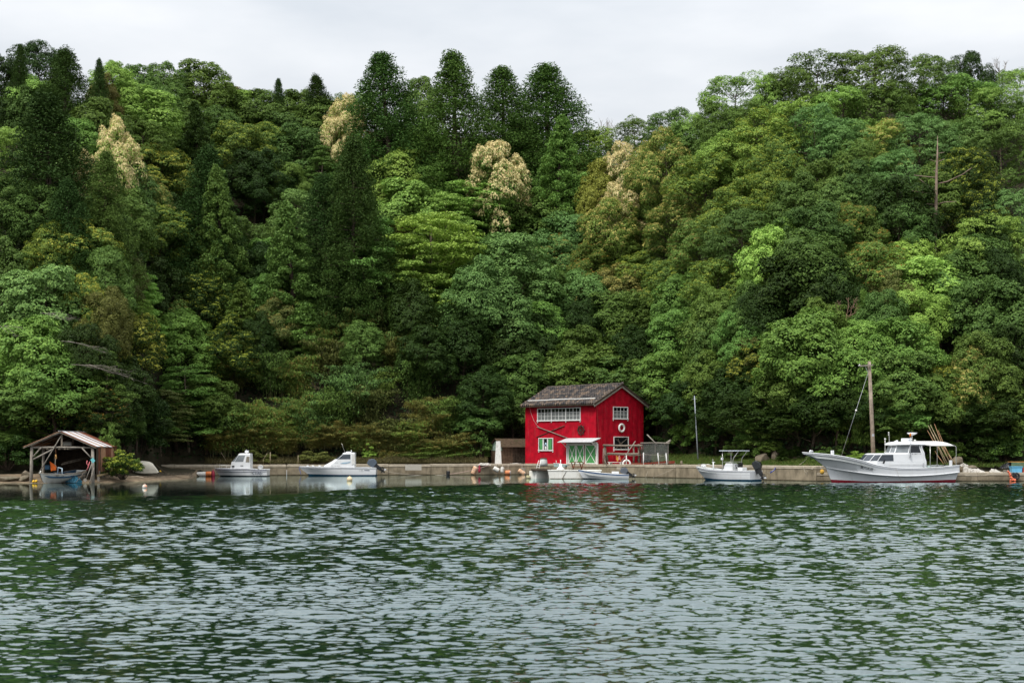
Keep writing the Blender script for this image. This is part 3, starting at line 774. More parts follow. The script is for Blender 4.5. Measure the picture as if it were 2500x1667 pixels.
# bamboo thicket behind the wall, from the hut to the small cabin boat
brow = [(1118, 3), (1085, 1), (1040, 2), (1000, 3), (960, 4), (920, 4)]
for row, (py_mid, nn) in enumerate([(880, 10), (920, 11), (970, 12), (1020, 12), (1060, 12)]):
    for i in range(nn):
        px = lerp(545, 1110, (i + trng.uniform(0.1, 0.9)) / nn)
        if row == 0 and px > 1000: px -= 60
        if row >= 3 and px > 1090: continue
        t = max(0.004, 0.42 - row * 0.10 + trng.uniform(-0.045, 0.045))
        z, D = ground(px, t)
        Hh = trng.uniform(5.0, 9.8)
        cm, tm, H0, W0 = PROTO["bamboo"][0]
        r = plant("bamboo", ((px - 1250) * D / F, D, z - 0.2), trng.uniform(0.95, 1.25), Hh / H0, trng.choice(["ol", "ob", "ob", "ol", "pg"]), "r" if trng.random() < 0.35 else None, "bamboo of the thicket behind the wall", tip_amount=0.5)
        col = "brownish olive"
        PLANTS.append((r, "arching olive bamboo clump", px, HOR - (z + Hh - EYE) * F / D, "bamboo"))

for i in range(26):
    px = lerp(535, 1150, (i + trng.uniform(0, 1)) / 26); t = trng.uniform(0.001, 0.02); z, D = ground(px, t); Hh = trng.uniform(2.6, 5.0)
    cm, tm, H0, W0 = PROTO["bamboo"][0]
    r = plant("bamboo", ((px - 1250) * D / F, D - 0.6, z - 0.2), trng.uniform(0.6, 0.9), Hh / H0, trng.choice(["ob", "ol", "ob"]), "r", "bamboo of the thicket behind the wall", tip_amount=0.55)
    PLANTS.append((r, "low brownish bamboo clump", px, HOR - (z + Hh - EYE) * F / D, "bamboo"))

# bushes at the water's edge and on the bank (column, row of the foot, distance, width px, height px, kind, colour, shoots)
S = """
300 1163 127.5 96 62 shrub dk y;322 1150 128 60 40 shrub mg -;262 1150 131 60 130 sapling mg -;905 1131 168 56 52 sapling li -;950 1131 168 70 40 shrub ob r
1000 1131 168 80 32 shrub ob r;1055 1131 169 120 46 bamboo mg -;1130 1131 170 70 60 sapling bg -;1168 1131 170 80 110 sapling bg -;1205 1100 175 60 60 shrub mg -
1790 1126 147 66 60 sapling mg -;1852 1120 146 90 70 shrub mg -;1890 1106 144 62 30 shrub mg -;1925 1124 142.5 70 40 shrub dk -;2095 1128 139 66 26 shrub li -
2030 1124 140 64 36 shrub mg -;2140 1128 139 70 36 shrub mg -;1995 1130 140 60 28 shrub fr -;2395 1135 140 100 60 shrub dk -;2450 1128 140 90 70 shrub dk -
20 1140 131 110 80 shrub dk -;55 1118 133 90 90 sapling dk -;825 880 186 76 76 sapling li -;60 1090 134 120 100 sapling mg -;1620 1120 160 90 60 shrub dk -
1700 1118 158 110 60 shrub dk -;1760 1110 153 90 60 shrub dk -;2250 1120 141 110 60 shrub dk -;2310 1124 140 90 50 shrub mg -;640 1131 165 90 30 shrub ob -;770 1131 165 90 30 shrub ob -
"""
for item in S.replace("\n", ";").split(";"):
    if not item.strip(): continue
    px, py, D, wpx, hpx, kind, col, tip = item.split(); tip = None if tip == "-" else tip
    px, py, D, wpx, hpx = (float(x) for x in (px, py, D, wpx, hpx))
    p = at(px, py, D); cm, tm, H0, W0 = PROTO[kind][0]
    r = plant(kind, p, wpx * D / F / W0 * 1.1, hpx * D / F / H0, col, tip, "bushes along the foot of the hill")
    PLANTS.append((r, " ".join(x for x in (size_word(wpx, kind), COL[col][1], kind_word[kind], TIP[tip][2]) if x), px, py - hpx, kind))

for i in range(64):
    px = [lerp(275, 540, i / 21), lerp(1600, 2520, (i - 22) / 41)][i >= 22] + trng.uniform(-12, 12)
    t = trng.uniform(0.006, 0.06); z, D = ground(px, t); kind = trng.choice(["sapling", "sapling", "shrub", "bigleaf"])
    cm, tm, H0, W0 = PROTO[kind][0]; Hh = trng.uniform(2.6, 5.0); wpx = trng.uniform(75, 120)
    col = trng.choice(["dk", "dk", "mg", "mg", "fr"])
    r = plant(kind, ((px - 1250) * D / F, D, z - 0.3), wpx * D / F / W0, Hh / H0, col, None, "bushes along the foot of the hill")
    PLANTS.append((r, "low " + COL[col][1] + " " + {"sapling": "young tree", "shrub": "shrub", "bigleaf": "broad-leaved bush"}[kind], px, HOR - (z + Hh - EYE) * F / D, kind))

# ---- labels: what each plant looks like and where it stands
COLS = [(0,"at the wood's left edge"),(50,"above the boathouse's left post"),(125,"above the boathouse ridge"),(215,"above the boathouse's rusty wall"),(300,"above the beached dinghy"),(375,"above the slipway"),
        (455,"above the orange fender"),(540,"above the short cabin boat's bow"),(625,"above the short cabin boat's stern"),(705,"above the long cabin boat's bow"),(790,"above the long cabin boat's windscreen"),(865,"above the grey outboard"),
        (950,"above the pale wall panel"),(1040,"above the bare quay wall"),(1130,"above the hanging buoys"),(1210,"above the old hut"),(1290,"above the red house's left end"),(1370,"above the ship's wheel"),(1450,"above the green doors"),(1530,"above the red gable"),
        (1610,"above the grey netting"),(1690,"above the thin metal pole"),(1770,"above the open boat's canopy"),(1850,"above the open boat's outboard"),(1930,"above the mossy boulder"),(2010,"above the fishing boat's prow"),(2090,"above the utility pole"),(2170,"above the wheelhouse"),
        (2250,"above the fishing boat's radar"),(2330,"above the white awning"),(2410,"above the blue tub"),(2470,"at the wood's right edge")]
def col_phrase(px):
    return min(COLS, key=lambda q: abs(q[0] - px))[1]
def row_phrase(px, py):
    lim = interp(px, CROWN_LINE)
    if py < lim + 45: return "on the skyline"
    f = (py - lim) / (1120 - lim)
    return "below the crest" if f < 0.18 else "high up" if f < 0.36 else "halfway up" if f < 0.56 else "lower down" if f < 0.74 else "near the foot" if f < 0.9 else "by the shore"
groups = {}
for r, base, px, py, kind in PLANTS:
    groups.setdefault((base, row_phrase(px, py), col_phrase(px)), []).append((px, py, r))
NUM = ["", "first", "second", "third", "fourth", "fifth", "sixth", "seventh", "eighth"]; CNT = ["", "", "two", "three", "four", "five", "six", "seven", "eight"]
for (base, rp, cp), mem in groups.items():
    mem.sort(key=lambda q: q[0]); k = len(mem)
    vert = k > 1 and max(q[0] for q in mem) - min(q[0] for q in mem) < 22
    if vert: mem.sort(key=lambda q: q[1])
    for i, (px, py, r) in enumerate(mem):
        if k == 1: pre = ""
        elif k == 2: pre = (("upper", "lower") if vert else ("left", "right"))[i] + " "
        else: pre = NUM[i + 1] + (" from top: " if vert else " from left: ")
        r["label"] = pre + base + " " + rp + " " + cp
# ---- low growth that covers the ground between the trunks
def undergrowth():
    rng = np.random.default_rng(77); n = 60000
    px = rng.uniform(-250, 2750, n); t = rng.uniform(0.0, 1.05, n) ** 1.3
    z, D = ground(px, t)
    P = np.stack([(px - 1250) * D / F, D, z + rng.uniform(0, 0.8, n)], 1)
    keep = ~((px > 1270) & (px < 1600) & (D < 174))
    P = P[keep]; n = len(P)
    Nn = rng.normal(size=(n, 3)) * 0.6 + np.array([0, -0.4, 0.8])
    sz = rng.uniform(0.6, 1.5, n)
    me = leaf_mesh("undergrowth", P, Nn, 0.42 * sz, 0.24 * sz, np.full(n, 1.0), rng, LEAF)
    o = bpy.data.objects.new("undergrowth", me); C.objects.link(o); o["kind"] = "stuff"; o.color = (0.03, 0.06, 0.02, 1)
    o["tip_color"] = [0.0, 0.0, 0.0]; o["tip_amount"] = 0.0
    o["label"] = "dark green undergrowth covering the slope between the trunks"; o["category"] = "undergrowth"
def verge(name, spans, n, col, label, h=0.28, w=0.03, lean=0.5):
    rng = np.random.default_rng(len(name)); P = []
    for (px0, px1, d0, d1, z0, z1, share) in spans:
        k = int(n * share); px = rng.uniform(px0, px1, k); f = rng.uniform(0, 1, k) ** 1.2
        D = interp(px, WATER_EDGE) + d0 + (d1 - d0) * f
        P.append(np.stack([(px - 1250) * D / F, D, lerp(z0, z1, f) + 0.04], 1))
    P = np.concatenate(P); n = len(P); sz = rng.uniform(0.5, 1.5, n)
    a = np.array([0, 0, 1.0]) + rng.normal(size=(n, 3)) * lean
    P[:, 2] += 0.5 * h * sz
    me = leaf_mesh(name, P, rng.normal(size=(n, 3)) + np.array([0, -0.6, 0.3]), h * sz, w * sz, rng.uniform(0.2, 1.2, n), rng, LEAF, 0.2, a)
    o = bpy.data.objects.new(name, me); C.objects.link(o); o["kind"] = "stuff"; o.color = (*col, 1)
    o["tip_color"] = [0.19, 0.15, 0.06]; o["tip_amount"] = 0.35
    o["label"] = label; o["category"] = "grass"
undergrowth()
verge("grass", [(1590, 1770, 4.2, 11.5, 1.25, 2.2, 0.45), (1770, 2010, 4.0, 8.6, 1.2, 1.9, 0.35), (2010, 2520, 4.5, 8.2, 1.1, 1.6, 0.2)], 26000, (0.075, 0.125, 0.022), "short green grass on the bank behind the quay right of the red house")
verge("dry_grass", [(500, 1190, 2.2, 5.5, 1.15, 1.7, 0.85), (940, 1120, 2.0, 5.0, 1.2, 1.9, 0.15)], 14000, (0.085, 0.075, 0.03), "dry brown grass and weeds along the top of the quay wall", 0.45, 0.03)
# ---------------------------------------------------------------- materials of the built things
RED = mat("red_boards", (0.43, 0.002, 0.016), 0.7, 0.2, var=0.28, scale=1.5, stain=(0.44, 0.13, 0.125), stain_amt=0.7, stain_scale=(4.5, 4.5, 0.45), stain_lo=0.57)
def board_relief(m, axis_scale, depth=0.012):
    t = m.node_tree; b = next(n for n in t.nodes if n.type == "BSDF_PRINCIPLED")
    tcn = t.nodes.new("ShaderNodeTexCoord"); wv = t.nodes.new("ShaderNodeTexWave"); wv.wave_type = "BANDS"; wv.wave_profile = "SAW"
    mpn = t.nodes.new("ShaderNodeMapping"); mpn.inputs["Scale"].default_value = axis_scale
    t.links.new(tcn.outputs["Object"], mpn.inputs[0]); t.links.new(mpn.outputs[0], wv.inputs["Vector"]); wv.inputs["Scale"].default_value = 1.0
    bp = t.nodes.new("ShaderNodeBump"); bp.inputs["Strength"].default_value = 0.4; bp.inputs["Distance"].default_value = depth
    t.links.new(wv.outputs["Fac"], bp.inputs["Height"]); t.links.new(bp.outputs[0], b.inputs["Normal"])
board_relief(RED, (1.25, 0, 0))
WHITE = mat("white_paint", (0.80, 0.79, 0.76), 0.5, 0.35, var=0.05, scale=4, stain=(0.45, 0.40, 0.33), stain_amt=0.35, stain_scale=(3, 3, 1), stain_lo=0.6)
WOOD = mat("weathered_wood", (0.22, 0.185, 0.145), 0.9, 0.15, var=0.3, scale=5, bump=0.4, bscale=25, stain=(0.09, 0.07, 0.05), stain_amt=0.7, stain_scale=(4, 4, 1))
GREYWOOD = mat("silver_grey_wood", (0.285, 0.255, 0.215), 0.9, 0.15, var=0.25, scale=4, bump=0.4, bscale=25, stain=(0.16, 0.13, 0.10), stain_amt=0.6, stain_scale=(4, 4, 1))
DARKWOOD = mat("dark_old_wood", (0.075, 0.055, 0.040), 0.9, 0.15, var=0.4, scale=3, bump=0.4, bscale=20)
GREEN = mat("green_paint", (0.085, 0.32, 0.105), 0.55, 0.3, var=0.14, scale=2)
GLASS = mat("dark_glass", (0.012, 0.015, 0.017), 0.06, 0.5, var=0.3, scale=2)
FROST = mat("curtained_glass", (0.17, 0.18, 0.175), 0.15, 0.5, var=0.25, scale=2)
SHEETW = mat("pale_metal_sheet", (0.50, 0.50, 0.505), 0.5, 0.4, var=0.12, scale=3, stain=(0.30, 0.19, 0.13), stain_amt=0.6, stain_scale=(2, 2, 2), stain_lo=0.6)
RUST = mat("rusty_sheet", (0.17, 0.062, 0.035), 0.85, 0.2, var=0.3, scale=3, bump=0.3, stain=(0.07, 0.03, 0.02), stain_amt=0.7, stain_scale=(3, 3, 0.8))
RUSTL = mat("faded_rusty_sheet", (0.36, 0.20, 0.12), 0.85, 0.2, var=0.2, scale=3, stain=(0.17, 0.07, 0.04), stain_amt=0.7, stain_scale=(3, 3, 0.6))
BLACK = mat("black_plastic", (0.014, 0.014, 0.016), 0.4, 0.4, var=0.2)
ROPE = mat("rope", (0.46, 0.41, 0.33), 0.9, 0.1, var=0.2, scale=20)
STEEL = mat("dull_steel", (0.42, 0.43, 0.44), 0.45, 0.5, metal=0.6, var=0.1)
RINGW = mat("lifebuoy_white", (0.82, 0.81, 0.78), 0.55, 0.3, var=0.04)

# ---------------------------------------------------------------- the red house
HT = R(-49); HC, HS = math.cos(HT), math.sin(HT)
HOUSE_AT = Vector((9.30, 157.5, 1.27)); HL, HW = 11.69, 7.58
HM = Matrix.Translation(HOUSE_AT) @ Matrix.Rotation(HT, 4, "Z")
def fac(px, py):
    """point on the long front, in the house's own frame, that the photograph shows at this pixel"""
    k = (px - 1250) / F; x = (k * HOUSE_AT.y - HOUSE_AT.x) / (HC - k * HS)
    D = HOUSE_AT.y + x * HS
    return x, EYE + (HOR - py) * D / F - HOUSE_AT.z
def gab(px, py):
    """the same for the gable end"""
    k = (px - 1250) / F; y = (k * HOUSE_AT.y - HOUSE_AT.x) / (-HS - k * HC)
    D = HOUSE_AT.y + y * HC
    return y, EYE + (HOR - py) * D / F - HOUSE_AT.z
house = thing("red_house", "two-storey red boarded house with tiled gable roof and green doors on the quay", "house", HOUSE_AT, HT)
EZ, RZ = 6.78, 8.74
mb = MB(); mb.prism([(0, -0.3), (HW, -0.3), (HW, EZ), (HW / 2, RZ), (0, EZ)], -HL, 0, "x")
mb.build("wall", RED, house)
# corner board and weathered foot board
mb = MB(); mb.box((0.02, -0.02, EZ / 2 - 0.1), (0.10, 0.10, EZ)); mb.box((-HL - 0.01, -0.01, EZ / 2 - 0.1), (0.09, 0.09, EZ)); mb.build("corner_board", RED, house)
SL = (RZ - EZ) / (HW / 2); SA = math.atan(SL)
def roof_z(y): return EZ + 0.20 + SL * min(y, HW - y)
# roof deck under the tiles
mb = MB()
mb.prism([(-0.55, roof_z(-0.55) - 0.05), (HW / 2, roof_z(HW / 2) - 0.05), (HW + 0.55, roof_z(HW + 0.55) - 0.05), (HW + 0.55, roof_z(HW + 0.55) - 0.16), (HW / 2, roof_z(HW / 2) - 0.16), (-0.55, roof_z(-0.55) - 0.16)], -HL - 0.4, 0.34, "x")
mb.build("roof_deck", DARKWOOD, house)
# roof tiles: curved pantiles in courses, each with its own tone
def pantiles(name, x0, x1, pitch, rows, y_of, z_of, out_sign, parent, matr, seed, lift=0.12):
    rng = np.random.default_rng(seed); cols = int(round((x1 - x0) / pitch)); pw = (x1 - x0) / cols
    V, Fc, tint = [], [], []; seg = 6
    for r_ in range(rows):
        f0, f1 = r_ / rows, (r_ + 1.12) / rows
        for c in range(cols):
            jx, jz = rng.normal(0, 0.008), rng.normal(0, 0.008)
            o = len(V)
            for i in range(seg + 1):
                u = i / seg; prof = 0.10 * math.cos((u - 0.35) * 2 * math.pi) + 0.02
                x = x0 + (c + u) * pw + jx
                V.append((x, y_of(f0), z_of(f0) + prof + lift + jz)); V.append((x, y_of(f1), z_of(f1) + prof + 0.01 + jz))
            o2 = len(V)
            for i in range(seg + 1):
                a = V[o + 2 * i]; V.append((a[0], a[1], a[2] - 0.045))
            for i in range(seg):
                Fc.append((o + 2 * i, o + 2 * i + 2, o + 2 * i + 3, o + 2 * i + 1) if out_sign > 0 else (o + 2 * i + 1, o + 2 * i + 3, o + 2 * i + 2, o + 2 * i))
                Fc.append((o2 + i, o2 + i + 1, o + 2 * i + 2, o + 2 * i) if out_sign > 0 else (o + 2 * i, o + 2 * i + 2, o2 + i + 1, o2 + i))
            tint += [rng.uniform(0, 1)] * (2 * seg)
    me = bpy.data.meshes.new(name); me.from_pydata(V, [], Fc); me.update()
    a = me.attributes.new("tint", "FLOAT", "FACE"); a.data.foreach_set("value", np.array(tint, np.float32))
    me.polygons.foreach_set("use_smooth", np.ones(len(Fc), bool)); me.materials.append(matr)
    o = child(name, me, parent); o["kind"] = "stuff"; return o
def tile_material():
    k = Nodes("old_clay_tile"); b = k.n("ShaderNodeBsdfPrincipled"); b.inputs["Roughness"].default_value = 0.7; b.inputs["Specular IOR Level"].default_value = 0.35
    t = k.n("ShaderNodeAttribute", attribute_name="tint"); r = k.n("ShaderNodeValToRGB"); r.color_ramp.interpolation = "LINEAR"
    e = r.color_ramp.elements; e[0].position = 0; e[0].color = (0.016, 0.016, 0.018, 1); e[1].position = 1; e[1].color = (0.165, 0.115, 0.078, 1)
    q = e.new(0.45); q.color = (0.050, 0.042, 0.039, 1); q = e.new(0.75); q.color = (0.095, 0.072, 0.057, 1)
    tcn = k.n("ShaderNodeTexCoord"); no = k.n("ShaderNodeTexNoise"); no.inputs["Scale"].default_value = 0.7; no.inputs["Detail"].default_value = 5
    k.l(tcn.outputs["Object"], no.inputs["Vector"])
    ma = k.n("ShaderNodeMath", operation="MULTIPLY_ADD"); k.l(no.outputs[0], ma.inputs[0]); ma.inputs[1].default_value = 1.0; ma.inputs[2].default_value = -0.5
    ad = k.n("ShaderNodeMath", operation="ADD", use_clamp=True); k.l(t.outputs["Fac"], ad.inputs[0]); k.l(ma.outputs[0], ad.inputs[1])
    k.l(ad.outputs[0], r.inputs[0]); k.l(r.outputs[0], b.inputs["Base Color"]); k.l(b.outputs[0], k.out.inputs[0]); return k.m
TILE = tile_material()
hy = HW / 2
pantiles("roof_tiles", -HL - 0.42, 0.36, 0.37, 13, lambda f: lerp(-0.62, hy, f), lambda f: roof_z(lerp(-0.62, hy, f)), 1, house, TILE, 4)
pantiles("roof_tiles", -HL - 0.42, 0.36, 0.37, 13, lambda f: lerp(HW + 0.62, hy, f), lambda f: roof_z(lerp(HW + 0.62, hy, f)), -1, house, TILE, 5)
rrng = random.Random(3)
for i in range(22):
    xa = lerp(-HL - 0.42, 0.36, i / 22); xb = lerp(-HL - 0.42, 0.36, (i + 1.1) / 22); dz = rrng.uniform(-0.015, 0.02)
    MB().tube([(xa, hy, roof_z(hy) + 0.07 + dz), (xb, hy, roof_z(hy) + 0.085 + dz)], [0.13, 0.115], 8).build("ridge_tile", mat("ridge_clay", (0.085, 0.068, 0.058), 0.75, 0.3, var=0.45, scale=2.2), house)
mb = MB(); mb.ball((0.38, hy, roof_z(hy) + 0.12), 0.17, 8, 6); mb.build("ridge_end_tile", MATS["ridge_clay"], house)
# barge boards of the gable
for s0, s1 in ((-0.62, hy), (HW + 0.62, hy)):
    mb = MB(); mb.bar((0.30, s0, roof_z(s0) - 0.16), (0.30, s1, roof_z(s1) - 0.16), 0.36, 0.07, up=(1, 0, 0)); mb.build("barge_board", GREYWOOD, house, bevel=0.01)
    mb = MB(); mb.bar((0.345, s0, roof_z(s0) + 0.03), (0.345, s1, roof_z(s1) + 0.03), 0.11, 0.09, up=(1, 0, 0)); mb.build("verge_batten", DARKWOOD, house)
# eave board and the white snow bar in three overlapping lengths
MB().box((-HL / 2 - 0.03, -0.5, roof_z(-0.5) - 0.14), (HL + 0.7, 0.05, 0.14)).build("eave_board", DARKWOOD, house)
for a, b, dz in ((0.03, 0.36, 0.0), (0.33, 0.66, 0.03), (0.63, 0.93, 0.0)):
    xa, xb = lerp(-HL - 0.42, 0.36, a), lerp(-HL - 0.42, 0.36, b); y = 0.38
    MB().bar((xa, y, roof_z(y) + 0.17 + dz), (xb, y, roof_z(y) + 0.17 + dz), 0.10, 0.11).build("snow_guard", WHITE, house)

def window(pos, u0, u1, z0, z1, bays, cols, rows, face, feet=True, shade=None, label=None):
    """casing, bays with glazing bars, and each pane; face 'f' = front, 'g' = gable"""
    def P(u, d, z): return (u, -d, z) if face == "f" else (d, u, z)
    def bx(mb, ua, ub, za, zb, d0, d1):
        a, b = P(ua, d0, za), P(ub, d1, zb)
        mb.box([(q + r_) / 2 for q, r_ in zip(a, b)], [abs(q - r_) for q, r_ in zip(a, b)])
    t = 0.09
    w = MB()
    bx(w, u0, u1, z1 - t, z1, 0.003, 0.085); bx(w, u0 - 0.05, u1 + 0.05, z0, z0 + 0.13, 0.003, 0.12)
    n = bays
    for i in range(n + 1):
        u = lerp(u0, u1, i / n); ww = t if i in (0, n) else t * 0.9
        ua = u if i == 0 else u - ww if i == n else u - ww / 2
        bx(w, ua, ua + ww, z0 + 0.13 - (0.30 if feet else 0), z1 - t, 0.005, 0.09)
    wo = w.build("window", WHITE, house, bevel=0.006, label=label)
    bars = MB()
    for i in range(n):
        ua = lerp(u0, u1, i / n) + (t if i == 0 else t * 0.45); ub = lerp(u0, u1, (i + 1) / n) - (t if i == n - 1 else t * 0.45)
        za, zb = z0 + 0.13, z1 - t
        for c in range(1, cols):
            u = lerp(ua, ub, c / cols); bw = 0.045 if (cols == 4 and c == 2) else 0.028; bx(bars, u - bw / 2, u + bw / 2, za, zb, 0.012, 0.05)
        for r_ in range(1, rows):
            z = lerp(za, zb, r_ / rows); bx(bars, ua, ub, z - 0.014, z + 0.014, 0.014, 0.048)
        for c in range(cols):
            for r_ in range(rows):
                p = MB(); e = 0.006
                bx(p, lerp(ua, ub, c / cols) + e, lerp(ua, ub, (c + 1) / cols) - e, lerp(za, zb, r_ / rows) + e, lerp(za, zb, (r_ + 1) / rows) - e, 0.006, 0.022)
                m_ = shade[r_] if shade else GLASS
                p.build("pane", m_, wo)
    if cols * rows > 1: bars.build("glazing_bars", WHITE, wo)
    return wo
xa, za = fac(1312.6, 997); xb, zb = fac(1418, 994)
window(None, xa, xb, za - 1.50, za, 3, 4, 3, "f", True, [FROST, FROST, GLASS], "long white three-bay window under the eave")
ya, zg = gab(1496, 992.2); yb, _ = gab(1532.5, 992)
window(None, ya, yb, zg - 1.42, zg, 1, 4, 3, "g", True, [FROST, FROST, GLASS], "white square window high in the gable")
xa, za = fac(1315.6, 1068.8); xb, zb = fac(1351, 1068)
wl = window(None, xa, xb, za - 1.50, za, 1, 1, 1, "f", True, None, "small white window with two green shutters")
wd = xb - xa
for a, b in ((0.085, 0.30), (0.68, 0.905)):
    MB().box((lerp(xa, xb, (a + b) / 2), -0.055, za - 0.74), ((b - a) * wd, 0.05, 1.20)).build("shutter", GREEN, wl)
    MB().box((lerp(xa, xb, (b + 0.035) if a < 0.5 else (a - 0.035)), -0.06, za - 0.74), (0.07 * wd, 0.07, 1.22)).build("shutter_stile", WHITE, wl)
pcx = lerp(xa, xb, 0.49)
PALEB = mat("pale_blue_print", (0.42, 0.55, 0.66), 0.5, 0.3, var=0.3, scale=9)
mb = MB(); mb.torus((pcx, -0.045, za - 1.02), 0.26, 0.045, Matrix.Rotation(R(90), 3, "X"), 18, 6, 0, 0.2, math.pi - 0.2); mb.build("pale_ring_ornament", PALEB, wl)
MB().box((pcx, -0.04, za - 1.13), (0.30, 0.025, 0.34)).build("white_card", WHITE, wl)
mb = MB(); mb.ball((pcx + 0.02, -0.05, za - 0.68), (0.17, 0.03, 0.15), 10, 6); mb.build("pale_ornament", PALEB, wl)
ya, zg = gab(1497.5, 1065.2); yb, _ = gab(1534, 1064)
wb = window(None, ya, yb, zg - 1.52, zg, 1, 1, 1, "g", True, None, "open white window frame with weathered crossed boards inside")
for (u0, v0, u1, v1) in ((0.12, 0.12, 0.9, 0.92), (0.16, 0.85, 0.82, 0.15), (0.5, 0.1, 0.28, 0.92), (0.1, 0.4, 0.9, 0.32)):
    MB().bar((0.045, lerp(ya, yb, u0), zg - 1.5 + v0 * 1.4), (0.045, lerp(ya, yb, u1), zg - 1.5 + v1 * 1.4), 0.03, 0.10, up=(1, 0, 0)).build("board", WOOD, wb)

# the green doors: three leaves with white cross braces
def doorleaf(pa, pb, name="door"):
    xa, z1 = fac(pa, 1086.5); xb, _ = fac(pb, 1086.5); z1 = 2.18; z0 = 0.04
    d = MB().box(((xa + xb) / 2, -0.035, (z0 + z1) / 2), (xb - xa, 0.06, z1 - z0)).build(name, GREEN, house)
    fr = MB(); t = 0.10
    fr.box((xa + t / 2, -0.085, (z0 + z1) / 2), (t, 0.035, z1 - z0)); fr.box((xb - t / 2, -0.085, (z0 + z1) / 2), (t, 0.035, z1 - z0))
    fr.box(((xa + xb) / 2, -0.085, z1 - t / 2), (xb - xa - 2 * t - 0.004, 0.035, t)); fr.box(((xa + xb) / 2, -0.085, z0 + t / 2), (xb - xa - 2 * t - 0.004, 0.035, t))
    fr.build("door_frame", WHITE, d, bevel=0.004)
    b = MB(); b.bar((xa + t, -0.082, z0 + t), (xb - t, -0.082, z1 - t), 0.075, 0.02, up=(0, 1, 0)); b.build("brace", WHITE, d)
    b = MB(); b.bar((xa + t, -0.107, z1 - t), (xb - t, -0.107, z0 + t), 0.075, 0.02, up=(0, 1, 0)); b.build("brace", WHITE, d)
    mbh = MB().box((xb - 0.05, -0.115, 1.0), (0.03, 0.04, 0.16)); mbh.build("handle", BLACK, d)
doorleaf(1388.8, 1407.2); doorleaf(1407.6, 1427.0); doorleaf(1429.5, 1457.0)
xa, _ = fac(1386.3, 1086); xb, _ = fac(1459.5, 1086)
mb = MB(); mb.box((xa, -0.08, 1.15), (0.16, 0.16, 2.3)); mb.build("door_post", WHITE, house); mb = MB(); mb.box((xb, -0.08, 1.15), (0.16, 0.16, 2.3)); mb.build("door_post", WHITE, house)
MB().box(((xa + xb) / 2, -0.09, 2.28), (xb - xa - 0.17, 0.14, 0.16)).build("door_lintel", WHITE, house)
# sheet-metal canopy over the doors
xa -= 0.55; xb += 0.12
mb = MB(); nrib = 40
for i in range(nrib):
    for k_, (y, z) in enumerate(((-0.02, 2.93), (-1.15, 2.48))):
        pass
vs = []
for i in range(nrib * 2 + 1):
    x = lerp(xa, xb, i / (nrib * 2)); dz = 0.018 * (1 if i % 2 else -1)
    vs += [(x + 0.35, -0.01, 2.92 + dz), (x, -1.15, 2.47 + dz), (x, -1.15, 2.455 + dz - 0.02), (x + 0.35, -0.01, 2.88 + dz)]
fs = []
for i in range(nrib * 2):
    a = 4 * i; b = a + 4
    fs += [(a, a + 1, b + 1, b), (a + 1, a + 2, b + 2, b + 1), (a + 2, a + 3, b + 3, b + 2)]
mb = MB(); mb.add(vs, fs); mb.build("door_canopy", SHEETW, house)
for x in (xa + 0.62, xb - 0.1):
    mb = MB(); mb.bar((x, -0.09, 1.75), (x, -1.0, 2.44), 0.07); mb.bar((x, -0.05, 2.40), (x, -1.05, 2.42), 0.06, 0.08); mb.build("canopy_bracket", WHITE, house)
mb = MB(); mb.lathe([(0.05, 0), (0.09, -0.12), (0.0, -0.14)], fac(1453, 1085)[0:1] + (-0.6, 2.36)); mb.build("lamp", BLACK, house)

# things hung on the house
def on_front(px, py, d): x, z = fac(px, py); return HM @ Vector((x, -d, z))
def on_gable(px, py, d): y, z = gab(px, py); return HM @ Vector((d, y, z))
WHEELW = mat("dark_varnish", (0.045, 0.022, 0.014), 0.5, 0.3, var=0.2)
sw = thing("ship_wheel", "dark wooden ship's wheel hung on the red wall between window and doors", "ship's wheel", on_front(1419.8, 1049.5, 0.10), HT)
fx_ = Matrix.Rotation(R(90), 3, "X")
mb = MB(); mb.torus((0, 0, 0), 0.46, 0.06, fx_, 28, 8); mb.build("rim", WHEELW, sw)
mb = MB(); mb.lathe([(0.0, -0.06), (0.10, -0.05), (0.10, 0.05), (0.0, 0.06)], (0, 0, 0), 12, 0, fx_); mb.build("hub", WHEELW, sw)
for i in range(8):
    a = i * math.pi / 4; c, s = math.cos(a), math.sin(a)
    mb = MB(); mb.tube([(0.08 * c, 0, 0.08 * s), (0.44 * c, 0, 0.44 * s), (0.52 * c, 0, 0.52 * s), (0.60 * c, 0, 0.60 * s), (0.68 * c, 0, 0.68 * s)], [0.034, 0.038, 0.032, 0.05, 0.03], 6); mb.build("spoke", WHEELW, sw)
lb = thing("lifebuoy", "white ring lifebuoy hung below the upper gable window", "lifebuoy", on_gable(1515.8, 1044.3, 0.12), HT)
fy_ = Matrix.Rotation(R(90), 3, "Y")
mb = MB(); mb.torus((0, 0, 0), 0.40, 0.115, fy_, 32, 10); mb.build("ring", RINGW, lb)
for i in range(4):
    a = R(45) + i * math.pi / 2; mb = MB(); ry = Matrix.Rotation(-a, 3, "X")
    mb.torus(Vector((0, 0.40 * math.cos(a), 0.40 * math.sin(a))), 0.122, 0.016, Matrix.Rotation(a + math.pi / 2, 3, "X") @ Matrix.Identity(3) if False else Matrix.Rotation(a, 3, "X") @ Matrix.Rotation(R(90), 3, "X"), 14, 5); mb.build("band", DARKWOOD, lb)
mb = MB(); mb.tube([(0.02, -0.2, -0.47), (0.03, 0, -0.68), (0.02, 0.2, -0.47)], 0.012, 5); mb.build("cord", mat("dark_rope", (0.10, 0.06, 0.045), 0.9), lb)
p, q = on_front(1312.5, 1041.5, 0.10), on_front(1386.5, 1069, 0.10)
oar = thing("oar", "long grey wooden pole crossing in front of the other on the red wall", "pole", p, 0, "crossed poles on the red wall")
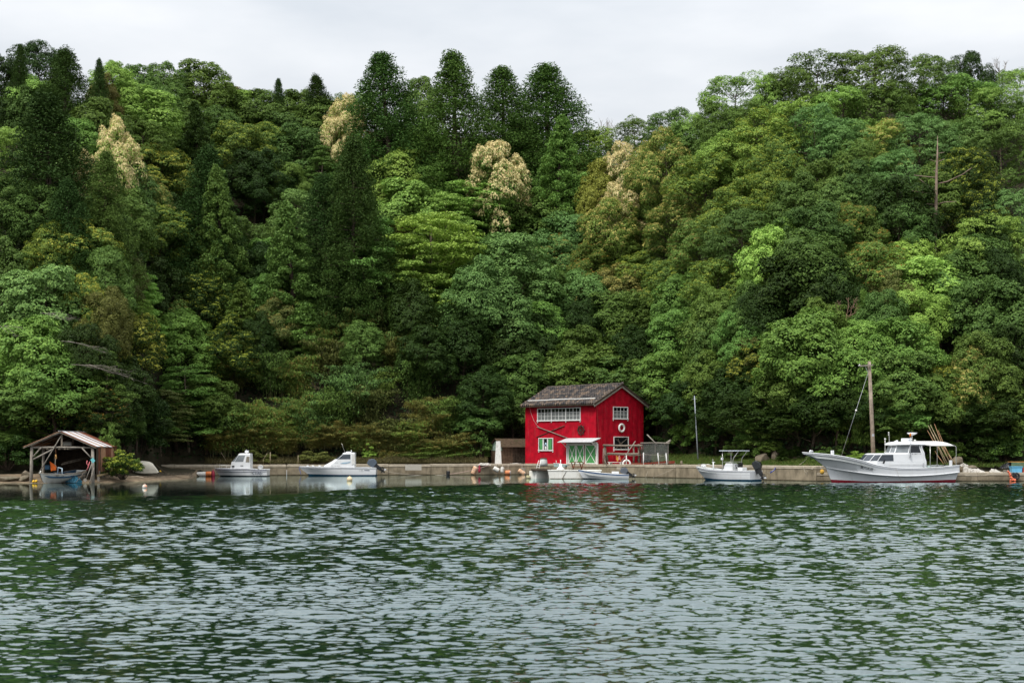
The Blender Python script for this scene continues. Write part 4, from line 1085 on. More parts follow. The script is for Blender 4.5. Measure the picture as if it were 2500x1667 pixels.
MB().tube([(0, 0, 0), q - p], [0.05, 0.045], 8).build("shaft", GREYWOOD, oar)
p, q = on_front(1310, 1067.3, 0.05), on_front(1379, 1038.5, 0.05)
oar = thing("oar", "dark weathered oar with flat blade, crossed behind the grey pole on the red wall", "oar", p, 0, "crossed poles on the red wall")
d = q - p
MB().tube([(0, 0, 0), d * 0.62], [0.035, 0.04], 8).build("shaft", DARKWOOD, oar)
mb = MB(); mb.bar(d * 0.6, d, 0.03, 0.16, up=HM.to_3x3() @ Vector((0, -1, 0))); mb.build("blade", WOOD, oar)
cab = thing("cable", "thin pale cable sagging from the eave to the crossed poles on the red wall", "cable", on_front(1293, 992, 0.05))
o0 = Vector(cab.location)
pts = [on_front(a, b, 0.06) - o0 for a, b in ((1293, 992), (1297, 1007), (1303, 1024), (1311, 1037), (1320, 1045))]
MB().tube(pts, 0.018, 5).build("wire", mat("pale_cable", (0.55, 0.35, 0.33), 0.7), cab)
cab = thing("cable", "thin reddish cable running down beside the house's front corner", "cable", on_gable(1456.5, 993, 0.05)); o0 = Vector(cab.location)
pts = [on_gable(a, b, 0.05) - o0 for a, b in ((1456.5, 993), (1459, 1030), (1461.5, 1075), (1464, 1131))]
MB().tube(pts, 0.014, 5).build("wire", mat("red_cable", (0.40, 0.08, 0.07), 0.7), cab)

# ---------------------------------------------------------------- the old hut left of the house
hut = thing("hut", "old brown timber hut with a mossy low roof tucked left of the red house", "hut", (-1.15, 168.0, 1.18), R(30))
HUL, HUW = 4.6, 2.6
mb = MB(); mb.prism([(0, -0.2), (HUW, -0.2), (HUW, 2.15), (HUW / 2, 2.95), (0, 2.15)], 0, HUL, "x"); mb.build("wall", DARKWOOD, hut)
brown = mat("brown_boards", (0.13, 0.085, 0.058), 0.9, 0.15, var=0.35, scale=3, bump=0.3)
hr = random.Random(9)
for i in range(13):
    x0 = HUL * i / 13; MB().box((x0 + HUL / 26, -0.03 - hr.uniform(0, 0.02), 1.02), (HUL / 13 - 0.02, 0.03, 2.15 + hr.uniform(-0.08, 0.05))).build("board", brown if i < 4 else DARKWOOD, hut)
for i in range(8):
    y0 = HUW * i / 8; MB().box((-0.03, y0 + HUW / 16, 0.78), (0.03, HUW / 8 - 0.02, 1.5 + hr.uniform(-0.1, 0.1))).build("board", WOOD if i in (1, 2) else brown, hut)
mb = MB(); mb.prism([(0.02, 1.6), (HUW - 0.02, 1.6), (HUW - 0.02, 2.12), (HUW / 2, 2.88), (0.02, 2.12)], -0.06, -0.02, "x"); mb.build("gable_panel", mat("faded_green_panel", (0.25, 0.33, 0.27), 0.8, var=0.2, stain=(0.2, 0.17, 0.12), stain_amt=0.6), hut)
moss = mat("mossy_roof", (0.11, 0.075, 0.050), 0.95, 0.1, var=0.35, scale=4, bump=0.8, bscale=9, stain=(0.065, 0.075, 0.03), stain_amt=0.8, stain_scale=(1.5, 1.5, 1.5))
for y0, y1 in ((-0.35, HUW / 2), (HUW + 0.35, HUW / 2)):
    z = lambda y: 2.2 + 0.615 * min(y, HUW - y)
    mb = MB(); n = 14
    for i in range(n):
        f0, f1 = i / n, (i + 1.15) / n; ya, yb = lerp(y0, y1, f0), lerp(y0, y1, min(f1, 1))
        mb.add([(-0.35, ya, z(ya) + 0.06), (HUL + 0.2, ya, z(ya) + 0.06), (HUL + 0.2, yb, z(yb) + 0.03), (-0.35, yb, z(yb) + 0.03), (-0.35, ya, z(ya)), (HUL + 0.2, ya, z(ya))], [(0, 1, 2, 3), (4, 5, 1, 0)])
    mb.build("roof", moss, hut)
wbp = at(1216.5, 1134, 166.0)
wb_ = thing("white_board", "tall flaking white board leaning against the old hut's gable", "board", wbp, R(-12))
mb = MB(); mb.add([(-0.42, -0.04, -0.1), (0.42, -0.04, -0.1), (0.12, 0.55, 2.75), (-0.38, 0.55, 2.75), (-0.42, 0.02, -0.1), (0.42, 0.02, -0.1), (0.12, 0.61, 2.75), (-0.38, 0.61, 2.75)], [(0, 1, 2, 3), (7, 6, 5, 4), (0, 4, 5, 1), (1, 5, 6, 2), (2, 6, 7, 3), (3, 7, 4, 0)])
mb.build("panel", mat("flaking_white", (0.58, 0.57, 0.54), 0.8, var=0.12, scale=6, stain=(0.24, 0.2, 0.16), stain_amt=0.7, stain_scale=(3, 3, 0.9)), wb_)

# ---------------------------------------------------------------- the open boathouse on the left
BX, BY = -39.66, 125.0
bh = thing("boathouse", "open-fronted timber boathouse with rusty striped sheet roof at the water's edge", "boathouse", (BX, BY, 0.0))
BD, BW, BE, BR = 7.0, 3.2, 3.12, 4.50       # depth, half width to the eaves, eave and ridge heights
def bz(x): return BR - (BR - BE) * abs(x) / BW
def bp_(px, py, d=0.0): v = at(px, py, BY + d); return (v.x - BX, d, v.z)
# sheets of the roof, one by one
kinds_r = [(0.50, RUST), (1.0, SHEETW), (0.85, RUSTL), (0.85, SHEETW), (0.45, SHEETW), (0.35, RUST), (1.1, SHEETW), (0.95, RUST), (1.0, RUST)]
def sheet(y0, y1, side, m, dz):
    vs, fs = [], []; nn = max(4, int((y1 - y0) / 0.07)); x0, x1 = 0.0, side * BW
    for i in range(nn + 1):
        y = lerp(y0 - 0.03, y1 + 0.03, i / nn); w_ = 0.016 * (1 if i % 2 else -1) + dz
        vs += [(x0, y, BR + w_), (x1 * 0.5, y, bz(x1 * 0.5) + w_ - 0.02), (x1, y, bz(x1) + w_)]
    for i in range(nn):
        a = 3 * i
        for j in (0, 1): fs.append((a + j, a + j + 1, a + j + 4, a + j + 3) if side > 0 else (a + j + 3, a + j + 4, a + j + 1, a + j))
    MB().add(vs, fs).build("roof_sheet", m, bh)
y = -0.35
for i, (wd_, m_) in enumerate(kinds_r): sheet(y, y + wd_, 1, m_, 0.05 + 0.02 * (i % 2)); y += wd_
y = -0.35
for i in range(7): sheet(y, y + 1.0, -1, [RUSTL, SHEETW, RUST, RUST, RUSTL, RUST, RUST][i], 0.05 + 0.02 * (i % 2)); y += 1.0
mb = MB(); mb.bar((0, -0.4, BR + 0.06), (0, BD, BR + 0.06), 0.24, 0.04); mb.build("ridge_flashing", SHEETW, bh)
for sgn in (-1, 1):
    for yy in (-0.3, 2.2, 4.6, BD - 0.4):
        MB().bar((0, yy, BR - 0.06), (sgn * BW, yy, BE - 0.06), 0.07, 0.11, up=(0, 1, 0)).build("rafter", WOOD, bh)
    for f in (0.3, 0.65, 0.97):
        MB().bar((sgn * BW * f, -0.35, bz(BW * f) - 0.02), (sgn * BW * f, BD - 0.2, bz(BW * f) - 0.02), 0.06, 0.05).build("purlin", DARKWOOD, bh)
for a, b in (((77.5, 1089), (74.5, 1172)), ((226, 1094), (226.5, 1177))):
    for d in (0.0, 3.2, 6.3):
        p0, p1 = Vector(bp_(*a)), Vector(bp_(*b)); p0.y = p1.y = d; p1.z = -0.8
        MB().tube([p1, (p0 + p1) / 2 + Vector((0.03, 0, 0)), p0], [0.17, 0.145, 0.13], 8).build("post", GREYWOOD, bh)
for d in (0.0, 3.2, 6.3):
    p0, p1 = Vector(bp_(78, 1092)), Vector(bp_(232, 1092.5)); p0.y = p1.y = d
    MB().tube([p0, (p0 + p1) / 2 + Vector((0, 0, 0.02)), p1], [0.10, 0.085, 0.075], 8).build("tie_beam", GREYWOOD if d == 0 else WOOD, bh)
    MB().bar((0.1, d, bp_(152, 1091)[2]), (0.1, d, BR - 0.1), 0.14).build("king_post", WOOD, bh)
for a, b, r_ in (((78.5, 1117), (101, 1092), 0.06), ((82, 1121), (128, 1097), 0.08), ((200, 1093), (225, 1120), 0.06), ((94, 1156), (149, 1064), 0.05)):
    MB().tube([bp_(*a, -0.12), bp_(*b, -0.12)], [r_, r_ * 0.9], 7).build("brace", GREYWOOD, bh)
for px in (97, 117, 146, 159.5, 167):
    v = Vector(bp_(px, 1096.2)); MB().tube([v + Vector((0, -0.25, 0)), v + Vector((0, 5.5, 0.05))], 0.055, 7).build("joist_pole", WOOD, bh)
# walls: rusty sheets on the right side, dark boards left and back
xw = bp_(231, 1100)[0] + 0.12
y = 0.15
for i, (wd_, m_) in enumerate(((0.55, DARKWOOD), (0.5, RUST), (0.3, DARKWOOD), (1.35, RUSTL), (0.9, RUST), (0.9, RUST), (0.9, RUSTL), (0.8, RUST))):
    vs, fs = [], []; nn = max(3, int(wd_ / 0.07)); zb = 0.55 if i < 2 else 0.95 + 0.1 * (i % 3)
    for j in range(nn + 1):
        w_ = 0.014 * (1 if j % 2 else -1) + 0.015 * (i % 2); vs += [(xw + w_, y + wd_ * j / nn, zb), (xw + w_, y + wd_ * j / nn, bz(xw) - 0.05)]
    fs = [(2 * j, 2 * j + 2, 2 * j + 3, 2 * j + 1) for j in range(nn)]
    MB().add(vs, fs).build("wall_sheet", m_, bh); y += wd_
MB().box((xw - 0.02, 0.9, 0.1), (0.2, 0.2, 1.9)).build("short_post", GREYWOOD, bh)
MB().bar((xw, 0.3, 0.62), (xw + 0.5, 1.9, 0.78), 0.06, 0.16).build("rail", mat("yellowish_wood", (0.42, 0.32, 0.17), 0.85, var=0.2), bh)
MB().box((0, BD - 0.3, 1.9), (5.3, 0.06, 3.0)).build("back_wall", DARKWOOD, bh)
mb = MB(); mb.prism([(-2.9, 3.1), (2.9, 3.1), (0.1, 4.35)], BD - 0.34, BD - 0.28, "y"); mb.build("back_gable", DARKWOOD, bh)
for i in range(7): MB().box((-2.62, 3.4 + i * 0.5, 1.7), (0.04, 0.46, 2.7)).build("wall_board", mat("green_black_board", (0.03, 0.045, 0.04), 0.9), bh)
# ---------------------------------------------------------------- boats
GEL = mat("white_gelcoat", (0.80, 0.81, 0.82), 0.3, 0.5, var=0.03, scale=1.5, stain=(0.52, 0.47, 0.37), stain_amt=0.42, stain_scale=(2.5, 2.5, 0.5), stain_lo=0.58)
GELOLD = mat("old_white_gelcoat", (0.78, 0.77, 0.71), 0.5, 0.4, var=0.06, scale=2, stain=(0.40, 0.33, 0.22), stain_amt=0.45, stain_scale=(2.5, 2.5, 0.6), stain_lo=0.52)
DECK = mat("grey_deck", (0.55, 0.57, 0.56), 0.6, 0.3, var=0.08)
ANTI_R = mat("red_antifouling", (0.23, 0.016, 0.028), 0.7, 0.2, var=0.15)
ANTI_B = mat("blue_antifouling", (0.012, 0.060, 0.105), 0.7, 0.2, var=0.2)
ANTI_K = mat("dark_antifouling", (0.012, 0.022, 0.026), 0.7, 0.2, var=0.2)
BLUEP = mat("blue_paint", (0.050, 0.135, 0.30), 0.5, 0.35, var=0.12, scale=5)
NAVY = mat("navy_stripe", (0.045, 0.045, 0.10), 0.5, 0.35, var=0.1)
GREYR = mat("grey_rub_rail", (0.42, 0.43, 0.46), 0.5, 0.3, var=0.1)
TINT = mat("tinted_window", (0.045, 0.055, 0.068), 0.08, 0.6, var=0.2)
SMOKE = mat("light_window", (0.20, 0.22, 0.23), 0.08, 0.6, var=0.25, scale=1.5)
TUBE = mat("stainless_tube", (0.55, 0.54, 0.50), 0.3, 0.5, metal=0.7, var=0.08)
CANVAS = mat("white_canvas", (0.80, 0.79, 0.75), 0.8, 0.1, var=0.04)
INK = mat("black_lettering", (0.02, 0.022, 0.025), 0.5, 0.3, var=0.0)
BLUEINK = mat("navy_lettering", (0.016, 0.032, 0.085), 0.5, 0.3, var=0.0)
GREYINK = mat("grey_lettering", (0.33, 0.33, 0.33), 0.5, 0.3, var=0.0)

def hermite(ctrl, n):
    """smooth curve through (u, a, b, c ...) control rows, sampled at n equal steps of u"""
    A = np.array(ctrl, float); u = A[:, 0]; P = A[:, 1:]
    m = np.gradient(P, u, axis=0); U = np.linspace(u[0], u[-1], n); out_ = []
    for x in U:
        i = min(max(np.searchsorted(u, x, side="right") - 1, 0), len(u) - 2); h = u[i + 1] - u[i]; t = (x - u[i]) / h
        out_.append((2*t**3-3*t**2+1)*P[i] + (t**3-2*t**2+t)*h*m[i] + (-2*t**3+3*t**2)*P[i+1] + (t**3-t**2)*h*m[i+1])
    return np.array(out_)
class Hull:
    """lofted from long curves (u, x, half-breadth, z), sheer first, keel last"""
    def __init__(s, rows, row_mats, mats, n=34):
        s.c = [hermite(r, n) for r in rows]; s.n = n; s.rm = row_mats; s.mats = mats
    def build(s, parent, name="hull", deck=None, deck_m=None):
        n, k = s.n, len(s.c); V, Fc, mi = [], [], []
        for sg in (-1, 1):
            o = len(V)
            for c in s.c:
                for p in c: V.append((p[0], sg * max(p[1], 0.0), p[2]))
            for r_ in range(k - 1):
                for i in range(n - 1):
                    q = (o + r_ * n + i, o + r_ * n + i + 1, o + (r_ + 1) * n + i + 1, o + (r_ + 1) * n + i)
                    Fc.append(q[::-1] if sg < 0 else q); mi.append(s.rm[r_])
        half = k * n
        for r_ in range(k - 1):     # transom
            a, b = r_ * n + n - 1, (r_ + 1) * n + n - 1
            Fc.append((a, b, half + b, half + a)); mi.append(s.rm[r_])
        kz = (k - 1) * n
        for i in range(n - 1): Fc.append((kz + i, half + kz + i, half + kz + i + 1, kz + i + 1)); mi.append(s.rm[-1])
        me = bpy.data.meshes.new(name); me.from_pydata(V, [], Fc); me.validate()
        for m_ in s.mats: me.materials.append(m_)
        me.polygons.foreach_set("material_index", mi)
        me.polygons.foreach_set("use_smooth", [True] * len(me.polygons))
        me.update(); h = child(name, me, parent)
        es = h.modifiers.new("edges", "EDGE_SPLIT"); es.split_angle = R(38)
        if deck is not None:        # inside of the gunwale and the deck below it
            c = s.c[0]; mb = MB()
            for i in range(n - 1):
                for sg in (-1, 1):
                    a, b = c[i], c[i + 1]; ya, yb = max(a[1] - 0.07, 0) * sg, max(b[1] - 0.07, 0) * sg
                    za = a[2] - deck * min(1, a[1] / 0.5); zb = b[2] - deck * min(1, b[1] / 0.5)
                    mb.add([(a[0], a[1] * sg, a[2]), (b[0], b[1] * sg, b[2]), (b[0], yb, b[2]), (a[0], ya, a[2])], [(0, 1, 2, 3) if sg > 0 else (3, 2, 1, 0)])
                    mb.add([(a[0], ya, a[2]), (b[0], yb, b[2]), (b[0], yb, zb), (a[0], ya, za)], [(0, 1, 2, 3) if sg > 0 else (3, 2, 1, 0)])
                    mb.add([(a[0], ya, za), (b[0], yb, zb), (b[0], 0, zb), (a[0], 0, za)], [(0, 1, 2, 3) if sg > 0 else (3, 2, 1, 0)])
            mb.build("deck", deck_m or DECK, parent)
        return h
    def rail(s, parent, row, r, m, name, dz=0.0, off=0.0, sides=(-1, 1), a=0, b=None):
        mb = MB(); c = s.c[row][a:b]
        for sg in sides: mb.tube([(p[0], sg * (p[1] + off), p[2] + dz) for p in c], r, 6)
        return mb.build(name, m, parent)
    def side(s, x, z):
        """half-breadth and outward lean of the near side at a place along and up the hull"""
        pts = []
        for c in s.c:
            i = np.argsort(c[:, 0]); pts.append((np.interp(x, c[i, 0], c[i, 2]), np.interp(x, c[i, 0], c[i, 1])))
        pts.sort(); zz = [p[0] for p in pts]; yy = [p[1] for p in pts]
        return float(np.interp(z, zz, yy))
def lettering(parent, text, x, z, size, m, hull=None, y=None, slope=0.0, name="lettering", shear=0.0, space=1.0, width=None):
    cu = bpy.data.curves.new(name, "FONT"); cu.body = text; cu.size = size; cu.extrude = 0.003; cu.align_x = "CENTER"; cu.align_y = "CENTER"; cu.shear = shear; cu.space_character = space
    cu.resolution_u = 3; cu.materials.append(m)
    o = bpy.data.objects.new(name, cu); C.objects.link(o); o.parent = parent
    if hull:
        y0 = hull.side(x, z); w_ = len(text) * size * 0.3
        dx = (hull.side(x + w_, z) - hull.side(x - w_, z)) / (2 * w_); dz = (hull.side(x, z + size) - hull.side(x, z - size)) / (2 * size)
        xv = Vector((1, -dx, slope)).normalized(); zv = Vector((0, -dz, 1)); nv = xv.cross(zv).normalized(); zv = nv.cross(xv)
        ofs = 0.045
        M = Matrix((xv, zv, nv)).transposed().to_4x4(); M.translation = Vector((x, -y0, z)) + nv * ofs
    else:
        xv = Vector((1, 0, slope)).normalized(); nv = Vector((0, -1, 0)); zv = nv.cross(xv)
        M = Matrix((xv, zv, nv)).transposed().to_4x4(); M.translation = Vector((x, y, z))
    me = bpy.data.meshes.new_from_object(o); q = bpy.data.objects.new(name, me); C.objects.link(q); q.parent = parent; q.matrix_local = M
    bpy.data.objects.remove(o)
    return q
def rings(parent, name, levels, m, cap=True, bevel=0.03):
    """deckhouse shell: half outlines (x, y) front centre to stern at several heights, mirrored"""
    V, Fc = [], []; nn = None
    for z, half in levels:
        full = [(p[0], p[1], z + (p[2] if len(p) > 2 else 0)) for p in half] + [(p[0], -p[1], z + (p[2] if len(p) > 2 else 0)) for p in reversed(half) if abs(p[1]) > 1e-6]
        nn = len(full); V += full
    for l in range(len(levels) - 1):
        for i in range(nn):
            j = (i + 1) % nn; Fc.append((l * nn + i, l * nn + j, (l + 1) * nn + j, (l + 1) * nn + i))
    if cap: Fc.append(tuple(range((len(levels) - 1) * nn, len(levels) * nn)))
    mb = MB(); mb.add(V, Fc); o = mb.build(name, m, parent, bevel=bevel)
    return o
def pane(parent, q, m, inset=0.05, off=0.012, name="window", frame=None):
    """a pane lying on the quad q (lower-left, lower-right, upper-right, upper-left seen from outside)"""
    q = [Vector(p) for p in q]; c = sum(q, Vector()) / 4; nv = (q[1] - q[0]).cross(q[3] - q[0]).normalized()
    def sc(f): return [p + (c - p) * f for p in q]
    if isinstance(inset, (int, float)): a = [p + (c - p).normalized() * inset * 1.3 for p in q]
    mb = MB(); b = [p + nv * off for p in a]; a2 = [p - nv * 0.02 for p in a]
    mb.add(a2 + b, [(4, 5, 6, 7), (0, 1, 5, 4), (1, 2, 6, 5), (2, 3, 7, 6), (3, 0, 4, 7)])
    return mb.build(name, m, parent)
def outboard(parent, loc, tilt, s, cowl_m, yaw=0.0):
    """engine at the stern (x aft): cowl, leg, cavitation plate, gearcase and propeller; tilted up by `tilt`"""
    ob = bpy.data.objects.new("outboard_motor", None); C.objects.link(ob); ob.parent = parent; ob.location = loc
    ob.rotation_euler = (0, -tilt, yaw); ob.scale = (s, s, s)
    mb = MB(); mb.prism([(-0.20, 0.06), (0.26, 0.06), (0.36, 0.24), (0.33, 0.46), (0.10, 0.68), (-0.18, 0.64), (-0.25, 0.50)], -0.18, 0.18, "y"); mb.build("cowl", cowl_m, ob, bevel=0.04)
    mb = MB(); mb.prism([(-0.14, 0.08), (0.20, 0.08), (0.17, -0.42), (-0.05, -0.42)], -0.09, 0.09, "y"); mb.build("leg", BLACK, ob, bevel=0.02)
    mb = MB(); mb.prism([(-0.08, -0.42), (0.32, -0.42), (0.32, -0.445), (-0.08, -0.445)], -0.10, 0.10, "y"); mb.prism([(-0.02, -0.445), (0.12, -0.445), (0.10, -0.80), (0.02, -0.80)], -0.025, 0.025, "y")
    mb.tube([(-0.12, 0, -0.60), (-0.02, 0, -0.60), (0.14, 0, -0.60), (0.22, 0, -0.60)], [0.015, 0.06, 0.065, 0.045], 8); mb.build("gearcase", BLACK, ob)
    mb = MB()
    for i in range(3):
        a = i * 2.094; d = Vector((0, math.cos(a), math.sin(a))); t = Vector((0.06, -math.sin(a) * 0.07, math.cos(a) * 0.07))
        o_ = Vector((0.24, 0, -0.60)); mb.add([o_ + d * 0.04 - t, o_ + d * 0.15 - t * 1.2, o_ + d * 0.16 + t * 1.0, o_ + d * 0.04 + t], [(0, 1, 2, 3)])
    mb.build("propeller", STEEL, ob)
    mb = MB(); mb.box((-0.16, 0, -0.05), (0.10, 0.22, 0.34)); mb.build("clamp_bracket", BLACK, ob)
    return ob

# ---- the big white fishing boat
S1 = 26.83; PH = R(22); cph, sph = math.cos(PH), math.sin(PH)
def bx(px, hb=0.0): return ((px - 2150) / S1 - hb * sph) / cph
def bzz(py): return (1175.5 - py) / S1
def rw(pts): return [(u, bx(px, hb), hb, bzz(py)) for u, px, py, hb in pts]
fb = thing("fishing_boat", "large white fishing boat with long raked prow, wheelhouse and white awning", "boat", ((2150 - 1250) * 129.4 / F, 129.4, 0), PH)
fh = Hull([
    rw([(0, 1943, 1104.0, .04), (.15, 2017, 1110.2, .95), (.3, 2080, 1121.5, 1.42), (.45, 2130, 1135.2, 1.62), (.6, 2190, 1142, 1.70), (.8, 2280, 1141, 1.66), (1, 2355, 1136, 1.48)]),
    rw([(0, 1944, 1107.5, .04), (.15, 2017, 1114, .94), (.3, 2080, 1125.5, 1.42), (.45, 2130, 1139, 1.63), (.6, 2190, 1145.5, 1.71), (.8, 2280, 1144.5, 1.67), (1, 2355, 1139.5, 1.49)]),
    rw([(0, 1970, 1117, .05), (.15, 2026, 1127, .70), (.3, 2085, 1138, 1.22), (.45, 2132, 1148, 1.56), (.6, 2192, 1153, 1.68), (.8, 2280, 1151, 1.65), (1, 2355, 1146, 1.48)]),
    rw([(0, 2003, 1140, .04), (.15, 2040, 1146, .56), (.3, 2090, 1153, 1.15), (.45, 2135, 1158, 1.54), (.6, 2195, 1161, 1.67), (.8, 2280, 1159, 1.64), (1, 2355, 1153, 1.47)]),
    rw([(0, 2004, 1143, .03), (.15, 2041, 1149, .44), (.3, 2091, 1156, 1.02), (.45, 2136, 1161, 1.42), (.6, 2195, 1164, 1.55), (.8, 2280, 1162, 1.52), (1, 2352, 1156, 1.36)]),
    rw([(0, 2016, 1169, .03), (.15, 2056, 1171, .36), (.3, 2099, 1173, .84), (.45, 2140, 1173.6, 1.20), (.6, 2196, 1173.4, 1.36), (.8, 2280, 1172.4, 1.38), (1, 2347, 1171, 1.26)]),
    rw([(0, 2024, 1186, .02), (.15, 2062, 1186, .28), (.3, 2103, 1186, .70), (.45, 2142, 1186, 1.05), (.6, 2196, 1186, 1.22), (.8, 2280, 1186, 1.25), (1, 2345, 1184, 1.15)])],
    [0, 0, 0, 0, 0, 1], [GEL, ANTI_R], 44)
fh.build(fb, deck=0.42)
fh.rail(fb, 0, 0.045, GEL, "gunwale"); fh.rail(fb, 1, 0.018, GREYR, "rub_line", off=0.01); fh.rail(fb, 3, 0.055, GEL, "rubbing_strake", off=0.01)
for px in (2155, 2183, 2209, 2237, 2258, 2284, 2327):
    x = bx(px, 1.5); z = bzz(1163.5 if px < 2290 else 1160.5); y = fh.side(x, z); mb = MB(); mb.ball((x, -y, z), (0.09, 0.05, 0.05), 8, 5); mb.build("scupper", GEL, fb)
mb = MB(); mb.box((bx(2017, .6), -0.55, bzz(1107.5)), (0.24, 0.20, 0.62)); mb.build("mooring_post", GEL, fb, bevel=0.02)
mb = MB(); mb.box((bx(2332, 1.3), -1.30, bzz(1131)), (0.22, 0.20, 0.55)); mb.build("mooring_post", GEL, fb, bevel=0.02)
mb = MB(); mb.tube([(bx(1958), -0.12, bzz(1104)), (bx(1960), -0.12, bzz(1100)), (bx(1966), -0.12, bzz(1100)), (bx(1967), -0.12, bzz(1104))], 0.05, 6); mb.ball((bx(1963), 0, bzz(1101.5)), 0.13, 8, 6); mb.build("bow_roller", GEL, fb)
# forward house with the dark raked window band
zl0, zl1, zl2 = 0.75, bzz(1126), bzz(1109)
lo = lambda ins: [(-2.05 + ins, 0.0), (-1.85 + ins, -0.80), (-1.25 + ins * 0.8, -1.18 + 0.05 * ins), (0.55, -1.22 + 0.10 * ins), (4.15 - 0.35 * ins, -1.22 + 0.10 * ins), (4.15 - 0.35 * ins, -0.6)]
rings(fb, "forward_cabin", [(zl0, lo(-0.06)), (zl1, lo(0)), (zl1 + 0.02, lo(0.02)), (zl2, lo(0.62)), (zl2 + 0.10, lo(0.95))], GEL)
A, B = lo(0.02), lo(0.62)
for i in range(3):
    for sg in (1,):
        q = [(A[i + 1][0], A[i + 1][1], zl1 + 0.02), (A[i][0], A[i][1], zl1 + 0.02), (B[i][0], B[i][1], zl2), (B[i + 1][0], B[i + 1][1], zl2)]
        q = [q[1], q[0], q[3], q[2]]
        pane(fb, q, TINT, 0.03 if i < 2 else 0.04)
        pane(fb, [(p[0], -p[1], p[2]) for p in (q[1], q[0], q[3], q[2])], TINT, 0.03)
# wheelhouse
zw0, zw1, zw2 = zl2 + 0.02, bzz(1105.5), bzz(1087.5)
wl_ = lambda i, j: [(0.95 + i, 0.0), (1.0 + i, -0.68 + 0.06 * j), (2.20 + i * 0.8, -1.14 + 0.12 * j), (3.62 - 0.15 * j, -1.16 + 0.12 * j), (3.98 - 0.25 * j, -1.16 + 0.12 * j), (3.98 - 0.25 * j, -0.5)]
rings(fb, "wheelhouse", [(zw0 - 0.5, wl_(-0.1, -0.3)), (zw1, wl_(0, 0)), (zw2, wl_(0.30, 1)), (zw2 + 0.02, wl_(0.30, 1))], GEL)
A, B = wl_(0, 0), wl_(0.30, 1)
for i in range(3):
    q = [(A[i][0], A[i][1], zw1), (A[i + 1][0], A[i + 1][1], zw1), (B[i + 1][0], B[i + 1][1], zw2), (B[i][0], B[i][1], zw2)]
    pane(fb, q, SMOKE if i < 2 else GLASS, 0.055, 0.012, "window")
    pane(fb, [(p[0], -p[1], p[2]) for p in (q[1], q[0], q[3], q[2])], SMOKE if i < 2 else GLASS, 0.055)
wr = lambda g, dz=0: [(1.05 - g, 0.0, dz), (1.12 - g, -0.80 - g * 0.4, dz), (2.35 - g, -1.14 - g, dz), (4.15 + g, -1.12 - g, dz), (4.25 + g, -0.6, dz)]
rings(fb, "roof", [(zw2 + 0.02, wr(0.02)), (zw2 + 0.10, wr(0.10)), (zw2 + 0.17, wr(0.08)), (zw2 + 0.33, wr(-0.30)), (zw2 + 0.36, wr(-0.62))], GEL, bevel=0.02)
mb = MB(); mb.bar((3.75, -1.10, zw2 + 0.05), (4.85, -1.10, zw2 + 0.12), 0.05, 0.10, up=(0, 1, 0)); mb.bar((3.95, -1.14, 0.95), (3.62, -1.06, zw2), 0.06, 0.30, up=(0, 1, 0)); mb.build("rear_pillar", GEL, fb)
MB().box((1.9, -1.285, bzz(1132.3)), (4.3, 0.03, 0.05)).build("side_ledge", GEL, fb)
MB().box((3.75, -1.30, bzz(1137)), (0.07, 0.06, 0.55)).build("side_bracket", GREYR, fb)
mb = MB(); mb.box((2.95, 0.1, zw2 + 0.52), (0.95, 0.45, 0.30)); mb.build("radar_box", GEL, fb, bevel=0.05)
lettering(fb, "EDEN", 3.2, zw2 + 0.52, 0.16, BLUEINK, y=-0.135)
mb = MB(); mb.tube([(3.55, 0.1, zw2 + 0.3), (3.55, 0.1, zw2 + 0.98)], 0.045, 8); mb.build("dome_pole", TUBE, fb)
mb = MB(); mb.lathe([(0.03, -0.06), (0.22, -0.03), (0.45, 0.10), (0.45, 0.17), (0.0, 0.19)], (3.55, 0.1, zw2 + 1.02), 18); mb.build("satellite_dome", GEL, fb)
xm = bx(2220, 1.3)
mb = MB(); mb.tube([(xm, -1.30, bzz(1116)), (xm, -1.30, bzz(1066))], 0.035, 8); mb.box((xm, -1.30, bzz(1113.5)), (0.14, 0.10, 0.25)); mb.build("signal_mast", STEEL, fb)
mb = MB(); mb.lathe([(0.075, 0), (0.08, 0.22), (0.05, 0.33), (0.0, 0.34)], (xm, -1.30, bzz(1066)), 10); mb.build("orange_lamp", mat("orange_lens", (0.75, 0.20, 0.015), 0.35, 0.4, var=0.05), fb)
xm = bx(2176, -0.3)
mb = MB(); mb.tube([(xm, 0.3, bzz(1084)), (xm - 0.02, 0.3, bzz(1056))], 0.025, 6); mb.ball((xm - 0.06, 0.3, bzz(1056)), 0.08, 8, 6); mb.ball((xm - 0.08, 0.3, bzz(1061)), 0.07, 8, 6); mb.build("antenna", TUBE, fb)
xm = bx(2162, 0)
mb = MB(); mb.tube([(xm, 0, bzz(1107)), (xm, 0, bzz(1072))], 0.028, 6); mb.ball((xm, 0, bzz(1071.5)), 0.10, 8, 6)
for dx, dy in ((-0.14, -0.1), (0.16, -0.1), (0, 0.18)): mb.tube([(xm + dx, dy, bzz(1107)), (xm, 0, bzz(1100))], 0.02, 5)
mb.build("anchor_light", TUBE, fb)
mb = MB(); mb.bar((bx(2184, 0), -0.2, bzz(1079)), (bx(2192, 0), -0.2, bzz(1075)), 0.24, 0.10); mb.build("search_light", GEL, fb, bevel=0.02)
mb = MB(); mb.ball((bx(2244, 0), 0, bzz(1075)), 0.12, 8, 6); mb.build("gps_antenna", GELOLD, fb)
mb = MB(); mb.box((bx(2147, 1.35), -1.40, bzz(1126.5)), (0.13, 0.08, 0.36), rot=Matrix.Rotation(R(25), 3, "Y")); mb.build("fender_hook", BLACK, fb)
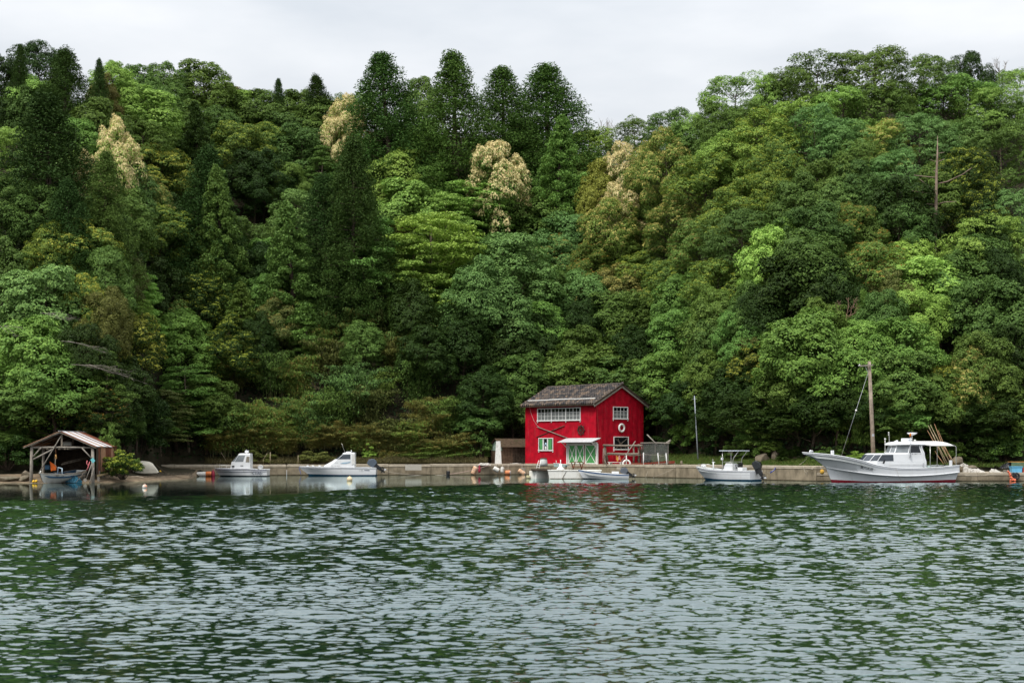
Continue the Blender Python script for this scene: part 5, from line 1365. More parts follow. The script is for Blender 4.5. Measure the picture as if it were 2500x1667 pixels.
# awning over the after deck
awx0, awx1 = 4.45, 7.2
av = []; na = 8
for i in range(na + 1):
    f = i / na; y = lerp(-1.32, 1.32, f); z = lerp(bzz(1087.3), bzz(1087.3) + 0.42, f) + 0.10 * math.sin(math.pi * f)
    for j in range(9): av.append((lerp(awx0 - 0.5 * f * 0, awx1, j / 8), y, z - 0.03 * math.sin(math.pi * j / 8)))
af = [(9 * i + j, 9 * i + j + 1, 9 * i + j + 10, 9 * i + j + 9) for i in range(na) for j in range(8)]
mb = MB(); mb.add(av, af, 0, True); aw = mb.build("awning", CANVAS, fb); so = aw.modifiers.new("thick", "SOLIDIFY"); so.thickness = 0.02
for y, z in ((-1.34, bzz(1087.3)), (1.34, bzz(1087.3) + 0.42)):
    mb = MB(); mb.tube([(3.9, y * 0.85, zw2 + 0.1), (awx0, y, z - 0.02), (awx1, y, z - 0.02), (awx1 + 0.12, y, z - 0.06), (awx1 + 0.18, y, z - 0.2), (awx1 + 0.18, y, 1.3)], 0.035, 7); mb.build("awning_frame", TUBE, fb)
    mb = MB(); mb.tube([(awx0, y, z - 0.03), (awx0, y, 0.8)], 0.03, 6); mb.build("awning_post", TUBE, fb)
mb = MB(); mb.box((4.55, -0.9, 1.22), (0.36, 0.4, 0.42)); mb.build("bait_box", mat("pale_teal", (0.40, 0.55, 0.50), 0.6), fb, bevel=0.02)
mb = MB(); mb.tube([(5.9, -1.1, bzz(1139)), (6.1, -1.2, bzz(1137)), (6.25, -1.3, bzz(1134))], 0.05, 6); mb.build("cleat", BLACK, fb)
lettering(fb, "第八大茂", bx(2100.5, 1.3), bzz(1142.2), 0.30, INK, hull=fh, slope=-0.20, space=1.05)
lettering(fb, "MG3-42881", bx(2230, 1.25), bzz(1107.8), 0.12, INK, y=-1.295)
lettering(fb, "YD-103", bx(2243, 1.25), bzz(1107.8), 0.18, GREYINK, y=-1.295)
mb = MB(); mb.tube([(bx(2177, 1.65), -1.72, bzz(1143)), (bx(2182, 1.6), -1.74, bzz(1160)), (bx(2191, 1.5), -1.62, bzz(1175))], 0.010, 4); mb.build("trailing_line", ROPE, fb)

# ---- short cabin boat at the wall
def boat_frame(name, label, pxc, ywl, cat="boat", group=None):
    D = dist_of_waterline(ywl); s = F / D
    r = thing(name, label, cat, ((pxc - 1250) * D / F, D, 0), 0, group)
    return r, (lambda px: (px - pxc) / s), (lambda py: (ywl - py) / s)
sb, X_, Z_ = boat_frame("cabin_boat", "short white cabin boat with navy stripes and a red fender at its bow", 590, 1162.0)
def rws(pts, X_, Z_): return [(u, X_(px), hb, Z_(py)) for u, px, py, hb in pts]
sh = Hull([
    rws([(0, 524.5, 1143.3, .04), (.15, 545, 1143.2, .72), (.4, 580, 1143.2, 1.04), (.65, 612, 1143.6, 1.1), (.76, 626, 1145.4, 1.1), (1, 655.5, 1144.8, 1.04)], X_, Z_),
    rws([(0, 525.5, 1146, .04), (.15, 546, 1146, .70), (.4, 580, 1146, 1.03), (.65, 612, 1146.4, 1.09), (.76, 626, 1147.4, 1.09), (1, 655.5, 1146.8, 1.04)], X_, Z_),
    rws([(0, 529, 1151, .04), (.15, 549, 1151.2, .58), (.4, 582, 1151.2, .98), (.65, 612, 1151, 1.07), (.76, 627, 1151, 1.07), (1, 655.3, 1150.6, 1.03)], X_, Z_),
    rws([(0, 536, 1159.5, .03), (.15, 556, 1159.6, .44), (.4, 585, 1159.8, .86), (.65, 613, 1160, 1.0), (.76, 628, 1160, 1.02), (1, 655, 1160, 1.0)], X_, Z_),
    rws([(0, 545, 1168, .02), (.15, 560, 1168, .3), (.4, 586, 1168, .7), (.65, 613, 1168, .9), (.76, 628, 1168, .92), (1, 654, 1168, .9)], X_, Z_)],
    [0, 0, 0, 1], [GEL, ANTI_K])
sh.build(sb, deck=0.25)
sh.rail(sb, 0, 0.03, GEL, "gunwale"); sh.rail(sb, 1, 0.026, NAVY, "rub_rail", off=0.012); sh.rail(sb, 2, 0.030, NAVY, "side_stripe", off=0.0)
hs = lambda f, t=0: [(X_(564.5) + f, 0), (X_(565.5) + f, -0.62 + t), (X_(574) + f * 0.6, -0.80 + t), (X_(597) + f * 0.3, -0.82 + t), (X_(613.8), -0.82 + t), (X_(613.8), -0.4)]
rings(sb, "cabin", [(Z_(1146), hs(-0.05)), (Z_(1128), hs(0.10)), (Z_(1127.5), hs(0.12)), (Z_(1110.5), hs(0.82, 0.06)), (Z_(1110), hs(0.80, 0.05)), (Z_(1107), hs(0.95, 0.10)), (Z_(1106.2), hs(1.15, 0.25))], GEL)
A, B = hs(0.12), hs(0.82, 0.06); za, zb = Z_(1127.5), Z_(1110.5)
for i in range(3):
    q = [(A[i][0], A[i][1], za), (A[i + 1][0], A[i + 1][1], za), (B[i + 1][0], B[i + 1][1], zb), (B[i][0], B[i][1], zb)]
    pane(sb, q, SMOKE, 0.035, 0.012, "windscreen"); pane(sb, [(p[0], -p[1], p[2]) for p in (q[1], q[0], q[3], q[2])], SMOKE, 0.035, 0.012, "windscreen")
for sg in (-1, 1):
    q = [(X_(603), -0.835 * 1, Z_(1128)), (X_(612.6), -0.835, Z_(1128)), (X_(612.6), -0.80, Z_(1113.5)), (X_(605.5), -0.80, Z_(1113.5))]
    if sg > 0: q = [(p[0], -p[1], p[2]) for p in (q[1], q[0], q[3], q[2])]
    pane(sb, q, mat("brown_window", (0.24, 0.21, 0.16), 0.1, 0.5, var=0.15), 0.02, 0.012, "side_window")
mb = MB(); mb.box((X_(572.5), -0.825, Z_(1138)), (0.30, 0.05, 0.17)); mb.build("porthole", BLACK, sb, bevel=0.015)
mb = MB(); mb.tube([(X_(602.5), 0, Z_(1106)), (X_(602.5), 0, Z_(1103))], 0.10, 8); mb.box((X_(602.8), 0, Z_(1102)), (0.40, 0.25, 0.24)); mb.tube([(X_(601.3), 0, Z_(1100)), (X_(601.3), 0, Z_(1097.3))], 0.03, 6); mb.build("roof_light", GEL, sb, bevel=0.03)
mb = MB(); mb.tube([(X_(526), -0.1, Z_(1142.5)), (X_(525), -0.1, Z_(1136)), (X_(537), -0.45, Z_(1134.6)), (X_(564), -0.62, Z_(1137.3))], 0.02, 6)
mb.tube([(X_(526), 0.1, Z_(1142.5)), (X_(525), 0.1, Z_(1136)), (X_(537), 0.45, Z_(1134.6)), (X_(564), 0.62, Z_(1137.3))], 0.02, 6)
for sg in (-1, 1): mb.tube([(X_(538), sg * 0.46, Z_(1134.7)), (X_(539), sg * 0.52, Z_(1143))], 0.018, 5); mb.tube([(X_(555), sg * 0.58, Z_(1136.5)), (X_(557), sg * 0.7, Z_(1143))], 0.018, 5)
mb.build("bow_rail", TUBE, sb)
outboard(sb, (X_(633), 0, Z_(1146)), R(35), 0.85, mat("pale_grey_cowl", (0.50, 0.50, 0.50), 0.4, 0.4), R(180))
lettering(sb, "Cuddy", X_(632), Z_(1154.2), 0.42, BLUEINK, hull=sh, shear=0.35)
lettering(sb, "23", X_(619), Z_(1154), 0.26, GREYINK, hull=sh)
MB().box((X_(594), -0.835, Z_(1136.3)), (0.30, 0.02, 0.06)).build("name_plate", BLACK, sb)
mb = MB(); mb.box((X_(654), -0.95, Z_(1151)), (0.06, 0.06, 0.62)); mb.build("transom_post", GEL, sb)

# ---- long cabin boat
lb2, X_, Z_ = boat_frame("cabin_boat", "long low white cabin boat with dark windscreen and big grey tilted outboard", 826, 1160.6)
lh = Hull([
    rws([(0, 731.3, 1138.3, .04), (.2, 770, 1139, .80), (.5, 825, 1140, 1.06), (.8, 880, 1141, 1.06), (1, 920.5, 1141.4, 1.0)], X_, Z_),
    rws([(0, 732, 1141, .04), (.2, 771, 1141.8, .79), (.5, 825, 1142.6, 1.05), (.8, 880, 1143.4, 1.06), (1, 920.5, 1143.6, 1.0)], X_, Z_),
    rws([(0, 740, 1148.5, .04), (.2, 777, 1149, .66), (.5, 827, 1149.4, 1.0), (.8, 881, 1149.6, 1.03), (1, 919.8, 1149.5, .98)], X_, Z_),
    rws([(0, 750.5, 1156.2, .03), (.2, 784, 1157.2, .52), (.5, 829, 1158, .92), (.8, 881, 1158.2, 1.0), (1, 919, 1158, .96)], X_, Z_),
    rws([(0, 760, 1167, .02), (.2, 790, 1167, .36), (.5, 830, 1167, .76), (.8, 881, 1167, .88), (1, 917, 1167, .86)], X_, Z_)],
    [0, 0, 0, 1], [GEL, ANTI_B])
lh.build(lb2, deck=0.22)
lh.rail(lb2, 0, 0.035, GEL, "gunwale"); lh.rail(lb2, 1, 0.020, GREYR, "rub_rail", off=0.012)
hs = lambda f, t=0: [(X_(789) + f, 0), (X_(792) + f, -0.55 + t), (X_(806) + f * 0.7, -0.78 + t), (X_(850), -0.80 + t), (X_(867.3) , -0.80 + t), (X_(867.3), -0.4)]
rings(lb2, "cabin", [(Z_(1142), hs(-0.1)), (Z_(1136), hs(0.1)), (Z_(1126), hs(0.95)), (Z_(1121.5), hs(1.25)), (Z_(1121), hs(1.27)), (Z_(1108.5), hs(2.15, 0.05)), (Z_(1108), hs(2.13, 0.04)), (Z_(1105.5), hs(2.20, 0.08)), (Z_(1104.3), hs(2.4, 0.22))], GEL)
A, B = hs(1.27), hs(2.15, 0.05); za, zb = Z_(1121), Z_(1108.5)
for i in range(3):
    q = [(A[i][0], A[i][1], za), (A[i + 1][0], A[i + 1][1], za), (B[i + 1][0], B[i + 1][1], zb), (B[i][0], B[i][1], zb)]
    if i == 2: q = [q[0], (X_(858.5), -0.80, za), (X_(858.5), -0.75, zb), q[3]]
    pane(lb2, q, TINT, 0.035, 0.012, "windscreen"); pane(lb2, [(p[0], -p[1], p[2]) for p in (q[1], q[0], q[3], q[2])], TINT, 0.035, 0.012, "windscreen")
mb = MB(); nst = 7
for i in range(nst): mb.box((X_(861.5) + 0.05 * i, -0.82 - 0.015 * (i % 2), Z_(1120 + 2 * (i > 3))), (0.045, 0.03, 1.30 - 0.08 * i))
mb.build("side_curtain", CANVAS, lb2)
mb = MB(); mb.tube([(X_(858), 0, Z_(1104.3)), (X_(858), 0, Z_(1100))], 0.03, 6); mb.ball((X_(858), 0, Z_(1100)), 0.07, 8, 6); mb.box((X_(851), 0, Z_(1103.2)), (0.5, 0.5, 0.10)); mb.build("roof_light", GEL, lb2)
mb = MB(); mb.tube([(X_(843.5), -0.5, Z_(1104)), (X_(836), -0.6, Z_(1083))], 0.014, 5); mb.build("whip_antenna", TUBE, lb2)
outboard(lb2, (X_(917), 0, Z_(1138)), R(52), 1.55, mat("blue_grey_cowl", (0.075, 0.095, 0.125), 0.4, 0.4))
lettering(lb2, "MG 242-0537T", X_(822), Z_(1136.8), 0.15, GREYINK, y=-0.835, space=1.15)
lettering(lb2, "4 6 5", X_(823.5), Z_(1129.5), 0.14, INK, y=-0.825, space=1.2)
mb = MB(); vs = [(X_(832), 0, Z_(1130.5)), (X_(840), 0, Z_(1128.4)), (X_(850), 0, Z_(1127.8)), (X_(859), 0, Z_(1125.6)), (X_(856), 0, Z_(1128.6)), (X_(848), 0, Z_(1130.8)), (X_(838), 0, Z_(1131.2))]
mb.add([(x, -0.832, z) for x, y, z in vs], [tuple(range(7))]); mb.build("side_flash", mat("pale_blue_flash", (0.28, 0.44, 0.56), 0.5, var=0.25, scale=6), lb2)
lettering(lb2, "IC 880", X_(884), Z_(1147.2), 0.16, GREYINK, hull=lh)
MB().box((X_(898), -1.045, Z_(1147)), (0.6, 0.012, 0.05)).build("side_mark", BLUEINK, lb2)
for px in (752, 765, 781): mb = MB(); mb.box((X_(px), -0.3, Z_(1137.6)), (0.22, 0.2, 0.2)); mb.build("deck_fitting", GEL, lb2, bevel=0.02)

# ---- blue-rimmed open skiff
sk, X_, Z_ = boat_frame("skiff", "low white open skiff with a blue gunwale band and black outboard", 1478, 1168.6)
kh = Hull([
    rws([(0, 1411.3, 1145.8, .04), (.2, 1438, 1150.4, .56), (.5, 1475, 1154.6, .78), (.8, 1512, 1157.2, .80), (1, 1534, 1158, .74)], X_, Z_),
    rws([(0, 1412.6, 1149.5, .04), (.2, 1439, 1154, .54), (.5, 1475, 1158, .76), (.8, 1512, 1160.4, .78), (1, 1534, 1161, .72)], X_, Z_),
    rws([(0, 1419, 1160, .03), (.2, 1444, 1162.5, .42), (.5, 1477, 1164, .68), (.8, 1512, 1165, .72), (1, 1533, 1165.5, .68)], X_, Z_),
    rws([(0, 1423, 1166.3, .03), (.2, 1448, 1167, .34), (.5, 1478, 1168.2, .60), (.8, 1512, 1168.6, .66), (1, 1533, 1168.8, .62)], X_, Z_),
    rws([(0, 1430, 1175, .02), (.2, 1452, 1175, .22), (.5, 1480, 1175, .5), (.8, 1512, 1175, .55), (1, 1532, 1175, .52)], X_, Z_)],
    [1, 0, 0, 2], [GEL, BLUEP, ANTI_K])
kh.build(sk, deck=0.35); kh.rail(sk, 0, 0.022, GEL, "gunwale")
for px in (1455, 1490, 1520): mb = MB(); mb.box((X_(px), 0, Z_(1157.5)), (0.28, 1.3, 0.05)); mb.build("thwart", GEL, sk)
outboard(sk, (X_(1531), 0, Z_(1155)), R(58), 1.15, mat("grey_black_cowl", (0.10, 0.11, 0.13), 0.35, 0.5))
mb = MB(); mb.box((X_(1502), -0.1, Z_(1154)), (0.7, 0.6, 0.28)); mb.build("fuel_tank", GEL, sk, bevel=0.04)

# ---- centre-console boat, stern towards the viewpoint
ccD = 133.4; ccr = R(-43)
cc = thing("open_boat", "white centre-console boat with flat canopy on posts, stern turned outwards, at the quay", "boat", ((1846 - 1250) * ccD / F, ccD, 0), ccr)
ch = Hull([
    [(0, -6.85, .04, 1.27), (.15, -5.9, .70, 1.16), (.35, -4.5, 1.02, 1.02), (.6, -2.8, 1.10, .94), (.85, -1.0, 1.10, .92), (1, 0.0, 1.06, .92)],
    [(0, -6.80, .04, 1.14), (.15, -5.86, .68, 1.05), (.35, -4.5, 1.01, .92), (.6, -2.8, 1.09, .84), (.85, -1.0, 1.09, .82), (1, 0.0, 1.05, .82)],
    [(0, -6.45, .04, .72), (.15, -5.6, .52, .66), (.35, -4.3, .90, .62), (.6, -2.8, 1.03, .58), (.85, -1.0, 1.05, .56), (1, 0.0, 1.02, .56)],
    [(0, -5.95, .03, .24), (.15, -5.2, .36, .18), (.35, -4.1, .72, .12), (.6, -2.8, .92, .10), (.85, -1.0, .97, .11), (1, 0.0, .95, .12)],
    [(0, -5.55, .02, -.25), (.15, -5.0, .22, -.25), (.35, -4.0, .55, -.25), (.6, -2.8, .76, -.25), (.85, -1.0, .82, -.25), (1, 0.0, .82, -.25)]],
    [0, 0, 0, 1], [GEL, ANTI_B])
ch.build(cc, deck=0.30); ch.rail(cc, 0, 0.03, GEL, "gunwale"); ch.rail(cc, 1, 0.022, GREYR, "rub_rail", off=0.012); ch.rail(cc, 2, 0.012, GREYR, "side_groove", off=0.0)
rings(cc, "console", [(0.60, [(-3.35, 0), (-3.35, -0.55), (-2.15, -0.55), (-2.15, -0.3)]), (1.30, [(-3.30, 0), (-3.30, -0.50), (-2.25, -0.50), (-2.25, -0.3)]), (1.62, [(-3.15, 0), (-3.12, -0.45), (-2.45, -0.45), (-2.45, -0.3)])], GEL)
MB().box((-3.40, -0.2, 1.30), (0.06, 0.4, 0.36)).build("console_hatch", BLACK, cc)
mb = MB(); mb.torus((-2.15, 0, 1.32), 0.20, 0.022, Matrix.Rotation(R(65), 3, "Y"), 16, 6); mb.build("steering_wheel", BLACK, cc)
mb = MB(); mb.box((-1.55, 0, 1.02), (0.55, 0.8, 0.42)); mb.build("seat", GEL, cc, bevel=0.04)
mb = MB(); mb.box((-1.75, 0, 1.45), (0.10, 0.7, 0.42)); mb.build("seat_back", BLACK, cc, bevel=0.03)
mb = MB(); mb.box((-2.45, 0, 2.80), (2.2, 1.9, 0.07)); mb.build("canopy", mat("pale_blue_canopy", (0.62, 0.68, 0.74), 0.5, var=0.05), cc, bevel=0.03)
for sg in (-1, 1):
    mb = MB(); mb.tube([(-3.30, sg * 0.72, 0.75), (-3.30, sg * 0.72, 2.76)], 0.035, 7); mb.build("canopy_post", TUBE, cc)
    mb = MB(); mb.tube([(-2.10, sg * 0.72, 0.75), (-2.10, sg * 0.72, 1.95), (-2.02, sg * 0.72, 2.15), (-1.50, sg * 0.72, 2.76)], 0.035, 7); mb.build("canopy_post", TUBE, cc)
    mb = MB(); mb.tube([(-3.30, sg * 0.72, 1.75), (-2.10, sg * 0.72, 1.75)], 0.025, 6); mb.tube([(-3.30, sg * 0.72, 1.1), (-3.60, sg * 0.72, 0.75)], 0.025, 6); mb.build("side_rail", TUBE, cc)
mb = MB(); mb.box((-3.32, -0.75, 2.05), (0.16, 0.18, 0.22)); mb.build("radio_box", GEL, cc)
mb = MB(); mb.box((-2.7, -0.3, 2.66), (0.35, 0.3, 0.16)); mb.build("roof_box", mat("tan_box", (0.5, 0.42, 0.32), 0.7), cc)
mb = MB(); mb.tube([(-6.6, -0.2, 1.2), (-6.4, -0.28, 1.52), (-5.7, -0.62, 1.48), (-5.2, -0.80, 1.1)], 0.022, 6); mb.tube([(-6.6, 0.2, 1.2), (-6.4, 0.28, 1.52), (-5.7, 0.62, 1.48), (-5.2, 0.80, 1.1)], 0.022, 6); mb.build("bow_rail", TUBE, cc)
mb = MB(); mb.tube([(-4.85, 0, 0.9), (-4.85, 0, 1.72)], 0.06, 8); mb.tube([(-5.02, 0, 1.70), (-4.66, 0, 1.70)], 0.03, 6); mb.tube([(-4.9, 0, 1.7), (-4.9, 0, 2.0)], 0.015, 5); mb.build("tow_post", GEL, cc)
mb = MB(); mb.ball((-6.0, 0, 1.34), (0.30, 0.18, 0.14), 10, 6); mb.build("anchor", GEL, cc)
outboard(cc, (0.22, 0.05, 1.0), R(24), 1.35, mat("glossy_black_cowl", (0.012, 0.014, 0.016), 0.18, 0.6), R(14))

# ---- old boat hauled half into the boathouse
ob_ = thing("wooden_boat", "old white boat with blue inside lying in the boathouse mouth, bow outwards", "boat", (-40.75, 122.9, 0.05), R(66))
ob_.rotation_euler = (R(2), R(-2.5), R(63))
oh = Hull([
    [(0, -0.1, .05, .86), (.15, .6, .48, .74), (.4, 1.9, .84, .66), (.7, 3.4, .88, .70), (1, 4.9, .68, .84)],
    [(0, -0.06, .05, .78), (.15, .62, .46, .66), (.4, 1.9, .82, .58), (.7, 3.4, .86, .62), (1, 4.9, .66, .76)],
    [(0, 0.12, .04, .35), (.15, .75, .34, .28), (.4, 1.95, .66, .24), (.7, 3.4, .72, .26), (1, 4.85, .55, .34)],
    [(0, 0.35, .03, -.02), (.15, .95, .10, -.08), (.4, 2.0, .25, -.10), (.7, 3.4, .28, -.08), (1, 4.8, .22, -.02)]],
    [0, 0, 0], [GELOLD])
oh.build(ob_, deck=0.32, deck_m=mat("blue_inside", (0.035, 0.085, 0.15), 0.6, 0.3, var=0.3, scale=4)); oh.rail(ob_, 0, 0.032, GREYWOOD, "gunwale")
lettering(ob_, "1 4 4 -0-89", 1.55, 0.50, 0.17, INK, hull=oh)
mb = MB(); mb.tube([(-0.1, 0, 0.80), (0.05, 0, 1.02), (0.1, 0, 1.02)], 0.04, 6); mb.build("stem_head", GELOLD, ob_)
for x in (1.3, 2.5, 3.7): mb = MB(); mb.box((x, 0, 0.60), (0.22, 1.5, 0.05)); mb.build("thwart", GREYWOOD, ob_)
mb = MB(); mb.tube([(2.0, -0.55, 0.6), (2.05, -0.5, 1.15), (2.3, 0.2, 1.2), (2.3, 0.3, 0.6)], 0.05, 6); mb.build("seat_frame", mat("pale_blue_tube", (0.45, 0.55, 0.62), 0.5), ob_)

# ---- dinghy lying overturned on the beach
dg = thing("dinghy", "cream dinghy lying overturned on the beach beside the dark shrub", "dinghy", at(357, 1151.5, 139), R(-28))
dg.rotation_euler = (R(180 + 16), R(4), R(-28))
dg.location.z += 0.12
dh = Hull([
    [(0, -1.5, .62, .0), (.3, -0.6, .74, .0), (.7, 0.5, .68, .0), (1, 1.5, .10, .06)],
    [(0, -1.48, .60, -.22), (.3, -0.6, .72, -.28), (.7, 0.5, .60, -.30), (1, 1.40, .06, -.22)],
    [(0, -1.42, .52, -.60), (.3, -0.6, .60, -.74), (.7, 0.5, .40, -.72), (1, 1.15, .05, -.52)],
    [(0, -1.40, .20, -.72), (.3, -0.6, .24, -.88), (.7, 0.5, .12, -.84), (1, 1.05, .02, -.58)]], [0, 0, 0], [mat("cream_hull", (0.66, 0.62, 0.51), 0.6, 0.3, var=0.06, stain=(0.4, 0.36, 0.26), stain_amt=0.4)], 20)
dh.build(dg); dh.rail(dg, 0, 0.03, MATS["cream_hull"], "gunwale")

# ---- floats and barge in front of the red house
ba, X_, Z_ = boat_frame("barge", "flat white square-ended barge moored in front of the green doors", 1400, 1168.4)
mb = MB(); mb.prism([(X_(1338), Z_(1149)), (X_(1468), Z_(1149)), (X_(1462), -0.4), (X_(1343), -0.4)], 0, 2.2, "y"); mb.build("hull", GELOLD, ba, bevel=0.05)
mb = MB(); mb.box(((X_(1338) + X_(1468)) / 2, 1.1, Z_(1148)), (X_(1468) - X_(1338) + 0.08, 2.3, 0.10)); mb.build("deck", GELOLD, ba, bevel=0.02)
MB().bar((X_(1382.5), -0.012, Z_(1150.5)), (X_(1373), -0.03, Z_(1167.5)), 0.05, 0.02, up=(0, 1, 0)).build("seam", mat("dark_seam", (0.12, 0.10, 0.08), 0.9), ba)
MB().box(((X_(1343) + X_(1462)) / 2, -0.02, 0.015), (X_(1462) - X_(1343), 0.04, 0.07)).build("weed_line", tide_m, ba)
fl, X_, Z_ = boat_frame("float_raft", "pale block float with a dark weathered plank deck left of the barge", 1318, 1167.6)
mb = MB(); mb.prism([(X_(1292), 0.3), (X_(1309), -0.35), (X_(1340), 0.9), (X_(1325), 2.2)], -0.4, Z_(1149), "z"); mb.build("float_block", GELOLD, fl, bevel=0.03)
fr_ = random.Random(4)
for i in range(6):
    y = -0.35 + i * 0.42; MB().box((X_(1322) + fr_.uniform(-0.1, 0.1), y, Z_(1146.3) + fr_.uniform(-0.02, 0.02)), (1.95, 0.38, 0.16)).build("plank", DARKWOOD, fl)
mb = MB(); mb.box((X_(1289.5), 0.2, Z_(1163.5)), (0.36, 0.5, 0.26)); mb.build("foam_float", mat("yellowed_foam", (0.60, 0.55, 0.32), 0.8), fl, bevel=0.04)
# ---------------------------------------------------------------- buoys, fenders and ropes along the wall
ORANGE = mat("orange_float", (0.78, 0.23, 0.07), 0.6, 0.3, var=0.15, scale=5, stain=(0.80, 0.62, 0.48), stain_amt=0.7, stain_scale=(3, 3, 3), stain_lo=0.55)
FADED = mat("faded_orange_float", (0.74, 0.44, 0.26), 0.7, 0.2, var=0.15, scale=4, stain=(0.80, 0.72, 0.62), stain_amt=0.8, stain_scale=(3, 3, 3), stain_lo=0.5)
FOAMW = mat("white_foam", (0.74, 0.72, 0.66), 0.8, 0.15, var=0.08, scale=5, bump=0.4, bscale=30, stain=(0.45, 0.42, 0.33), stain_amt=0.5, stain_scale=(4, 4, 4), stain_lo=0.55)
REDF = mat("dark_red_fender", (0.30, 0.02, 0.045), 0.45, 0.4, var=0.15)
YELL = mat("yellow_float", (0.75, 0.45, 0.03), 0.5, 0.3, var=0.12)
TEAL = mat("turquoise_paint", (0.16, 0.50, 0.52), 0.6, 0.3, var=0.12)
TARP = mat("blue_tarp", (0.014, 0.080, 0.125), 0.6, 0.3, var=0.35, scale=3, bump=0.5, bscale=6)
def run(name, label, cat, pts, r=0.02, m=None, group=None, part="line"):
    pts = [Vector(p) for p in pts]; o = thing(name, label, cat, pts[0], 0, group)
    MB().tube([p - pts[0] for p in pts], r, 5).build(part, m or ROPE, o); return o
def sag(a, b, s, n=10):
    a, b = Vector(a), Vector(b)
    return [a.lerp(b, i / n) - Vector((0, 0, 4 * s * (i / n) * (1 - i / n))) for i in range(n + 1)]
def drum(name, label, cat, c, ln, r, ax, m, end_m=None, group=None, bands=2, line_to=None):
    """a cylindrical float with rounded ends, moulded bands and a lashing"""
    o = thing(name, label, cat, c, 0, group); ax = Vector(ax).normalized(); rot = Vector((0, 0, 1)).rotation_difference(ax).to_matrix()
    h = ln / 2
    mb = MB(); mb.lathe([(r * 0.30, -h), (r * 0.80, -h * 0.98), (r * 0.97, -h * 0.86), (r, -h * 0.6), (r, h * 0.6), (r * 0.97, h * 0.86), (r * 0.80, h * 0.98), (r * 0.30, h)], (0, 0, 0), 14, 0, rot); mb.build("body", m, o)
    for i in range(bands):
        z = lerp(-0.5, 0.5, (i + 0.5) / bands) * ln * 0.7; mb = MB(); mb.torus(rot @ Vector((0, 0, z)), r, r * 0.06, rot, 14, 5); mb.build("band", m if not end_m else ROPE, o)
    if end_m:
        mb = MB(); mb.lathe([(r * 0.82, h * 0.985), (r * 0.78, h * 1.03), (r * 0.2, h * 1.04)], (0, 0, 0), 14, 0, rot); mb.build("end_cap", end_m, o)
    if line_to is not None:
        q = Vector(line_to) - Vector(c); mb = MB(); mb.tube([rot @ Vector((0, 0, 0)) + Vector((0, -0.02, r * 0.9)), q * 0.55 + Vector((0, -0.05, 0)), q], 0.018, 5); mb.build("lashing", ROPE, o)
    return o
GB = "floats hanging on the quay wall"
def wallD(px): return interp(px, [(368,158),(700,161),(1150,163.3),(1290,165.3)])
for px, py, ln, r, ax, m, e, lab in (
    (1158.5, 1148.0, 0.92, 0.30, (0.42, 0, 1), FADED, FOAMW, "faded orange drum float hanging tilted, leftmost of the floats on the wall"),
    (1211.5, 1145.6, 0.72, 0.27, (-1, 0, 0.55), FOAMW, None, "white foam float lying nearly level on the wall below the hut's white board"),
    (1226.3, 1146.5, 0.62, 0.21, (0.15, 0, 1), FOAMW, None, "small upright white foam float right of the level white one"),
    (1240.0, 1153.4, 0.62, 0.27, (1, -0.45, 0.05), ORANGE, FOAMW, "bright orange drum float with white end just above the water"),
    (1273.5, 1152.3, 0.86, 0.27, (1, -0.2, -0.65), FADED, FOAMW, "pale orange and white banded float, nearest to the float raft")):
    D = wallD(px) - 0.42; c = at(px, py, D); top = at(px + 1, 1133.5, D + 0.35)
    drum("float", lab, "float", c, ln, r, ax, m, e, GB, 3, top)
c = at(1170.5, 1147.5, 162.6); o = thing("fender", "dark red net bag fender hanging beside the leftmost orange float", "fender", c, 0, GB)
mb = MB(); mb.lathe([(0.03, 0.62), (0.10, 0.4), (0.16, 0.0), (0.14, -0.22), (0.05, -0.30)], (0, 0, 0), 10); mb.build("body", REDF, o)
for px, py, lab, cl in ((1094, 1154.5, "small black float at the waterline below the bare wall", BLACK),):
    D = 162.3; drum("float", lab, "float", at(px, py, D), 0.50, 0.22, (0.05, 0, 1), cl, None, GB, 1, at(px, 1134, D + 0.4))
D = 155.5
drum("float", "white foam drum float lying against the wall left of the short cabin boat", "float", at(492, 1157.5, D), 1.05, 0.27, (1, 0, 0.03), FOAMW, None, "floats by the short cabin boat", 3)
drum("float", "orange drum float wedged between the white float and the red fender", "float", at(509.5, 1156.5, D), 0.62, 0.28, (1, 0, 0.05), ORANGE, None, "floats by the short cabin boat", 2)
o = thing("fender", "dark red teardrop fender at the bow of the short cabin boat", "fender", at(520.3, 1157, 154.6), 0)
mb = MB(); mb.lathe([(0.03, 0.52), (0.07, 0.42), (0.15, 0.30), (0.21, 0.0), (0.20, -0.22), (0.12, -0.36), (0.03, -0.39)], (0, 0, 0), 14); mb.build("body", REDF, o)
MB().tube([(0, 0, 0.5), (0.12, 0, 0.75), (0.22, 0.1, 0.95)], 0.016, 5).build("lashing", ROPE, o)
def ball_buoy(px, py, r, m1, m2, label, group=None):
    D = dist_of_waterline(py); o = thing("buoy", label, "buoy", ((px - 1250) * D / F, D, r * 0.45), 0, group)
    mb = MB(); mb.ball((0, 0, 0), r, 16, 10); mb.build("body", m1, o)
    if m2: mb = MB(); mb.lathe([(r * 1.004, -r * 0.02), (r * 0.90, r * 0.46), (r * 0.62, r * 0.80), (r * 0.2, r * 0.985)], (0, 0, 0), 16, 0, Matrix.Rotation(R(40), 3, "Y")); mb.build("painted_half", m2, o)
    mb = MB(); mb.torus((0, 0, r * 1.02), r * 0.18, r * 0.06, Matrix.Rotation(R(90), 3, "X"), 10, 5); mb.build("eye", m1, o)
ball_buoy(353.5, 1190.5, 0.185, FOAMW, ORANGE, "orange and white ball buoy floating off the beach")
ball_buoy(853.5, 1173.0, 0.27, mat("cream_buoy", (0.72, 0.58, 0.36), 0.5, 0.3, var=0.06), None, "cream ball buoy floating in front of the long cabin boat")
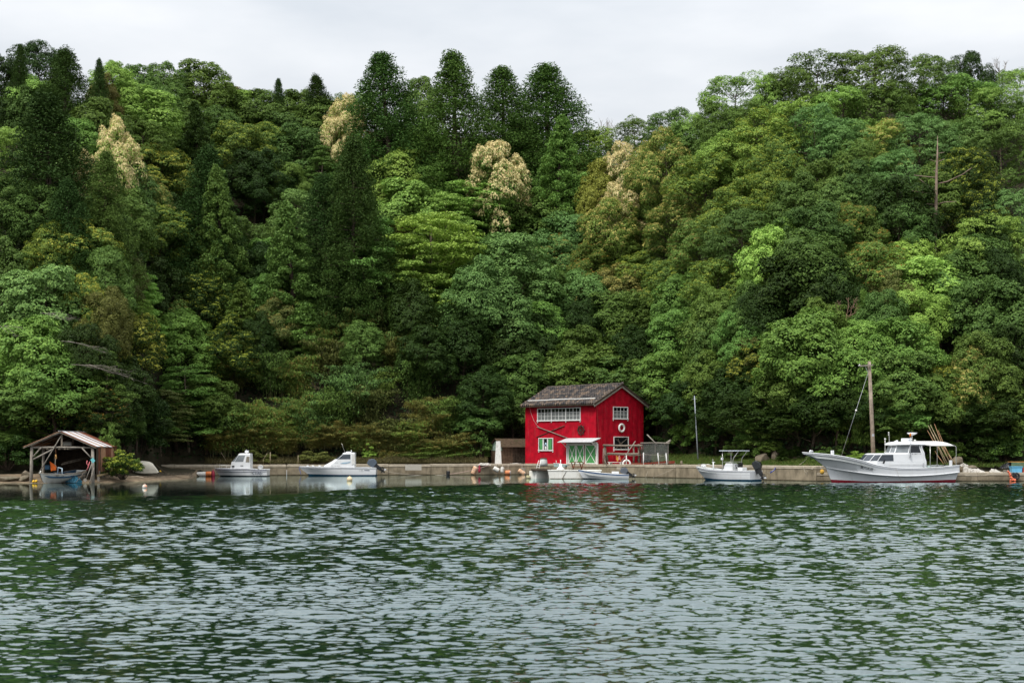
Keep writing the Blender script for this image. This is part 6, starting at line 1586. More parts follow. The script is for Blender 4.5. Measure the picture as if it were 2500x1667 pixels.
gy = "pair of yellow floats under the boathouse post"
for px, py in ((82, 1175), (88.5, 1174.5)):
    o = thing("float", ("left" if px < 85 else "right") + " yellow ball float of the pair beside the old boat's bow", "float", at(px, py, 123.7), 0, gy)
    mb = MB(); mb.ball((0, 0, 0), 0.125, 12, 8); mb.build("body", YELL, o); mb = MB(); mb.torus((0, 0, 0.13), 0.035, 0.012, fx_, 8, 4); mb.build("eye", YELL, o)
o = thing("float", "yellow ball float lying on the beach below the wall", "float", at(391, 1152, 149), 0)
mb = MB(); mb.ball((0, 0, 0), 0.16, 12, 8); mb.build("body", YELL, o); mb = MB(); mb.torus((0, 0, 0.16), 0.04, 0.014, fx_, 8, 4); mb.build("eye", YELL, o)
o = thing("float", "ochre foam float hanging under the fishing boat's prow", "float", at(2007, 1151.5, 131.0), 0)
mb = MB(); mb.ball((0, 0, 0), (0.20, 0.16, 0.24), 10, 7); mb.build("body", mat("ochre_foam", (0.62, 0.36, 0.05), 0.8, var=0.25, scale=6, bump=0.6, bscale=10), o); MB().tube([(0, 0.05, 0.2), (-0.1, 0.4, 0.55)], 0.014, 5).build("lashing", ROPE, o)
# mooring lines
run("mooring_rope", "pale mooring rope sagging from the grey outboard along the wall", "rope", sag(at(938, 1149, 158.6), at(1090, 1158.0, 161.8), 0.28), 0.022)
run("mooring_rope", "pink mooring rope rising along the wall across the leftmost orange float", "rope", sag(at(1098, 1157, 161.8), at(1196, 1134.8, 162.8), 0.12), 0.02, mat("pink_rope", (0.62, 0.42, 0.38), 0.9))
run("mooring_rope", "thin rope slanting from the dinghy over the slipway into the water", "rope", [at(381, 1134, 146), at(398, 1148, 143), at(412, 1157.5, 141), at(440, 1165, 140), at(470, 1169, 139.5)], 0.025, mat("brown_rope", (0.16, 0.12, 0.08), 0.9))
rp_ = run("mooring_rope", "white mooring rope with a blue sleeve from the open boat to the quay", "rope", [at(1866, 1149.5, 133.2), at(1873, 1153.3, 133.8), at(1880, 1154.0, 134.4), at(1889, 1146, 135.2), at(1897, 1136.5, 136.2)], 0.022)
a, b = at(1880.5, 1153.8, 134.4), at(1894, 1140, 135.8); o0 = Vector(rp_.location); MB().tube([a - o0, a.lerp(b, 0.5) - o0 + Vector((0.06, 0, -0.05)), b - o0], 0.05, 6).build("blue_sleeve", mat("royal_blue_sleeve", (0.03, 0.06, 0.28), 0.7), rp_)
run("mooring_rope", "rope from the fishing boat's prow slanting down to the quay", "rope", sag(at(1974, 1113, 128.6), at(1951, 1134, 135.0), 0.12), 0.025)
run("mooring_rope", "grey rope hanging in a loop on the quay wall under the fishing boat's prow", "rope", [at(1962, 1138, 132.9), at(1963, 1146, 132.6), at(1967, 1153, 132.5), at(1971, 1157, 132.5), at(1971, 1150, 132.4), at(1966, 1144, 132.5), at(1975, 1143, 132.2), at(1985, 1145, 131.8), at(1986, 1138, 131.9)], 0.02)
run("mooring_rope", "grey rope running from the fishing boat's stern along the low quay", "rope", sag(at(2357, 1160.5, 131.2), at(2452, 1154, 131.8), 0.10), 0.02)
run("mooring_rope", "thin rope hanging down the wall below the red gangway", "rope", [at(1585, 1140, 149.6), at(1582, 1150, 149.3), at(1578, 1159, 149.2), at(1576, 1168, 149.0)], 0.016)
run("mooring_rope", "pale rope slanting up the wall from the water right of the gangway", "rope", sag(at(1594, 1164.5, 148.2), at(1645, 1143.5, 146.2), 0.04), 0.018)
run("mooring_rope", "bow line of the long cabin boat dropping to the water with a blue strap", "rope", [at(732, 1138, 158.8), at(730, 1143, 158.8), at(733, 1151, 158.6), at(735, 1158.5, 158.5)], 0.03, mat("blue_strap", (0.06, 0.12, 0.36), 0.8))
def heap(name, label, cat, c, sx, sy, sz, n, r, m, seed, part="coil"):
    g_ = random.Random(seed); o = thing(name, label, cat, c, 0)
    for i in range(n):
        pts = []; ax = g_.uniform(0.5, 1) * sx; ay = g_.uniform(0.5, 1) * sy; t0 = g_.uniform(0, 6.28); tl = g_.uniform(-0.4, 0.4)
        for j in range(13):
            a = t0 + j * 0.5; pts.append((ax * math.cos(a) + g_.uniform(-.05, .05), ay * math.sin(a), sz * (i / n) + 0.06 + tl * 0.25 * ax * math.cos(a) + g_.uniform(0, .04)))
        MB().tube(pts, r, 5).build(part, m, o)
    return o
heap("rope_heap", "tangled heap of pale rope on the barge edge", "rope", at(1390, 1147.5, 142.4), 0.26, 0.25, 0.42, 7, 0.03, ROPE, 2)
heap("rope_heap", "pale coils of rope in the stern of the blue-rimmed skiff", "rope", at(1512, 1148.5, 142.5), 0.3, 0.25, 0.3, 5, 0.022, ROPE, 3)
heap("rope_heap", "grey tangle of rope on the edge of the low quay", "rope", at(2456, 1154, 132.2), 0.3, 0.2, 0.2, 5, 0.025, GREYWOOD, 6)
heap("wire_coil", "thin ring of wire hanging at the pale panel beside the banded float", "wire coil", at(1277.5, 1145, 164.4), 0.27, 0.06, 0.02, 2, 0.014, STEEL, 8)
drum("fender", "white cylinder fender with black end lashed along the barge side", "fender", at(1393, 1154.8, 142.3), 0.86, 0.145, (1, 0, -0.08), mat("grey_white_fender", (0.66, 0.68, 0.70), 0.4, 0.4, var=0.1), BLACK, None, 2, at(1391, 1147, 142.6))
# mushroom ventilators / bollard bases on the barge
o = thing("ventilator", "white flared ventilator with a tall stub standing on the barge deck", "ventilator", at(1368.5, 1145.2, 143.4), 0)
mb = MB(); mb.lathe([(0.42, 0.0), (0.40, 0.06), (0.26, 0.16), (0.15, 0.30), (0.15, 0.55), (0.13, 0.56)], (0, 0, 0), 16); mb.build("base", GEL, o)
mb = MB(); mb.tube([(0.02, 0, 0.55), (0.0, 0, 0.96)], 0.045, 8); mb.build("stub", GEL, o)
# picnic table on the barge
pt = thing("picnic_table", "reddish-brown wooden picnic table with attached benches on the barge", "table", at(1409.5, 1147.6, 143.9) + Vector((0, 0, -0.05)), R(4))
PW = mat("reddish_timber", (0.17, 0.062, 0.030), 0.7, 0.25, var=0.25, scale=4, stain=(0.09, 0.035, 0.02), stain_amt=0.6)
for i in range(4): MB().box((0, -0.33 + i * 0.22, 0.74), (1.15, 0.20, 0.045)).build("top_plank", PW, pt)
for sg in (-1, 1):
    for i in range(2): MB().box((0, sg * (0.62 + i * 0.15) * 1.0, 0.36), (1.7 if sg < 0 else 1.5, 0.135, 0.045)).build("bench_plank", PW, pt)
for sx in (-0.42, 0.42):
    for sg in (-1, 1): MB().bar((sx - 0.17 * sg, sg * 0.22, 0.72), (sx + 0.17 * sg, sg * 0.62, -0.02), 0.05, 0.10).build("leg", PW, pt)
    MB().bar((sx, -0.76, 0.31), (sx, 0.76, 0.31), 0.045, 0.09).build("cross_beam", PW, pt)
pt.scale = (1.0, 1.0, 1.18)
# ladder, bin and trough
o = thing("ladder", "small white ladder leaning from the float raft up to the quay", "ladder", at(1311.5, 1144.2, 145.2), 0)
q0, q1 = Vector((-0.12, 0, 0)), at(1318, 1123.5, 145.9) - Vector(o.location)
for dx in (0, 0.30): MB().tube([q0 + Vector((dx, 0, 0)), q1 + Vector((dx * 0.8 - 0.12, 0, 0))], 0.024, 6).build("rail", WHITE, o)
for f in (0.2, 0.45, 0.7, 0.95): p = q0.lerp(q1 + Vector((-0.12, 0, 0)), f); MB().tube([p, p + Vector((lerp(0.30, 0.24, f), 0, 0))], 0.018, 6).build("rung", WHITE, o)
o = thing("bin", "grey-white tapered bin with a dark lid standing against the red wall", "bin", at(1327, 1136.6, 157.6) , R(8))
mb = MB(); mb.lathe([(0.46, 0.0), (0.44, 0.3), (0.37, 0.75), (0.36, 0.76)], (0, 0, 0), 16); mb.build("body", mat("grey_white_bin", (0.55, 0.56, 0.54), 0.6, 0.3, var=0.08, stain=(0.35, 0.33, 0.28), stain_amt=0.4), o)
mb = MB(); mb.lathe([(0.40, 0.755), (0.40, 0.82), (0.33, 0.87), (0.05, 0.88)], (0, 0, 0), 16); mb.build("lid", DARKWOOD, o)
o = thing("trough", "pale teal trough on the quay edge below the small shuttered window", "trough", at(1371, 1137.0, 156.5), R(-40))
mb = MB(); mb.prism([(-0.85, 0.30), (0.85, 0.12), (0.75, -0.1), (-0.8, -0.1)], -0.35, 0.35, "y"); mb.build("body", mat("pale_teal_grp", (0.36, 0.48, 0.46), 0.6, var=0.15), o); MB().box((0, -0.36, 0.22), (1.72, 0.05, 0.04), rot=Matrix.Rotation(R(6), 3, "Y")).build("rim", WHITE, o)
MB().tube([(-0.75, 0, 0.28), (-0.75, 0, 0.6)], 0.03, 6).build("peg", WHITE, o)
def rag(name, label, cat, c, pts, m, rot=0.0, lift=0.10, seed=1, part="sheet"):
    """crumpled sheet over an uneven heap: outline (x, y), height falls to the rim"""
    g_ = np.random.default_rng(seed); o = thing(name, label, cat, c, rot)
    xs = [p[0] for p in pts]; n = 18; V, Fc = [], []
    x0, x1 = min(xs), max(xs)
    for i in range(n + 1):
        for j in range(9):
            x = lerp(x0, x1, i / n); v = j / 8 - 0.5; h = np.interp(x, xs, [p[1] for p in pts]); wdt = np.interp(x, xs, [p[2] for p in pts])
            z = h * max(0, 1 - (2 * abs(v)) ** 2.2) + g_.normal(0, 0.25) * lift * (1 if 0 < j < 8 else 0.3)
            V.append((x + g_.normal(0, 0.02), v * wdt + g_.normal(0, 0.03), max(z, -0.02)))
    for i in range(n):
        for j in range(8): a = i * 9 + j; Fc.append((a, a + 9, a + 10, a + 1))
    mb = MB(); mb.add(V, Fc); mb.build(part, m, o); return o
PALETARP = mat("pale_tarp", (0.48, 0.455, 0.41), 0.8, 0.2, var=0.15, scale=4, bump=0.4, bscale=7)
rag("tarp", "crumpled white cloth and rope lying over the wall top above the red bag fender", "tarp", at(1182, 1135.2, 163.8), [(-0.75, 0.05, 0.3), (-0.4, 0.25, 0.6), (0, 0.20, 0.7), (0.45, 0.26, 0.6), (0.75, 0.08, 0.3)], PALETARP, 0, 0.10, 2)
rag("tarp", "long white folded sheet lying on the wall top beside the red house", "tarp", at(1271, 1135.6, 165.8), [(-1.2, 0.22, 0.4), (-0.6, 0.26, 0.6), (0.2, 0.2, 0.6), (1.2, 0.06, 0.4)], PALETARP, R(-6), 0.05, 3)
rag("tarp", "torn white sheet trailing down from the rocks behind the fishing boat's stern", "tarp", at(2383, 1152.3, 133.4), [(-1.2, 0.75, 0.25), (-0.75, 0.42, 0.3), (-0.3, 0.30, 0.5), (0.2, 0.32, 0.6), (0.75, 0.08, 0.5)], PALETARP, 0, 0.11, 4)
rag("tarp", "small crumpled white sheet on the low quay left of the blue tub", "tarp", at(2428, 1152.3, 133.5), [(-0.5, 0.08, 0.4), (-0.25, 0.32, 0.5), (0.1, 0.26, 0.6), (0.5, 0.06, 0.4)], PALETARP, 0, 0.11, 5)
rag("tarp", "white sheet hung over the rock by the awning post", "tarp", at(2352, 1138, 134.5), [(-0.35, 0.1, 0.4), (0.0, 0.3, 0.5), (0.45, 0.1, 0.4)], PALETARP, 0, 0.11, 6)

# ---------------------------------------------------------------- gangway, rails and net frame right of the house
LD = lambda px: float(interp(px, [(1290, 165.3), (1570, 150.6), (1700, 142.6)]))
gA, gB = at(1494, 1140.5, LD(1494) - 0.3), at(1632, 1129.0, LD(1632) + 1.2)
gw = thing("gangway", "sloping gangway of red planks beside the quay edge below the net", "gangway", gA, 0)
d = gB - gA; dh_ = Vector((d.x, d.y, 0)).normalized(); nv = Vector((-dh_.y, dh_.x, 0)); REDP = mat("red_plank", (0.30, 0.062, 0.040), 0.8, 0.2, var=0.3, scale=5, stain=(0.3, 0.2, 0.14), stain_amt=0.5)
for s_ in (-0.05, 1.05): MB().bar(nv * s_ + Vector((0, 0, -0.06)), d + nv * s_ + Vector((0, 0, -0.06)), 0.10, 0.14).build("stringer", WOOD, gw)
n = 26
for i in range(n):
    p = d * ((i + 0.5) / n); MB().bar(p + nv * -0.12 + Vector((0, 0, 0.05)), p + nv * 1.12 + Vector((0, 0, 0.05)), d.length / n * 0.9, 0.05, up=dh_).build("plank", REDP, gw)
for i in range(6): p = d * (0.24 + i * 0.10); mb = MB(); mb.box(p + nv * -0.12 + Vector((0, 0, -0.04)), (0.12, 0.12, 0.14)); mb.build("cleat", DARKWOOD, gw)
gp = "white posts along the gangway"
PL = []
for px, y0, y1, lab in ((1529.2, 1138, 1108.5, "white post carrying the upright ring, leftmost along the gangway"), (1571, 1136, 1105.8, "white post in front of the grey net, second along the gangway"), (1607.6, 1130, 1107, "white post at the net's right half, third along the gangway"), (1627.5, 1134.5, 1107.5, "leaning white post at the far end of the gangway")):
    D = LD(px) + 0.25; b0 = at(px + (1 if px > 1600 else 0), y0 + 1, D); t0 = at(px - (1.5 if px > 1600 else 0), y1, D); o = thing("post", lab, "post", b0, 0, gp)
    MB().tube([(0, 0, -0.1), t0 - b0], 0.055, 8).build("shaft", WHITE, o); mb = MB(); mb.ball(t0 - b0, 0.075, 8, 6); mb.build("cap", WHITE, o); PL.append(t0)
run("rail_rope", "thin rope sagging between the white gangway posts", "rope", sag(PL[0] - Vector((0, 0, .1)), PL[1] - Vector((0, 0, .1)), .1) + sag(PL[1] - Vector((0, 0, .1)), PL[2] - Vector((0, 0, .1)), .05)[1:] + sag(PL[2] - Vector((0, 0, .1)), PL[3] - Vector((0, 0, .1)), .14)[1:], 0.014)
o = thing("ring_buoy", "large plain white ring standing at the gangway post behind the skiff's outboard", "lifebuoy", at(1529.8, 1132, LD(1529) - 0.25), 0)
mb = MB(); mb.torus((0, 0, 0), 0.385, 0.10, Matrix.Rotation(R(90), 3, "X"), 32, 10); mb.build("ring", RINGW, o)
mb = MB(); mb.tube([(-0.1, -0.1, 0.36), (0, -0.12, 0.44), (0.1, -0.1, 0.36)], 0.03, 6); mb.build("lashing", ROPE, o)
# drying frame of old poles
fr = thing("drying_frame", "weathered grey pole frame wrapped with old net in front of the red gable", "frame", at(1480, 1134.5, LD(1480) + 1.0), 0); o0 = Vector(fr.location)
Df = lambda px: LD(px) + 1.0
def fp(px, py, d=0): return at(px, py, Df(px) + d) - o0
for a, b, r in (((1477, 1137), (1476, 1085)), ((1563, 1132), (1562, 1084)), ((1547, 1120), (1546.5, 1083))) and (((1477, 1137), (1476, 1085), .13), ((1560, 1132), (1559, 1084), .13), ((1547, 1134), (1546.5, 1083), .11)):
    MB().tube([fp(*a), fp((a[0] + b[0]) / 2 + 1, (a[1] + b[1]) / 2), fp(*b)], [r, r * 0.9, r * 0.85], 8).build("upright", WOOD, fr)
for a, b, r in (((1473, 1086.5), (1568, 1087.5), .11), ((1484, 1107), (1560, 1108), .13), ((1476, 1110), (1500, 1107), .06)):
    MB().tube([fp(*a, -0.2), fp((a[0] + b[0]) / 2, (a[1] + b[1]) / 2 + 1, -0.2), fp(*b, -0.2)], r, 8).build("cross_pole", WOOD, fr)
for a, b in (((1553, 1085), (1562, 1104)), ((1562, 1104), (1555, 1125)), ((1556, 1086), (1566, 1110)), ((1478, 1087), (1481, 1134)), ((1481, 1106), (1484, 1136))):
    MB().tube([fp(*a, -0.1), fp((a[0] + b[0]) / 2 + 1.5, (a[1] + b[1]) / 2, -0.2), fp(*b, -0.1)], [0.05, 0.07, 0.04], 6).build("hanging_net", DARKWOOD, fr)
run("pole", "thin pale pole slanting up past the boarded window to the drying frame", "pole", [at(1517, 1127, 151.5), at(1551.5, 1076.5, 151.8)], 0.05, GREYWOOD, None, "shaft")
run("pole", "long thin pole standing upright beside the green doors' right post", "pole", [at(1472, 1136, 155), at(1473, 1094, 155)], 0.04, GREYWOOD, "poles leaning at the frame", "shaft")
run("pole", "short thin pole leaning left of the drying frame", "pole", [at(1482, 1136, 154.0), at(1476, 1122, 154.2)], 0.03, GREYWOOD, "poles leaning at the frame", "shaft")
run("pole", "grey pole slanting down to the top of the net from the left", "pole", [at(1579.5, 1060.5, 150.5), at(1606, 1087, 150)], 0.065, GREYWOOD, None, "shaft")
run("pole", "thick short pole sticking up right from the net's right corner", "pole", [at(1622, 1085, 149.2), at(1637.5, 1074.5, 149)], 0.13, GREYWOOD, None, "shaft")
# the net itself: a real mesh of cords
nt_ = thing("fishing_net", "grey fishing net hung like a curtain from a pole right of the gable", "net", at(1566, 1082, LD(1566) + 1.3), 0); o0 = Vector(nt_.location)
def npt(u, v):
    px = lerp(1565, 1632, u); py = lerp(1081.5 + 1.0 * math.sin(u * 9), 1131, v); D = LD(px) + 1.3 + 0.10 * math.sin(u * 22 + 1.5 * v) * (0.3 + v) + (0.25 * math.exp(-((u - 0.8) / 0.12) ** 2) * v)
    return at(px, py, D) - o0
NETC = mat("net_cord", (0.25, 0.255, 0.24), 0.9, 0.1, var=0.15, scale=3)
vs, fs = [], []; nu, nv_ = 70, 46
for i in range(nu + 1):
    for j in range(nv_ + 1): vs.append(npt(i / nu, j / nv_))
for i in range(nu):
    for j in range(nv_):
        if (i + j) % 3: a = i * (nv_ + 1) + j; fs.append((a, a + nv_ + 1, a + nv_ + 2, a + 1))
mb = MB(); mb.add(vs, fs); no_ = mb.build("netting", NETC, nt_); wf = no_.modifiers.new("cords", "WIREFRAME"); wf.thickness = 0.017; wf.use_even_offset = False
MB().tube([npt(-0.02, 0), npt(0.5, 0) , npt(1.03, 0)], 0.06, 7).build("top_pole", GREYWOOD, nt_)
for u in (0.02, 0.52, 0.99): MB().tube([npt(u, 0) + Vector((0, 0.15, 0)), npt(u, 1.0) + Vector((0, 0.15, -0.1))], 0.05, 6).build("post", WOOD, nt_)
o = thing("bench", "low white slatted bench standing before the drying frame", "bench", at(1504, 1136, LD(1504) + 0.7), R(-45))
for i in range(3): MB().box((0, -0.18 + i * 0.18, 0.36), (2.0, 0.15, 0.04)).build("slat", WHITE, o)
for sx in (-0.8, 0.8): MB().box((sx, 0, 0.15), (0.08, 0.5, 0.36)).build("leg", WHITE, o)
g_ = random.Random(12)
for px, py, col, lab in ((1510, 1117, "orange_cloth", "orange and pink cloths hanging on the red wall under the cross pole"), ):
    o = thing("cloth", lab, "cloth", at(px, py, 153.5), 0)
    for i, c in enumerate(((0.55, 0.20, 0.05), (0.6, 0.35, 0.06), (0.55, 0.25, 0.28), (0.5, 0.12, 0.05))):
        MB().box(((i - 1.5) * 0.14, 0, -0.12 * (i % 2)), (0.12, 0.05, 0.5), rot=Matrix.Rotation(R(g_.uniform(-15, 15)), 3, "Y")).build("flap", mat("cloth_%s" % "abcd"[i], c, 0.9, var=0.2), o)
for px, py, dims, c, lab in ((1557, 1134.5, (1.2, 0.5, 0.35), (0.16, 0.05, 0.03), "low dark red box beside the gangway's left post"), (1583, 1130, (0.9, 0.5, 0.06), (0.04, 0.07, 0.075), "small dark table standing in front of the net")):
    o = thing("box" if dims[2] > .1 else "side_table", lab, "box" if dims[2] > .1 else "table", at(px, py + 3, LD(px) + 0.9), R(-45))
    m_ = mat("painted_%d" % px if False else ("dark_red_box" if dims[2] > .1 else "dark_teal_table"), c, 0.7, var=0.2)
    if dims[2] > .1:
        for k in range(4): MB().box((0, -0.27 if k < 2 else 0.27, 0.1 + 0.19 * (k % 2)), (dims[0], 0.03, 0.17)).build("slat", m_, o)
        for sx in (-.58, .58): MB().box((sx, 0, .19), (.03, .5, .36)).build("end_board", m_, o)
    else:
        MB().box((0, 0, 0.40), dims).build("top", m_, o)
        for sx in (-.4, .4):
            for sy in (-.2, .2): MB().box((sx, sy, .19), (.05, .05, .38)).build("leg", m_, o)

# ---------------------------------------------------------------- poles on the bank
up = at(2133, 1124, 135.0); pole = thing("utility_pole", "tall weathered wooden utility pole with a short crossarm and guy wire behind the fishing boat", "pole", up, 0)
tp = at(2122, 882, 135.0) - up
MB().tube([(0.05, 0, -1.7), tp * 0.5, tp], [0.215, 0.185, 0.150], 12).build("shaft", mat("old_pole_wood", (0.34, 0.275, 0.215), 0.9, 0.1, var=0.3, scale=2.5, bump=0.4, bscale=8, stain=(0.11, 0.085, 0.065), stain_amt=0.7, stain_scale=(3, 3, 0.4)), pole)
ca, cb = at(2098.5, 893.3, 134.7) - up, at(2131.5, 891, 134.7) - up
MB().bar(ca, cb, 0.14, 0.12, up=(0, 0, 1)).build("crossarm", GREYWOOD, pole)
mb = MB(); mb.ball(ca + Vector((0, 0, 0.10)), 0.07, 8, 6); mb.tube([ca + Vector((-.12, 0, .02)), ca + Vector((.1, 0, .05))], .03, 6); mb.build("insulator", WHITE, pole)
MB().bar(at(2113, 896, 134.65) - up, at(2119, 910, 134.7) - up, 0.05, 0.03).build("arm_brace", STEEL, pole)
MB().box(tp * ((1124 - 1062) / 242.0) + Vector((0.0, -0.19, 0)), (0.20, 0.03, 0.22)).build("number_plate", GREYR, pole)
ga, gb = at(2119, 911, 134.8) - up, at(2053, 1116, 134.5) - up
MB().tube([ga, gb], 0.018, 5).build("guy_wire", STEEL, pole); mb = MB(); mb.ball(ga.lerp(gb, (1001.7 - 911) / 205), 0.10, 10, 7); mb.build("guy_insulator", WHITE, pole)
b0 = at(1705, 1126, 150); tp = at(1695.3, 966, 150) - b0
o = thing("metal_pole", "thin grey metal pole leaning left on the grass bank right of the red house", "pole", b0, 0)
MB().tube([(0, 0, -0.4), tp], [0.075, 0.055], 8).build("shaft", mat("grey_pole", (0.30, 0.33, 0.36), 0.5, 0.4, var=0.1), o); MB().bar(tp * 0.95 + Vector((-0.25, 0, 0)), tp * 0.95 + Vector((0.2, 0, 0.03)), 0.04).build("arm", STEEL, o)
for i, (px0, y0, px1, y1, wc) in enumerate(((2266, 1038, 2313, 1131, 0), (2271, 1036, 2322, 1133, 0), (2281, 1034, 2319, 1131, 1), (2278, 1060, 2308, 1131, 0), (2290, 1050, 2327, 1133, 1), (2282, 1100, 2304, 1132, 1), (2297, 1077, 2333, 1133, 0), (2264, 1050, 2294, 1100, 1))):
    words = ["leftmost tall", "second tall", "third tall, reddish", "half-height", "fourth tall, reddish", "shortest reddish", "rightmost", "low leftmost reddish"]
    run("bamboo_pole", words[i] + " bamboo pole leaning behind the fishing boat's awning", "pole", [at(px1, y1, 133.6 + i * 0.1), at((px0 + px1) / 2 - 1, (y0 + y1) / 2, 134.3 + i * 0.1), at(px0, y0, 135.2 + i * 0.12)], [0.045, 0.04, 0.02], mat("pale_bamboo", (0.36, 0.29, 0.17), 0.6, var=0.2) if wc == 0 else mat("reddish_bamboo", (0.33, 0.19, 0.10), 0.6, var=0.2), "bamboo poles behind the fishing boat", "stem")
for px, y0, y1, w_, lab in ((659.5, 1134, 1103.5, 0.045, "upright stake on the wall top just right of the short cabin boat"), (642.5, 1134, 1121, 0.03, "short thin stake behind the short cabin boat's stern"), (727.5, 1134, 1111, 0.035, "thin stake on the wall top at the long cabin boat's bow"), (529, 1134, 1125, 0.035, "short stake behind the short cabin boat's bow rail"), (536, 1134, 1122, 0.03, "thin stake right of the bow rail of the short cabin boat")):
    run("stake", lab, "stake", [at(px, y0 + 2, 163), at(px + (0.5 if px > 600 else 2), y1, 163)], w_, mat("pale_stake", (0.33, 0.27, 0.18), 0.9), "stakes along the wall top", "shaft")
run("stake", "thin slanting stick joined to the stake behind the short cabin boat's stern", "stake", [at(643, 1121, 163), at(652.5, 1106, 163.2)], 0.025, MATS["pale_stake"], "stakes along the wall top", "shaft")
run("stake", "bent bare stick leaning behind the cabin of the short cabin boat", "stake", [at(558, 1134, 163.2), at(540, 1104, 163.6)], 0.022, MATS["pale_stake"], "stakes along the wall top", "shaft")

# ---------------------------------------------------------------- stones
ROCK = mat("pale_rock", (0.20, 0.165, 0.12), 0.95, 0.15, var=0.3, scale=1.6, bump=0.8, bscale=5, stain=(0.07, 0.065, 0.04), stain_amt=0.85, stain_scale=(1.2, 1.2, 1.2), stain_lo=0.45)
def rock(px, py, D, sx, sy, sz, seed, label, group=None, m=None):
    g_ = np.random.default_rng(seed); o = thing("rock", label, "rock", at(px, py, D), 0, group)
    from mathutils import noise as mn
    mb = MB(); mb.ball((0, 0, 0), 1.0, 18, 12)
    pl = [(Vector(g_.normal(size=3)).normalized(), g_.uniform(0.45, 0.75)) for _ in range(9)]; v2 = []; of = Vector(g_.normal(size=3)) * 7
    for v in mb.v:
        q = Vector(v); q = q * (1 + 0.30 * mn.noise(q * 1.3 + of) + 0.14 * mn.noise(q * 3.1 + of))
        for n_, lim in pl:
            dd = q.dot(n_) - lim
            if dd > 0: q = q - n_ * dd * 0.9
        v2.append((q.x * sx, q.y * sy, q.z * sz * 0.8 + sz * 0.3))
    mb.v = v2; mb.sm = [False] * len(mb.sm); mb.build("body", m or ROCK, o); return o
rock(1897, 1130, 143.5, 0.55, 0.8, 1.35, 3, "tilted pale slab of rock, right half of the mossy pair on the bank")
rock(1856, 1131, 143.5, 0.9, 0.8, 1.1, 4, "low pale rock under ivy, left half of the mossy pair on the bank")
rock(1945, 1124, 142, 0.5, 0.5, 0.45, 5, "small pale stone on the bank left of the prow")
rock(2337, 1134, 134.9, 0.5, 0.5, 0.75, 7, "brown rock standing behind the fishing boat's stern bollard"); rock(2368, 1150, 134.3, 0.8, 0.7, 0.5, 8, "low brown rock under the torn white sheet")
rock(1664, 1136, 147.5, 0.16, 0.16, 0.5, 9, "small pale block standing on the quay edge right of the net"); rock(2352, 1149, 134.4, 0.6, 0.6, 0.5, 10, "squat brown rock at the low quay beside the fishing boat")
rock(58, 1171, 125.6, 0.7, 0.7, 0.45, 11, "rounded tan rock on the shore left of the boathouse"); rock(22, 1172, 125.4, 1.5, 0.9, 0.32, 12, "flat tan rock shelf on the shore at the left edge"); rock(66, 1163, 126.5, 0.55, 0.6, 0.6, 13, "tan boulder behind the boathouse's left post")
def pebbles(name, label, spans, n, m, seed):
    g_ = np.random.default_rng(seed); mb = MB()
    for _ in range(n):
        a, b, d0, d1, z0, z1 = spans[g_.integers(len(spans))]; px = g_.uniform(a, b); f = g_.uniform(0, 1); D = interp(px, WATER_EDGE) + lerp(d0, d1, f); s_ = g_.uniform(0.03, 0.10)
        c = Vector(((px - 1250) * D / F, D, lerp(z0, z1, f) + s_ * 0.2)); q = [c + Vector(g_.normal(0, 1, 3)) * s_ for _ in range(6)]
        o_ = len(mb.v); mb.add([c + Vector((s_, 0, 0)), c + Vector((0, s_, 0)) * g_.uniform(.5, 1), c - Vector((s_, 0, 0)), c - Vector((0, s_, 0)), c + Vector((0, 0, s_ * g_.uniform(.4, .9))), c - Vector((0, 0, s_ * .5))], [(0, 1, 4), (1, 2, 4), (2, 3, 4), (3, 0, 4), (1, 0, 5), (2, 1, 5), (3, 2, 5), (0, 3, 5)])
    o = mb.build(name, m, None, "stuff"); o["label"] = label; o["category"] = "stones"
pebbles("stones", "stones and shingle strewn along the beach and the boathouse floor", [(230, 470, -0.8, 4, -0.1, 0.3), (80, 235, -0.6, 3, -0.1, 0.25), (-60, 80, -0.6, 2, -0.1, 0.2), (300, 470, 1, 9, 0.1, 0.5)], 2200, mat("shingle", (0.13, 0.105, 0.075), 0.9, 0.2, var=0.4, scale=2), 5)

# ---------------------------------------------------------------- gear at the boathouse
run("oar", "pale grey pole leaning at the boathouse's right front post, foot in the shallows", "oar", [at(219, 1178, 124.2), at(229, 1142, 124.8)], 0.05, GREYWOOD, "poles leaning at the boathouse post", "shaft")
o = thing("signal_board", "turquoise diamond board on a leaning pole at the boathouse's right post", "sign", at(209.5, 1172, 124.3), 0); o0 = Vector(o.location)
MB().tube([(0, 0, 0), at(227, 1124, 124.5) - o0], 0.04, 6).build("pole", GREYWOOD, o)
c = at(226.3, 1123.5, 124.35) - o0; mb = MB(); k = 0.225; mb.prism([(c.x - k * 0.9, c.z + 0.05), (c.x + 0.02, c.z - k * 1.1), (c.x + k, c.z - 0.05), (c.x + 0.03, c.z + k * 1.15)], c.y - 0.02, c.y + 0.02, "y"); mb.build("board", TEAL, o)
c = at(207.5, 1171, 124.25) - o0; mb = MB(); mb.prism([(c.x - .18, c.z + .0), (c.x + .05, c.z - .22), (c.x + .2, c.z - .02), (c.x + .02, c.z + .18)], c.y - .015, c.y + .015, "y"); mb.build("foot_blade", GREYWOOD, o)
run("oar", "thin dark pole slanting left from the boathouse post into the tarp", "oar", [at(186, 1177, 124.2), at(216, 1140, 125.0)], 0.022, WOOD, "poles leaning at the boathouse post", "shaft")
run("hose", "faded red hose looped over the boathouse's right post", "hose", [at(213, 1124, 124.7), at(211.5, 1130, 124.6), at(214, 1136, 124.6), at(219, 1127, 124.7), at(215, 1140, 124.5), at(212, 1148, 124.5)], 0.045, mat("faded_red_hose", (0.50, 0.13, 0.14), 0.7), None, "tube")
